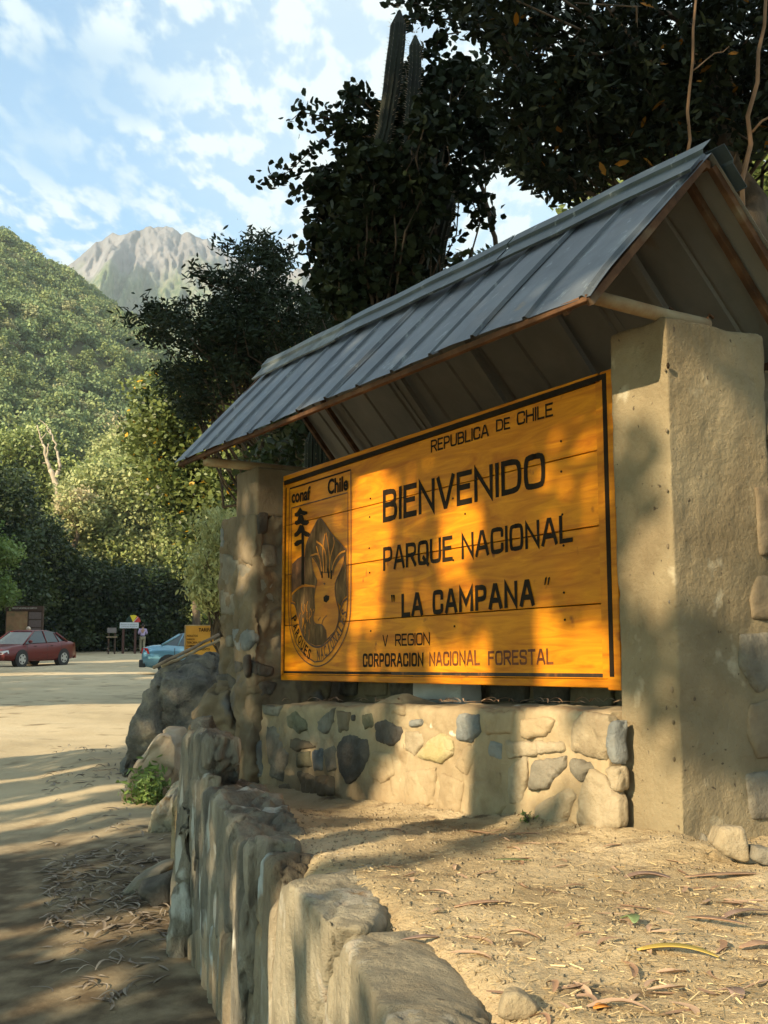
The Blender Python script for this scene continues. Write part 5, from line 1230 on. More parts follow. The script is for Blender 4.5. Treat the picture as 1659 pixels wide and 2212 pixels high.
# ------------------------------------------------------------------ trees near the sign
def gz(Y): return SLOPE*Y
def ground_at(x, Y, z=None):
    p = at(x, 1439, Y); return (p[0], p[1], gz(Y) if z is None else z)
P8 = lambda L: [((600+x*.8101)/1.17179, (y*.8101)/1.17179) for x, y in L]      # crop of the upper right
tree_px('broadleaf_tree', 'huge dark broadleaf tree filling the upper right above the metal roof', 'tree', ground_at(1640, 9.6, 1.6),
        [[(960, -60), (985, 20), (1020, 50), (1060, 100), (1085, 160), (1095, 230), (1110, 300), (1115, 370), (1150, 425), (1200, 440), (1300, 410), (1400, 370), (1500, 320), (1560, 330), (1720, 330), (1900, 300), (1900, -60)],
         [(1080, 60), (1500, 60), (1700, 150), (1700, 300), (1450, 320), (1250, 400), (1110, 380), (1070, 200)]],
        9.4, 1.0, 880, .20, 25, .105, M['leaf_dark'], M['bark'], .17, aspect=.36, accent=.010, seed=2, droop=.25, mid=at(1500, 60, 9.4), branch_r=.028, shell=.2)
# stems of that thicket
for (a, b, r0, nm, lb) in (((1655, 60, 1600, 470), None, .022, 'tan_stem', 'thin reddish tan stem rising at the right edge in front of the dark tree'), ((1505, -20, 1480, 300), None, .014, 'tan_stem', 'slim tan stem inside the dark tree above the ridge of the roof')):
    x0, y0, x1, y1 = a; r = np.random.default_rng(int(x0)); m = MB(); limb(m, at(x1, y1+60, 8.2), at(x0, y0-80, 8.3), r0, r0*.6, 8, 8, .02, r)
    limb(m, at(x1+(x0-x1)*.45, y1+(y0-y1)*.45, 8.25), at(x0+70, y0+120, 8.4), r0*.5, r0*.2, 5, 6, .06, r)
    tag(m.build(nm, M['bark_tan'], None, True), lb, 'tree stem')
m = MB(); limb(m, at(1660, 640, 8.6), at(1530, 100, 9.2), .14, .09, 8, 10, .04, np.random.default_rng(5)); tag(m.build('tree_trunk', M['bark'], None, True), 'dark leaning tree trunk behind the right end of the roof', 'tree trunk')
# vine covered cactus
vine = [P8([(330, 275), (390, 270), (440, 330), (480, 330), (510, 230), (560, 150), (620, 130), (660, 190), (740, 190), (770, 240), (770, 300), (800, 360), (830, 420), (810, 500), (770, 560), (730, 600), (660, 640), (650, 720), (600, 800), (560, 860), (430, 925), (280, 925), (250, 860), (240, 760), (225, 690), (250, 600), (240, 560), (290, 520), (340, 470), (310, 430), (330, 350)]),
        P8([(420, 330), (600, 300), (700, 400), (640, 640), (540, 840), (330, 880), (270, 720), (300, 600), (420, 450)])]
tree_px('vine_tree', 'dense round-leaved climber smothering the tall cactus left of the big tree', 'tree', ground_at(830, 11.5, 1.3), vine, 11.5, .55, 520, .17, 21, .095, M['leaf_vine'], M['bark'], .07, aspect=.72, seed=4, six=True, mid=at(850, 330, 11), shell=.2)
tree_px('vine_tree', 'lower mass of the round-leaved climber in front of the cactus stems', 'tree', ground_at(800, 10.4, 1.3), [[(745, 330), (800, 300), (835, 330), (900, 320), (960, 400), (950, 520), (900, 640), (800, 700), (720, 690), (690, 620), (720, 500), (760, 420)], [(860, 240), (930, 200), (960, 300), (900, 340)]], 10.25, .25, 190, .16, 26, .095, M['leaf_vine'], M['bark'], .05, aspect=.72, seed=44, mid=at(830, 560, 10.3), shell=.2)
# protruding sprays with separate leaves
def spray(polyline, Y, n, size, mat, root, r, aspect=.7, spread=.09, leafrows=2):
    P = [at(*p, Y) for p in polyline]; b = MB(); b.tube(P, [.010-.007*i/len(P) for i in range(len(P))], 5); b.build('twig', M['bark'], root)
    P = np.array(P); seg = np.linalg.norm(np.diff(P, axis=0), axis=1); cum = np.concatenate([[0], np.cumsum(seg)])
    u = r.random(n)**.8*cum[-1]; C = np.stack([np.interp(u, cum, P[:, k]) for k in range(3)], 1) + r.normal(size=(n, 3))*spread*(.5+.5*r.random((n, 1)))
    V, F, A = leaf_geo(C, size*(.6+.7*r.random(n)), size*aspect, r.random(n), r, .1, .2); link('leaves', mesh_np('leaves', V, F, mat, False, A), root)
r = np.random.default_rng(6)
vt = empty('climber_sprays', ground_at(800, 11, 1.4), 'long leafy sprays of the climber reaching left against the sky', 'climber shoots')
for pl, n in ((P8([(500, 480), (420, 430), (330, 400), (270, 440), (230, 470), (180, 520), (130, 560), (90, 560)]), 130), (P8([(400, 430), (310, 375), (250, 360), (200, 350), (170, 375)]), 90), (P8([(400, 540), (330, 545), (260, 560), (220, 590), (170, 615)]), 80), (P8([(420, 340), (380, 300), (340, 285)]), 50),
              (P8([(330, 780), (260, 790), (200, 755)]), 35), (P8([(560, 700), (640, 750), (695, 735)]), 35), (P8([(700, 600), (740, 640), (760, 700)]), 60), (P8([(720, 560), (770, 640), (810, 680)]), 40), (P8([(600, 830), (660, 830), (690, 830)]), 30), (P8([(770, 500), (820, 470), (850, 460)]), 50), (P8([(760, 30), (640, 25), (560, 10), (480, 14)]), 90), (P8([(760, 60), (660, 60), (560, 55), (540, 90)]), 90), (P8([(720, 20), (620, -10), (520, -20)]), 90), (P8([(700, 100), (640, 110), (620, 145)]), 50)):
    spray(pl, 11, int(n*1.2), .095, M['leaf_vine'], vt, r)
# --- columnar cacti
def cactus(pts, Y, rad, label, seed, ribs=11, foot=None, nm='columnar_cactus', spines=True, rtop=None):
    r = np.random.default_rng(seed); P = [at(x, y, Y) for x, y in pts]
    if foot is not None: P.append(np.array(foot))
    P = P[::-1]; Q = [P[0]]
    for a, b in zip(P[:-1], P[1:]):
        k = max(2, int(np.linalg.norm(b-a)/.12))
        for i in range(1, k+1): Q.append(a+(b-a)*i/k)
    n = len(Q); root = empty(nm, Q[0], label, 'cactus'); V = []; F = []; ns = ribs*2; sp = MB()
    for i, q in enumerate(Q):
        d = Q[min(i+1, n-1)]-Q[max(i-1, 0)]; d /= np.linalg.norm(d); a = np.cross(d, [0, 1, 0]); a /= np.linalg.norm(a); c = np.cross(d, a)
        endd = np.linalg.norm(Q[-1]-q); rr = rad*min(1, math.sqrt(max(1-(1-min(endd/(rad*1.3), 1))**2, 0.02)))*(1+.05*math.sin(i*.7+seed))
        if rtop: rr *= 1+(rtop-1)*i/n
        for k in range(ns):
            w = 2*math.pi*k/ns; f = 1.0 if k % 2 == 0 else .80; V.append(q+rr*f*(math.cos(w)*a+math.sin(w)*c))
        if spines and i % 1 == 0:
            for k in range(0, ns, 2):
                w = 2*math.pi*k/ns; o = math.cos(w)*a+math.sin(w)*c; p0 = q+rr*o
                for u in (-.02, .03): sp.add([p0+d*u, p0+d*(u+.006), p0+o*.035+d*(u+.012)], [(0, 1, 2)])
    for i in range(n-1):
        for k in range(ns): F.append([i*ns+k, i*ns+(k+1) % ns, (i+1)*ns+(k+1) % ns, (i+1)*ns+k])
    F.append([(n-1)*ns+k for k in range(ns)])
    m = MB(); m.add(V, F); m.build('stem', M['cactus'], root)
    if spines: sp.build('spines', M['deadwood'], root, recalc=False)['kind'] = 'stuff'
    return root
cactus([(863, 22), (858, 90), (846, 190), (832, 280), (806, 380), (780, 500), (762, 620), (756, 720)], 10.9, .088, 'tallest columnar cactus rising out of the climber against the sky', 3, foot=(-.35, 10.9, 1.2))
cactus([(897, 76), (897, 150), (888, 260), (880, 400), (872, 560), (868, 700)], 10.75, .066, 'shorter columnar cactus just right of the tallest one', 5, foot=(.2, 11.1, 1.2))
cactus([(975, 420), (962, 460), (948, 520), (940, 580), (930, 700)], 10.8, .085, 'leaning cactus stem hidden in the lower right of the climber', 7, foot=(.45, 10.8, 1.2))
for k, (x, top, w) in enumerate(((672, 925, .075), (692, 905, .085), (715, 930, .10))):
    cactus([(x+2, top), (x, 990), (x, 1100)], 11.6, w, ['left', 'middle', 'right'][k]+'most of three cactus stems seen through the gap under the roof', 9+k, foot=(at(x, 1439, 11.6)[0], 11.6, 1.0))
m = MB(); limb(m, at(1076, 560, 12.5), at(1046, 415, 12.5), .030, .026, 6, 8, .03, r); limb(m, at(1046, 415, 12.5), at(1010, 330, 12.5), .026, .015, 4, 8, .03, r)
tag(m.build('bare_branch', M['bark'], None, True), 'bare grey branch standing against the sky between the climber and the big tree', 'branch')

# --- dark pepper like tree at the left end of the roof
C7 = lambda L: [((400+x*.42194)/1.17179, (500+y*.42194)/1.17179) for x, y in L]
pep = [C7([(560, 250), (640, 250), (690, 330), (740, 400), (800, 480), (880, 560), (960, 640), (1080, 720), (900, 880), (700, 1000), (640, 1080), (560, 1000), (450, 900), (420, 800), (380, 700), (330, 620), (400, 560), (340, 500), (300, 440), (420, 480), (470, 400), (520, 330)]),
       C7([(60, 640), (150, 620), (240, 700), (330, 660), (420, 700), (560, 800), (640, 1000), (560, 1100), (420, 1060), (330, 950), (200, 900), (120, 940), (60, 860), (0, 850), (-60, 760), (-30, 680)]),
       C7([(0, 1040), (160, 980), (330, 960), (500, 1050), (480, 1150), (380, 1220), (250, 1230), (330, 1320), (220, 1330), (120, 1270), (60, 1180)]),
       C7([(900, 640), (1000, 560), (1080, 600), (1150, 700), (1000, 780), (900, 760)])]
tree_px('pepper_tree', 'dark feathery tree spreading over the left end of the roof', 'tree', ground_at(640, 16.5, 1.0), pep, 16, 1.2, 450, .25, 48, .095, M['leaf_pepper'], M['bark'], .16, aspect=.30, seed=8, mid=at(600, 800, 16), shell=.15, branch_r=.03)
pt_ = empty('pepper_tree_sprays', ground_at(600, 16, 1.0), 'outer twigs of the dark feathery tree reaching left over the hillside', 'twigs')
for pl, n in ((C7([(560, 560), (450, 530), (350, 500), (280, 470), (220, 460), (190, 440)]), 160), (C7([(560, 420), (480, 330), (420, 290), (360, 290)]), 120), (C7([(620, 300), (560, 230), (535, 205)]), 60), (C7([(760, 420), (800, 340), (770, 280)]), 70), (C7([(160, 760), (40, 740), (-60, 720), (-140, 700), (-230, 745)]), 150), (C7([(100, 700), (-40, 640), (-90, 600)]), 70),
              (C7([(100, 850), (0, 860), (-60, 820), (-150, 830)]), 80), (C7([(700, 380), (690, 300), (640, 240)]), 60), (C7([(400, 560), (300, 520), (240, 420), (200, 430)]), 60), (C7([(1000, 620), (940, 500), (920, 430)]), 20), (C7([(330, 640), (250, 620), (160, 640)]), 70)):
    spray(pl, 16, n, .12, M['leaf_pepper'], pt_, r, .30, .11)

# sunlit trees behind it
tree_px('green_tree', 'leafy sunlit green tree dotted with yellow below the dark feathery tree', 'tree', ground_at(480, 26, 1.1),
        [[(330, 830), (420, 800), (520, 760), (640, 720), (700, 780), (760, 900), (780, 1050), (600, 1250), (480, 1330), (470, 1200), (400, 1130), (340, 1060), (300, 960), (300, 880)], [(430, 980), (560, 950), (760, 920), (780, 1060), (560, 1200), (430, 1130)]],
        25, 2.0, 640, .60, 170, .115, M['leaf_yel'], M['bark'], .2, aspect=.6, accent=.03, seed=12, mid=at(560, 950, 25), second=(M['leaf_deep'], .35), branch_r=.04)
tree_px('drooping_tree', 'pale olive drooping foliage hanging left of the stone pillar', 'tree', ground_at(480, 20, .8), [[(430, 1130), (500, 1100), (520, 1330), (470, 1310), (440, 1290), (415, 1260), (440, 1200)]], 19.5, .6, 70, .35, 130, .10, M['leaf_pale'], M['bark'], .08, aspect=.35, seed=13, droop=.8)
tree_px('background_tree', 'sunlit green tree behind the right end of the roof', 'tree', ground_at(1700, 24, 2.5), [[(1440, 330), (1540, 290), (1660, 250), (1800, 240), (1850, 700), (1600, 640), (1540, 420)]], 22, 1.6, 170, .8, 80, .17, M['leaf_yel'], M['bark'], .2, aspect=.6, seed=14, mid=at(1750, 400, 22))
tree_px('background_tree', 'sunlit shrubby tree seen in gaps above the roof ridge', 'tree', ground_at(1350, 26, 2.5), [[(1230, 420), (1420, 330), (1600, 330), (1600, 520), (1300, 560)]], 25, 1.5, 90, .8, 60, .18, M['leaf_yel'], M['bark'], .2, aspect=.6, seed=15, mid=at(1400, 440, 25))
tree_px('understory_tree', 'dark shrubs behind the sign under the roof', 'tree', ground_at(750, 13.5, 1.3), [[(560, 900), (900, 640), (1000, 560), (1100, 560), (1150, 800), (900, 1100), (600, 1120)]], 13.5, .8, 120, .42, 90, .12, M['leaf_deep'], M['bark'], .08, aspect=.5, seed=16)

# --- trees round the parking lot
def lot_tree(nm, label, x, Y, polys, thick, ncl, R, per, size, leaf, seed, second=None, tr=.3, asp=.6, twigs=False, mid=None, group=None, droop=0):
    return tree_px(nm, label, 'tree', ground_at(x, Y), polys, Y, thick, ncl, R, per, size, leaf, M['bark'], tr, seed=seed, twigs=twigs, aspect=asp, second=second, mid=mid, six=False, group=group, branch_r=.06, droop=droop)
lot_tree('olive_tree', 'wide pale olive-green sunlit tree in the middle beyond the parking lot', 300, 80, [[(130, 1150), (150, 1060), (200, 1010), (260, 985), (330, 1000), (390, 1060), (430, 1120), (440, 1230), (380, 1260), (250, 1240), (160, 1230)]], 3.5, 299, 1.44, 169, 0.30, M['leaf_mid'], 21, (M['leaf_pale'], .45))
lot_tree('olive_tree', 'rounded light green tree top behind the pale olive tree', 250, 90, [[(190, 1040), (230, 960), (290, 930), (360, 950), (420, 1000), (440, 1080), (330, 1090), (220, 1080)]], 3, 156, 1.53, 156, 0.32, M['leaf_pale'], 22, (M['leaf_mid'], .5))
lot_tree('dry_tree', 'straw coloured half dry tree standing above the olive trees', 290, 95, [[(240, 960), (255, 910), (275, 895), (330, 930), (370, 980), (380, 1060), (330, 1080), (270, 1040)]], 2, 91, 1.27, 117, 0.27, M['leaf_dry'], 23, (M['leaf_pale'], .4), asp=.4)
lot_tree('silvery_tree', 'grey-green silvery bush at the left of the olive tree', 150, 76, [[(120, 1100), (150, 1060), (190, 1070), (200, 1120), (160, 1160), (125, 1150)]], 1.4, 44, 1.02, 117, 0.26, M['leaf_dry'], 24, (M['leaf_pale'], .5))
lot_tree('dark_tree', 'dark shaded tree at the left edge beyond the red car', 40, 64, [[(-80, 1010), (0, 1020), (50, 1040), (70, 1080), (60, 1180), (90, 1280), (60, 1380), (-80, 1380)]], 2.5, 195, 1.27, 156, 0.26, M['leaf_deep'], 25)
lot_tree('dark_tree', 'dark green tree with pale tips behind the information board', 110, 70, [[(20, 1130), (70, 1110), (120, 1140), (150, 1200), (190, 1230), (200, 1330), (190, 1385), (30, 1385)]], 2.5, 195, 1.27, 156, 0.26, M['leaf_deep'], 26, (M['leaf_mid'], .22))
lot_tree('dark_tree', 'dark tree mass behind the fire danger sign', 250, 73, [[(150, 1220), (260, 1230), (380, 1240), (460, 1230), (480, 1300), (470, 1375), (300, 1385), (160, 1395)]], 2.5, 312, 1.27, 156, 0.26, M['leaf_deep'], 27, (M['leaf_mid'], .10))
lot_tree('dark_tree', 'dark tree closing the lane behind the small walkers', 430, 92, [[(330, 1230), (520, 1200), (560, 1380), (470, 1392), (330, 1385)]], 2.5, 195, 1.44, 156, 0.29, M['leaf_deep'], 28, (M['leaf_mid'], .15))
lot_tree('green_tree', 'mid green sunlit tree between the pale olive tree and the stone pillar', 420, 68, [[(360, 1130), (420, 1080), (480, 1080), (500, 1180), (470, 1260), (400, 1240), (370, 1190)]], 2, 117, 1.19, 156, 0.26, M['leaf_mid'], 29, (M['leaf_deep'], .3))
lot_tree('bright_bush', 'bright fresh green branch reaching in at the left edge', -40, 52, [[(-60, 1110), (10, 1140), (22, 1200), (10, 1250), (24, 1290), (0, 1310), (-60, 1300)]], 1, 44, 0.77, 117, 0.19, M['leaf_fresh'], 30)
lot_tree('green_tree', 'sunlit green trees climbing the lower slope at the left', 60, 98, [[(-80, 960), (60, 930), (130, 960), (170, 1040), (140, 1120), (60, 1130), (-80, 1100)]], 3.5, 195, 1.70, 143, 0.36, M['leaf_mid'], 31, (M['leaf_deep'], .3))
# dead tree
dt = MB(); r = np.random.default_rng(33); Yd = 84
def dl(a, b, r0, r1): limb(dt, at(*a, Yd), at(*b, Yd), r0, r1, 6, 6, .06, r)
dl((131, 1075), (124, 1052), .36, .30); dl((124, 1052), (108, 1015), .26, .18); dl((108, 1015), (92, 960), .15, .09); dl((92, 960), (80, 918), .08, .04); dl((118, 1036), (130, 1010), .18, .14); dl((130, 1010), (124, 975), .13, .09); dl((124, 975), (108, 928), .09, .05); dl((108, 928), (86, 905), .05, .02)
dl((100, 990), (104, 958), .08, .05); dl((110, 940), (100, 925), .05, .02); dl((88, 950), (100, 935), .05, .03); dl((104, 1000), (92, 1000), .06, .03)
tag(dt.build('dead_tree', M['deadwood'], None, True), 'bleached bare dead tree sticking up above the bushes at the left', 'dead tree')

# ------------------------------------------------------------------ cars
def car(label, loc, heading, paint, L=4.35, Wd=1.68, H=1.40, boxy=False, seats=True):
    """car pointing along local +x"""
    root = empty('parked_car', loc, label, 'car'); ch, sh = math.cos(heading), math.sin(heading); loc = np.array(loc)
    up = np.array([-SLOPE*0, 0, 1.0])
    def T(p): return (loc[0]+p[0]*ch-p[1]*sh, loc[1]+p[0]*sh+p[1]*ch, loc[2]+p[2]+SLOPE*(p[0]*sh+p[1]*ch))
    hw = Wd/2
    st = [(-L/2, .42, .78, .80), (-L/2+.06, .30, .90, .92), (-L/2+.35, .24, .97, .99), (-L/2+.85, .22, .99, 1.0), (-.7, .20, .94, 1.0), (0, .20, .92, 1.0), (.75, .20, .90, 1.0), (1.15, .22, .87, 1.0), (1.7, .24, .80, .97), (L/2-.12, .28, .66, .90), (L/2, .36, .56, .80)]
    V = []; F = []; n = 12
    for (x, zb, zt, w) in st:
        w = w*hw
        prof = [(-w*.90, zb), (-w*.99, zb+.10), (-w, zb+(zt-zb)*.45), (-w*.985, zb+(zt-zb)*.75), (-w*.93, zt-.03), (-w*.80, zt), (w*.80, zt), (w*.93, zt-.03), (w*.985, zb+(zt-zb)*.75), (w, zb+(zt-zb)*.45), (w*.99, zb+.10), (w*.90, zb)]
        V += [T((x, y, z)) for y, z in prof]
    for i in range(len(st)-1):
        for k in range(n): F.append([i*n+k, i*n+(k+1) % n, (i+1)*n+(k+1) % n, (i+1)*n+k])
    F.append(list(range(n))); F.append([(len(st)-1)*n+k for k in range(n)])
    m = MB(); m.add(V, F); m.build('body', paint, root, True)
    # cabin: glass core, painted roof and posts
    cab = [(-1.55, .95, .95, .84), (-.95, .94, H-.07, .70), (-.55, .94, H-.015, .67), (.05, .92, H, .66), (.35, .92, H-.03, .67), (1.12, .88, .88, .82)]
    V = []; F = []
    for (x, zb, zt, w) in cab:
        wb = .90*hw; wt = w*hw
        V += [T((x, -wb, zb)), T((x, -wt, zt-.0)), T((x, wt, zt-.0)), T((x, wb, zb))]
    for i in range(5):
        for k in range(4): F.append([i*4+k, i*4+(k+1) % 4, (i+1)*4+(k+1) % 4, (i+1)*4+k])
    F += [[0, 1, 2, 3], [20, 21, 22, 23]]
    m = MB(); m.add(V, F); m.build('window', GLASS, root)
    rf = MB(); V = []; F = []
    for (x, zb, zt, w) in [(-1.0, 0, H-.085, .71), (-.55, 0, H-.005, .685), (.05, 0, H+.012, .675), (.38, 0, H-.025, .69)]:
        w = w*hw; V += [T((x, -w, zt-.035)), T((x, -w*.9, zt+.012)), T((x, w*.9, zt+.012)), T((x, w, zt-.035))]
    for i in range(3):
        for k in range(4): F.append([i*4+k, i*4+(k+1) % 4, (i+1)*4+(k+1) % 4, (i+1)*4+k])
    F += [[0, 1, 2, 3], [12, 13, 14, 15]]; rf.add(V, F); rf.build('roof', paint, root, True)
    for sg in (-1, 1):
        pm = MB()
        def post(x0, z0, x1, z1, w, y0=.905, y1=.70):
            a = (x0, sg*hw*y0, z0); b = (x1, sg*hw*y1, z1)
            pm.tube([T(a), T(b)], w, 6)
        post(1.14, .86, .38, H-.04, .032, y1=.70); post(-.25, .90, -.20, H-.02, .030, y1=.69); post(-1.55, .96, -.98, H-.09, .045, y1=.72); post(-1.02, .94, -.86, H-.08, .022, y1=.71)
        pm.build('window_post', paint, root, True)
        mm = MB(); p = (.92, sg*(hw+.07), .98); mm.ell(T(p), (.09, .09, .07), 8, 6); mm.build('mirror', paint, root, True)
        for x0 in (.45, -.55):
            MB().add([T((x0, sg*(hw+.003), .78)), T((x0+.16, sg*(hw+.003), .78)), T((x0+.16, sg*(hw+.02), .81)), T((x0, sg*(hw+.02), .81))], [(0, 1, 2, 3)]).build('door_handle', BLACKP, root)
        for x0, x1 in ((-.24, -.22), (.98, 1.0), (-1.12, -1.10)):
            MB().add([T((x0, sg*(hw*1.001), .3)), T((x1, sg*(hw*1.001), .3)), T((x1, sg*(hw*.99), .88)), T((x0, sg*(hw*.99), .88))], [(0, 1, 2, 3)]).build('door_gap', BLACKP, root)
        tl = MB(); tl.add([T((-L/2-.012, sg*hw*.42, .72)), T((-L/2-.012, sg*hw*.80, .70)), T((-L/2+.26, sg*hw*.985, .70)), T((-L/2+.20, sg*hw*.965, .88)), T((-L/2-.0, sg*hw*.80, .88)), T((-L/2-.0, sg*hw*.42, .88))], [(0, 1, 4, 5), (1, 2, 3, 4)]); tl.build('tail_light', REDL, root)
        hl = MB(); hl.add([T((L/2+.005, sg*hw*.40, .50)), T((L/2+.005, sg*hw*.78, .50)), T((L/2-.20, sg*hw*.93, .54)), T((L/2-.18, sg*hw*.90, .66)), T((L/2-.03, sg*hw*.76, .63)), T((L/2-.03, sg*hw*.40, .61))], [(0, 1, 4, 5), (1, 2, 3, 4)]); hl.build('headlight', CHROME, root)
        for xw in (-1.28, 1.28):
            w0 = sg*(hw-.19); w1 = sg*(hw+.005)
            arch = MB(); c = [T((xw+.37*math.cos(a), sg*(hw+.001), .31+.37*math.sin(a))) for a in np.linspace(0, 2*math.pi, 20)[:-1]]; c2_ = [T((xw+.37*math.cos(a), sg*(hw-.22), .31+.37*math.sin(a))) for a in np.linspace(0, 2*math.pi, 20)[:-1]]
            arch.prism(c2_, c); arch.build('wheel_arch', BLACKP, root)
            wh = empty('wheel', T((xw, sg*hw, 0)), parent=root)
            ty = MB(); ty.prism([T((xw+.30*math.cos(a), w0, .30+.30*math.sin(a))) for a in np.linspace(0, 2*math.pi, 25)[:-1]], [T((xw+.30*math.cos(a), sg*(hw+.012), .30+.30*math.sin(a))) for a in np.linspace(0, 2*math.pi, 25)[:-1]]); ty.build('tyre', BLACKP, wh)
            ri = MB(); 
            ri.prism([T((xw+.20*math.cos(a), sg*(hw+.010), .30+.20*math.sin(a))) for a in np.linspace(0, 2*math.pi, 21)[:-1]], [T((xw+.20*math.cos(a), sg*(hw+.020), .30+.20*math.sin(a))) for a in np.linspace(0, 2*math.pi, 21)[:-1]]); ri.build('rim', CHROME, wh)
            for k in range(5):
                a = k*2*math.pi/5+.5; q = [(xw+.13*math.cos(a+d_)*s_, .30+.13*math.sin(a+d_)*s_) for d_, s_ in ((-.30, .85), (.30, .85), (.26, 1.35), (-.26, 1.35))]
                MB().add([T((x, sg*(hw+.0225), z)) for x, z in q], [(0, 1, 2, 3)]).build('rim_opening', BLACKP, wh)
    for x, nm in ((-L/2-.035, 'bumper'), (L/2+.02, 'bumper')):
        b = MB(); b.box8([T(q) for q in ((x-.04, -hw*.86, .26), (x+.16 if x < 0 else x+.03, -hw*.93, .26), (x+.16 if x < 0 else x+.03, hw*.93, .26), (x-.04, hw*.86, .26), (x-.04, -hw*.86, .50), (x+.16 if x < 0 else x+.03, -hw*.93, .50), (x+.16 if x < 0 else x+.03, hw*.93, .50), (x-.04, hw*.86, .50))]); b.build(nm, BLACKP if 'blue' in label else paint, root, bevel=.02)
    return root
GLASS = plain('dark_car_glass', (.03, .045, .05), .08, 0, .8); BLACKP = plain('black_rubber', (.02, .02, .02), .7); REDL = plain('red_lens', (.45, .02, .015), .2, 0, .6); CHROME = plain('alloy_metal', (.55, .55, .54), .3, .6)
p = pt_road(78, 1441)
car('dark red sedan parked side-on at the left in the parking lot', (-14.4, 45.7, SLOPE*45.7), math.pi+1.19, plain('dark_red_paint', (.12, .008, .008), .35, .1, .4, .25))
car('bright red car mostly out of view behind the dark red sedan', (-19.6, 52.0, SLOPE*52), math.pi+.3, plain('bright_red_paint', (.32, .015, .012), .25, .1, .5, .8), H=1.50)
p = pt_road(322, 1452)
car('light blue car with black bumper parked behind the boulder and poles', (-5.75, 37.6, SLOPE*37.6), .10, plain('light_blue_paint', (.13, .27, .36), .2, .3, .5, .8))

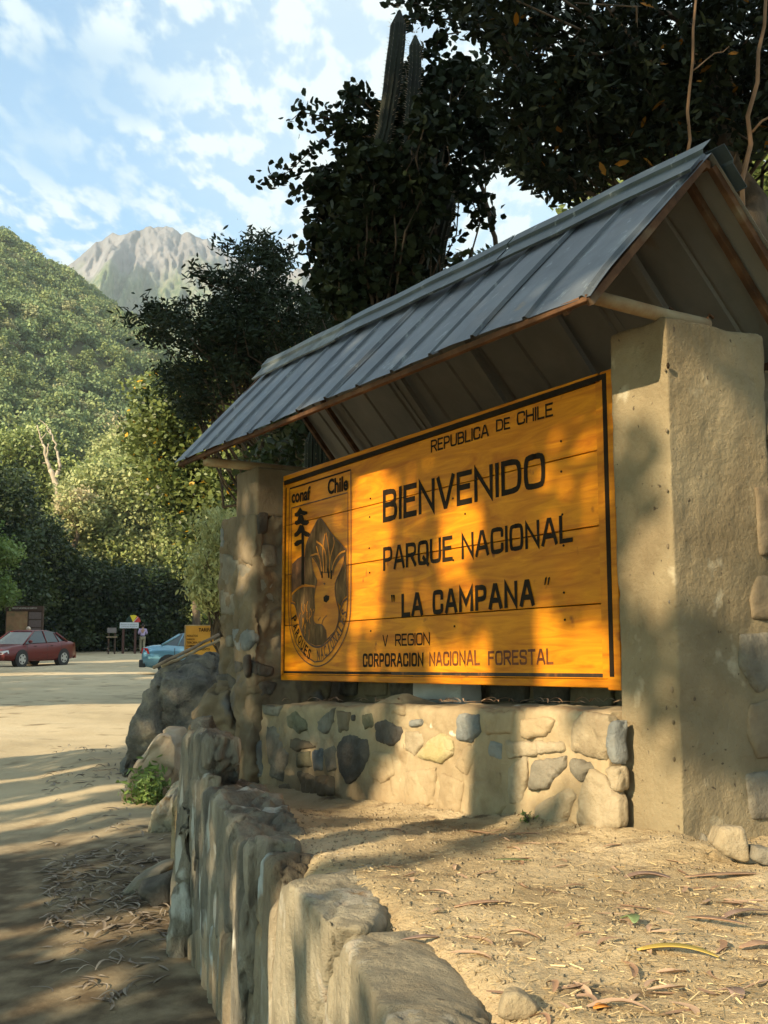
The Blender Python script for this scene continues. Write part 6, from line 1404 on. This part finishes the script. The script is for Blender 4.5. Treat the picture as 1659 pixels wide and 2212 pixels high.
# ------------------------------------------------------------------ people
def person(label, foot, h, heading, shirt, trousers, skin, hair, pose, shorts=False):
    root = empty('person', foot, label, 'person'); ch, sh = math.cos(heading), math.sin(heading); f = np.array(foot)
    def T(p): p = np.array(p, float)*h; return f+np.array([p[0]*ch-p[1]*sh, p[0]*sh+p[1]*ch, p[2]])
    J = dict(pel=(0, 0, .52), waist=(.0, 0, .60), chest=(0.0, 0, .72), neck=(.0, 0, .815), chin=(.01, 0, .85), head=(.012, 0, .925),
             lh=(0, .055, .50), rh=(0, -.055, .50), lk=(.06, .05, .28), lf=(.02, .05, .045), lt=(.09, .05, .02), rk=(.02, -.05, .27), rf=(-.09, -.05, .05), rt=(-.03, -.05, .02),
             ls=(0, .105, .79), rs=(0, -.105, .79), le=(.01, .14, .64), re=(.01, -.14, .64), lw=(.05, .13, .51), rw=(.05, -.13, .51), lhd=(.065, .125, .46), rhd=(.065, -.125, .46))
    J.update(pose)
    def skin_obj(nm, edges, rad, mat):
        names = []; 
        for a, b in edges:
            for q in (a, b):
                if q not in names: names.append(q)
        me = bpy.data.meshes.new(nm); me.from_pydata([tuple(T(J[q])) for q in names], [(names.index(a), names.index(b)) for a, b in edges], [])
        o = bpy.data.objects.new(nm, me); COL.objects.link(o); md = o.modifiers.new('s', 'SKIN')
        for i, q in enumerate(names): o.data.skin_vertices[0].data[i].radius = (rad[q][0]*h, rad[q][1]*h) if isinstance(rad[q], tuple) else (rad[q]*h, rad[q]*h)
        o.data.skin_vertices[0].data[0].use_root = True
        o.modifiers.new('u', 'SUBSURF').levels = 2
        dg = bpy.context.evaluated_depsgraph_get(); dg.update(); me2 = bpy.data.meshes.new_from_object(o.evaluated_get(dg)); bpy.data.objects.remove(o)
        me2.polygons.foreach_set('use_smooth', np.ones(len(me2.polygons), bool)); me2.materials.clear(); setmat(me2, mat); return link(nm, me2, root)
    arms = [('chest', 'ls'), ('ls', 'le'), ('le', 'lw'), ('lw', 'lhd'), ('chest', 'rs'), ('rs', 're'), ('re', 'rw'), ('rw', 'rhd')]
    legs = [('pel', 'lh'), ('lh', 'lk'), ('lk', 'lf'), ('lf', 'lt'), ('pel', 'rh'), ('rh', 'rk'), ('rk', 'rf'), ('rf', 'rt')]
    R = dict(pel=(.075, .06), waist=(.07, .055), chest=(.085, .06), neck=.030, chin=.038, head=(.050, .058), lh=.048, rh=.048, lk=.032, rk=.032, lf=.022, rf=.022, lt=.018, rt=.018, ls=.032, rs=.032, le=.024, re=.024, lw=.017, rw=.017, lhd=.020, rhd=.020)
    skin_obj('body', [('pel', 'waist'), ('waist', 'chest'), ('chest', 'neck'), ('neck', 'chin'), ('chin', 'head')]+arms+legs, R, skin)
    R2 = {k: tuple(x+.012 for x in v) if isinstance(v, tuple) else v+.010 for k, v in R.items()}
    R2['neck'] = .030; R2['lw'] = .020; R2['rw'] = .020
    sl = [('chest', 'ls'), ('ls', 'le'), ('chest', 'rs'), ('rs', 're')] + ([('le', 'lw'), ('re', 'rw')] if not shorts else [])
    skin_obj('shirt', [('pel', 'waist'), ('waist', 'chest'), ('chest', 'neck')]+sl, R2, shirt)
    R3 = {k: tuple(x+.016 for x in v) if isinstance(v, tuple) else v+.014 for k, v in R.items()}
    lg = [('pel', 'lh'), ('lh', 'lk'), ('pel', 'rh'), ('rh', 'rk')] + ([('lk', 'lf'), ('rk', 'rf')] if not shorts else [])
    skin_obj('trousers', lg, R3, trousers)
    if not shorts:
        MB().tube([T((J['lf'][0], J['lf'][1], .012+J['lf'][2]-.045)), T((J['lt'][0]+.02, J['lt'][1], J['lt'][2]))], [.026*h, .02*h], 8).build('shoe', BLACKP, root, True); MB().tube([T((J['rf'][0], J['rf'][1], J['rf'][2]-.03)), T((J['rt'][0]+.02, J['rt'][1], J['rt'][2]))], [.026*h, .02*h], 8).build('shoe', BLACKP, root, True)
        MB().tube([T((-.0, 0, .565)), T((0, 0, .583))], .092*h, 14).build('belt', BLACKP, root, True)
    hd = np.array(J['head'])
    MB().ell(T(hd+[-.012, 0, .012]), (.060*h, .060*h, .062*h), 12, 8).build('hair', hair, root, True)
    MB().ell(T(hd+[.062, 0, -.012]), (.010*h, .010*h, .014*h), 6, 5).build('nose', skin, root, True)
    for sg in (-1, 1):
        MB().ell(T(hd+[.048, sg*.022, .004]), (.007*h, .007*h, .005*h), 6, 5).build('eye', BLACKP, root, True)
        MB().ell(T(hd+[0, sg*.060, -.008]), (.012*h, .007*h, .018*h), 6, 5).build('ear', skin, root, True)
    return root
SK = plain('skin', (.42, .24, .16), .6); HR = plain('dark_hair', (.03, .02, .015), .7)
p = pt_road(307, 1410)
person('man in a lilac shirt and khaki trousers walking away near the fire danger sign', (p[0], p[1], SLOPE*p[1]), 1.74, math.pi/2+.35, plain('lilac_shirt', (.50, .40, .62), .8), plain('khaki', (.33, .29, .19), .8), SK, HR,
       dict(lk=(.07, .05, .28), lf=(.05, .05, .05), rk=(.01, -.05, .27), rf=(-.14, -.05, .07), rt=(-.09, -.05, .02), re=(.02, -.15, .66), rw=(.12, -.10, .64), rhd=(.16, -.06, .65), le=(.0, .14, .66), lw=(.10, .11, .63), lhd=(.14, .09, .64)))
Yp = 78; p = at(362, 1439, Yp)
person('child in a dark blue T-shirt and shorts standing in the lane', (p[0], Yp, gz(Yp)+.02), 1.32, -math.pi/2, plain('navy_shirt', (.02, .035, .10), .8), plain('navy_shorts', (.03, .05, .12), .8), SK, plain('brown_hair', (.10, .04, .025), .7), {}, True)
Yp = 76; p = at(394, 1439, Yp)
person('person in a bright blue sleeveless top partly hidden by the orange price board', (p[0], Yp, gz(Yp)+.02), 1.60, math.pi/2, plain('blue_top', (.02, .26, .60), .8), plain('dark_jeans', (.03, .04, .08), .8), SK, HR, {}, True)
Yp = 80; p = at(409, 1439, Yp)
person('person whose head shows just above the orange price board', (p[0], Yp, gz(Yp)), 1.78, math.pi/2, plain('dark_top', (.05, .04, .04), .8), plain('dark_trousers', (.03, .03, .03), .8), SK, plain('reddish_hair', (.16, .04, .03), .7), {}, True)
Yp = 52; p = at(58, 1439, Yp)
person('person standing behind the dark red sedan, only the pale cap and face showing', (p[0], Yp, gz(Yp)-.05), 1.62, -math.pi/2+.5, plain('olive_shirt', (.06, .06, .03), .8), plain('brown_trousers', (.06, .04, .03), .8), SK, plain('pale_cap', (.62, .50, .40), .8), {}, True)

# ------------------------------------------------------------------ boards and signs in the lot
def facing_board(name, label, cat, x0, y0, x1, y1, Y, mat, thick=.05, posts=(.1, .9), post_mat=None, pr=.05, parentless=True, yaw=0.0, foot=None, post_top=None):
    """board facing the lot, at true size at distance Y; returns (root, fn(u,v,off))"""
    A = at(x0, y0, Y); B = at(x1, y1, Y); cx_ = (A[0]+B[0])/2; w = (B[0]-A[0]); z1 = A[2]; z0 = B[2]
    root = empty(name, (cx_, Y, gz(Y)), label, cat); d = np.array([math.cos(yaw), math.sin(yaw)]); nn = np.array([math.sin(yaw), -math.cos(yaw)])
    def fn(u, v, off=0.0): q = d*(u-.5)*w + nn*off; return (cx_+q[0], Y+q[1], z0+(z1-z0)*v)
    def blk(nm, u0, u1, v0, v1, o0, o1, m, bevel=0):
        return MB().box8([fn(u0, v0, o0), fn(u1, v0, o0), fn(u1, v0, o1), fn(u0, v0, o1), fn(u0, v1, o0), fn(u1, v1, o0), fn(u1, v1, o1), fn(u0, v1, o1)]).build(nm, m, root, bevel=bevel)
    blk('board', 0, 1, 0, 1, -thick, 0, mat)
    for u in posts:
        q = fn(u, 0, -thick-pr); zt = post_top if post_top else z1
        MB().box(q[0]-pr, q[0]+pr, q[1]-pr, q[1]+pr, gz(Y)-.2, zt).build('post', post_mat or M['bark'], root)
    return root, fn, blk
def board_text(txt, fn, u0, u1, v0, v1, mat, root, off=.004, bold=.02):
    return warp_text('lettering', txt, lambda a, b: fn(u0+(u1-u0)*a, v0+(v1-v0)*b, off), mat, root, bold)
ORG = noise_mat('orange_board_paint', [(.50, .22, .02), (.68, .34, .04)], 3, 5, .5, .1, 20)
root, fn, blk = facing_board('price_board', 'orange wooden price board headed TARIFAS half hidden by the left pillar', 'sign', 400, 1352, 520, 1415, 20, ORG, .04, (.12, .9), M['bark'], .04, yaw=-.05)
blk('frame', -.01, 1.01, 1.0, 1.035, -.05, .01, M['pole']); blk('frame', -.01, 1.01, -.035, 0, -.05, .01, M['pole']); blk('frame', -.012, .008, 0, 1, -.05, .012, M['pole'])
board_text('TARIFAS', fn, .24, .51, .80, .93, M['black'], root)
for k, (t, pr_) in enumerate((('ADULTOS', '$ 1500'), ('NIÑOS', '$ 500'), ('TERCERA EDAD', '$ 750'), ('CAMPING', '$ 6000'), ('ESTACIONAMIENTO', ''), ('PICNIC', '$ 3000'))):
    v = .62-k*.115; board_text(t, fn, .03, .03+.028*len(t), v, v+.075, M['black'], root)
    if pr_: board_text(pr_, fn, .56, .56+.028*len(pr_), v, v+.075, M['red_paint'], root)
WH = plain('white_board', (.62, .64, .66), .6)
root, fn, blk = facing_board('fire_danger_sign', 'white board with a yellow and red fan-shaped fire danger dial on top', 'sign', 259, 1344.5, 299, 1357, 66, WH, .06, (.18, .82), plain('reddish_post', (.09, .04, .03), .8), .06)
def fan(a0, a1, mat, nm, off=.0):
    R_ = 18.0/40*1.0; c = (.70, 1.02); W_ = (at(299, 1350, 66)[0]-at(259, 1350, 66)[0]); Hh = at(0, 1344.5, 66)[2]-at(0, 1357, 66)[2]
    rr = .43; pts = [(c[0], c[1])]+[(c[0]+rr*math.cos(a)/W_, c[1]+rr*math.sin(a)/Hh) for a in np.linspace(a0, a1, 9)]
    MB().prism([fn(u, v, -.05) for u, v in pts], [fn(u, v, -.02+off) for u, v in pts]).build(nm, mat, root)
fan(math.radians(60), math.radians(115), plain('yellow_paint', (.80, .62, .03), .5), 'yellow_sector'); fan(math.radians(2), math.radians(59), plain('red_sector_paint', (.55, .04, .03), .5), 'red_sector'); fan(math.radians(116), math.radians(178), plain('green_sector_paint', (.008, .03, .018), .5), 'green_sector')
MB().add([fn(.70, 1.05, .0), fn(.74, 1.05, .0), fn(.98, 1.9, .0), fn(.95, 1.95, .0)], [(0, 1, 2, 3)]).build('needle', WH, root)
for v in (.60, .25): board_text('PELIGRO DE INCENDIO' if v > .5 else 'CUIDE EL BOSQUE', fn, .06, .94, v-.08, v+.14, plain('grey_text', (.25, .25, .27), .7), root)
BRD = noise_mat('dark_board_wood', [(.05, .03, .02), (.09, .055, .04)], 6, 5, .8, .2, 20)
root, fn, blk = facing_board('information_board', 'large wooden information board with a brown map beyond the red sedan', 'sign', 13, 1309, 89, 1392, 56, BRD, .08, (.03, .97), BRD, .07)
blk('map_panel', .03, .60, .02, .86, .0, .02, noise_mat('faded_map', [(.12, .13, .06), (.30, .17, .09), (.36, .25, .13)], 2.2, 6, .7, 0))
for k in range(4): blk('text_panel', .64, .97, .66-.21*k, .84-.21*k, .0, .02, noise_mat('faded_text_panel', [(.12, .09, .085), (.18, .14, .13)], 9, 5, .7, 0, stretch=(1, 1, 4)))
blk('header', -.02, 1.02, .88, 1.0, -.02, .05, BRD)
board_text('PARQUE NACIONAL LA CAMPANA', fn, .18, .86, .915, .965, plain('cream_text', (.45, .42, .36), .7), root, off=.055)
root, fn, blk = facing_board('small_notice', 'small grey lectern-like notice standing left of the fire danger sign', 'sign', 232, 1356, 251, 1367, 64, plain('grey_notice', (.20, .17, .16), .7), .05, (.15, .85), BRD, .04)
blk('shelf', -.05, 1.05, -.9, -.75, -.15, .12, plain('pale_ledge', (.40, .30, .18), .7))
# ------------------------------------------------------------------ tall trees out of the picture, up-sun, with crowns shaped to cast the dapples
Uv = np.array([math.cos(SUN_TRAVEL), -math.sin(SUN_TRAVEL), 0]); Vv = np.cross(Uv, D); Vv = Vv if Vv[2] > 0 else -Vv
def uv(P): P = np.asarray(P, float); return P@Uv, P@Vv
def proj_poly(poly, fn): return [tuple(float(q) for q in uv(fn(x, y))) for x, y in poly]
LIT = []      # openings cut in the crowns, along the sunlight, to light chosen patches
LIT.append(proj_poly([c1(*q) for q in ((425, 640), (470, 500), (550, 480), (580, 620), (572, 800), (545, 1000), (500, 1190), (440, 1180), (418, 900))], lambda x, y: pt_t(x, y, 0)))
LIT.append(proj_poly([c1(*q) for q in ((870, 680), (960, 640), (975, 750), (935, 830), (935, 960), (850, 985), (830, 860))], lambda x, y: pt_t(x, y, 0)))
LIT.append(proj_poly([c1(*q) for q in ((1190, 1280), (1240, 1160), (1310, 1160), (1330, 1280), (1480, 1200), (1590, 1300), (1590, 1460), (820, 1460), (760, 1380), (960, 1290), (1000, 1220), (1060, 1290))], lambda x, y: pt_t(x, y, 0)))
tp = lambda x, y: pt_t(x, y, .06)
LIT.append(proj_poly([c7(*q) for q in ((640, 690), (560, 600), (680, 300), (690, 190), (760, 140), (800, 150), (880, 160), (1120, 150), (1160, 250), (1200, 150), (1370, 150), (1390, 340), (1470, 360), (1470, 150), (1640, 140), (1640, 330), (1480, 420), (1250, 500), (1230, 600), (1000, 690))], lambda x, y: pt_t(x, y, .13)))
LIT.append(proj_poly([(1345, 1660), (1400, 1650), (1470, 1720), (1490, 1810), (1330, 1830)], tp))
LIT.append(proj_poly([(1330, 800), (1410, 740), (1420, 690), (1470, 690), (1500, 760), (1560, 860), (1600, 980), (1500, 930), (1400, 870), (1340, 890)], tp))
LIT.append(proj_poly([(1360, 1190), (1400, 1150), (1440, 1060), (1450, 980), (1480, 980), (1500, 1100), (1560, 1150), (1540, 1250), (1470, 1260), (1420, 1330), (1360, 1300)], tp))
tz = lambda x, y: pt_z(x, y, .97)
LIT.append(proj_poly([(640, 1812), (760, 1790), (860, 1760), (1000, 1775), (1120, 1790), (1000, 1830), (860, 1850), (700, 1870)], tz))
LIT.append(proj_poly([(830, 1900), (1000, 1870), (1150, 1850), (1300, 1810), (1500, 1800), (1800, 1800), (2100, 2300), (1200, 2400), (960, 2250), (860, 2080), (800, 1960)], tz))
LIT.append([(u, v) for u, v in proj_poly([c4(*q) for q in ((900, 1020), (1050, 1060), (1070, 1500), (1060, 2200), (860, 2200), (890, 1500))], lambda x, y: pt_w(x, y, 0))])
LIT.append(proj_poly([c4(*q) for q in ((1100, 1220), (1230, 1230), (1200, 1500), (1150, 2200), (1050, 2200), (1070, 1500))], lambda x, y: pt_w(x, y, 0)))
LIT.append(proj_poly([c4(*q) for q in ((1380, 1600), (1500, 1500), (1640, 1700), (1640, 1953), (1300, 1953), (1330, 1800))], lambda x, y: pt_w(x, y, 0)))
LIT.append(proj_poly([c4(*q) for q in ((480, 1700), (500, 1350), (540, 1350), (520, 1750))], lambda x, y: pt_w(x, y, .04)))
LIT.append(proj_poly([c4(*q) for q in ((300, 680), (420, 500), (520, 400), (540, 440), (420, 640), (330, 760), (270, 780))], lambda x, y: at(x, y, 10.4)))
LIT.append(proj_poly([c4(*q) for q in ((390, 940), (420, 800), (480, 720), (490, 900), (450, 980))], lambda x, y: at(x, y, 8.7)))
LIT.append(proj_poly([(290, 1680), (350, 1670), (360, 1760), (290, 1765)], lambda x, y: at(x, y, 9.7)))
LIT.append(proj_poly([c22(*q) for q in ((250, 760), (320, 720), (320, 1000), (280, 1160), (230, 1160))], lambda x, y: pt_t(x, y, .18)))
LIT.append(proj_poly([(290, 1680), (350, 1670), (360, 1760), (290, 1765)], lambda x, y: at(x, y, 9.7)))
LIT.append(proj_poly([c22(*q) for q in ((230, 420), (270, 410), (270, 480), (230, 480))], lambda x, y: pt_t(x, y, .18)))
# open sunny stretch of the road and narrow streaks
def road_lit(poly): LIT.append(proj_poly(poly, pt_road))
road_lit([(-500, 1530), (60, 1524), (340, 1520), (330, 1560), (260, 1620), (60, 1640), (-500, 1650)])
road_lit([(-300, 1460), (100, 1453), (330, 1453), (330, 1457), (100, 1459), (-300, 1466)]); road_lit([(60, 1434), (340, 1424), (340, 1428), (60, 1438)])
road_lit([(-400, 1700), (80, 1686), (240, 1672), (240, 1676), (80, 1692), (-400, 1712)]); road_lit([(-400, 1760), (100, 1738), (330, 1712), (330, 1720), (100, 1748), (-400, 1776)])
road_lit([(-400, 1800), (60, 1778), (300, 1750), (340, 1758), (100, 1788), (-400, 1820)]); road_lit([(-400, 1850), (60, 1826), (250, 1812), (340, 1790), (340, 1800), (240, 1826), (60, 1842), (-400, 1874)])
road_lit([(-500, 2040), (80, 2010), (200, 2000), (200, 2006), (-500, 2062)]); road_lit([(100, 2160), (330, 2110), (340, 2125), (120, 2190)])
SOFT = []
SOFT.append(proj_poly([(1320, 690), (1660, 690), (1660, 1830), (1330, 1830)], tp))
SOFT.append(proj_poly([(780, 1790), (1659, 1760), (1659, 1860), (830, 1900)], tz))
SOFT.append(proj_poly([(1150, 560), (1330, 420), (1500, 380), (1500, 480), (1200, 640)], lambda x, y: pt_t(x, y, .2)))
def canopy(name, label, u0, u1, v0, v1, t, n, size, foot, seed, mat, dens=1.0):
    r = np.random.default_rng(seed); root = empty(name, foot, label, 'tree', 'tall trees beside the road that shade it')
    U_ = r.uniform(u0, u1, n); V_ = r.uniform(v0, v1, n)
    k = np.ones(n, bool)
    edge = .35*fbm(np.stack([U_*.9, V_*.9, np.zeros(n)], 1), 3, seed)
    k &= (V_ < v1-1+edge*3)
    for poly in LIT:
        for du, dv_ in ((0, 0), (.055, 0), (-.055, 0), (0, .055), (0, -.055)): k &= ~in_poly(U_+du, V_+dv_, poly)
    s = np.zeros(n, bool)
    for poly in SOFT: s |= in_poly(U_, V_, poly)
    k &= ~(s & (r.random(n) < .22))
    U_, V_ = U_[k], V_[k]; m = len(U_); T_ = t + r.normal(0, .5, m)
    C = U_[:, None]*Uv + V_[:, None]*Vv + T_[:, None]*D
    # leaf cards are turned roughly across the light to block it
    a = r.normal(size=(m, 3)); a -= .7*(a@D)[:, None]*D; a /= np.linalg.norm(a, axis=1)[:, None]; w = np.cross(a, D); w += .5*r.normal(size=(m, 3))*.5; w /= np.linalg.norm(w, axis=1)[:, None]
    L = size*(.7+.6*r.random(m))[:, None]; V = np.stack([C-a*L*.5, C+w*L*.22, C+a*L*.5, C-w*L*.22], 1).reshape(-1, 3)
    link('crown', mesh_np('crown', V, np.arange(m*4).reshape(m, 4), mat, False, np.repeat(r.random(m), 4)), root)
    foot = np.array(foot, float); top = np.array([C[:, 0].mean(), C[:, 1].mean(), C[:, 2].max()-.5]); tb = MB(); limb(tb, foot-[0, 0, .3], top, .22, .08, 8, 9, .03, r)
    tb.build('trunk', M['bark'], root, True)
    print(name, 'leaves', m, 'x', round(C[:, 0].min(), 1), round(C[:, 0].max(), 1), 'y', round(C[:, 1].min(), 1), round(C[:, 1].max(), 1), 'z', round(C[:, 2].min(), 1), round(C[:, 2].max(), 1))
def place(u, v, t): return u*Uv+v*Vv+t*D
def foot_of(u, t):
    p = place(u, 8, t); return (p[0], p[1], SLOPE*p[1])
canopy('unseen_shade_tree', 'tall eucalyptus behind the viewer, left of the road, nearest to the sign', -7.8, 3.0, .6, 13.5, -9, 52000, .20, foot_of(-3, -9), 1, M['leaf_deep'])
canopy('unseen_shade_tree', 'second tall eucalyptus left of the road facing the boulders', -16.8, -7.8, .8, 14.5, -9, 40000, .22, foot_of(-12, -9), 2, M['leaf_deep'])
canopy('unseen_shade_tree', 'third tall eucalyptus further along the left side of the road', -29.5, -16.8, 1.5, 10.6, -6, 30000, .28, foot_of(-22, -6), 3, M['leaf_deep'])
canopy('unseen_shade_tree', 'tall tree at the near left corner of the parking lot', -46, -29.5, 3.5, 16.5, 6, 26000, .36, foot_of(-36, 6), 4, M['leaf_deep'])
canopy('unseen_shade_tree', 'tall tree at the left side of the parking lot', -62, -46, 6, 22.3, 8, 26000, .5, foot_of(-52, 8), 5, M['leaf_deep'])
canopy('unseen_shade_tree', 'tall tree at the far left side of the parking lot', -84, -62, 8, 25.5, 8, 26000, .6, foot_of(-70, 8), 6, M['leaf_deep'])

canopy('unseen_shade_tree', 'added unseen tree crown to the right behind the viewer, dimming sky light', 0, 9, 4.5, 14, -3, 26000, .24, (4.5, -3.5, 1.2), 7, M['leaf_deep'])  # crown added to block sky light over the terrace and sign
canopy('unseen_shade_tree', 'second added unseen tree crown to the right behind the viewer, dimming sky light', 4, 12, 4, 13, 1.5, 20000, .26, (8.0, -3.0, 1.4), 8, M['leaf_deep'])  # likewise added to block sky light

canopy('unseen_shade_tree', 'added unseen tree crown left of the road, deepening the road shade', -17, -8, 4, 13, -3, 22000, .24, (-10.5, 7.0, .3), 9, M['leaf_deep'])  # added to block sky light from the left and darken the road

# ------------------------------------------------------------------ haze
def haze():
    m = bpy.data.materials.new('valley_haze'); m.use_nodes = True; nt = m.node_tree; nt.nodes.clear()
    o = nt.nodes.new('ShaderNodeOutputMaterial'); v = nt.nodes.new('ShaderNodeVolumePrincipled'); v.inputs['Density'].default_value = HAZE; v.inputs['Color'].default_value = (.86, .95, 1.0, 1); v.inputs['Anisotropy'].default_value = .2
    nt.links.new(v.outputs[0], o.inputs['Volume'])
    mb = MB(); mb.box(-1500, 1500, -120, 2300, -30, 1100); ob = mb.build('haze', m, origin=(0, 900, -30)); tag(ob, kind='stuff'); ob['label'] = 'thin bluish haze hanging in the valley air'
HAZE = 0.00026
haze()
print('objects', len(bpy.data.objects))
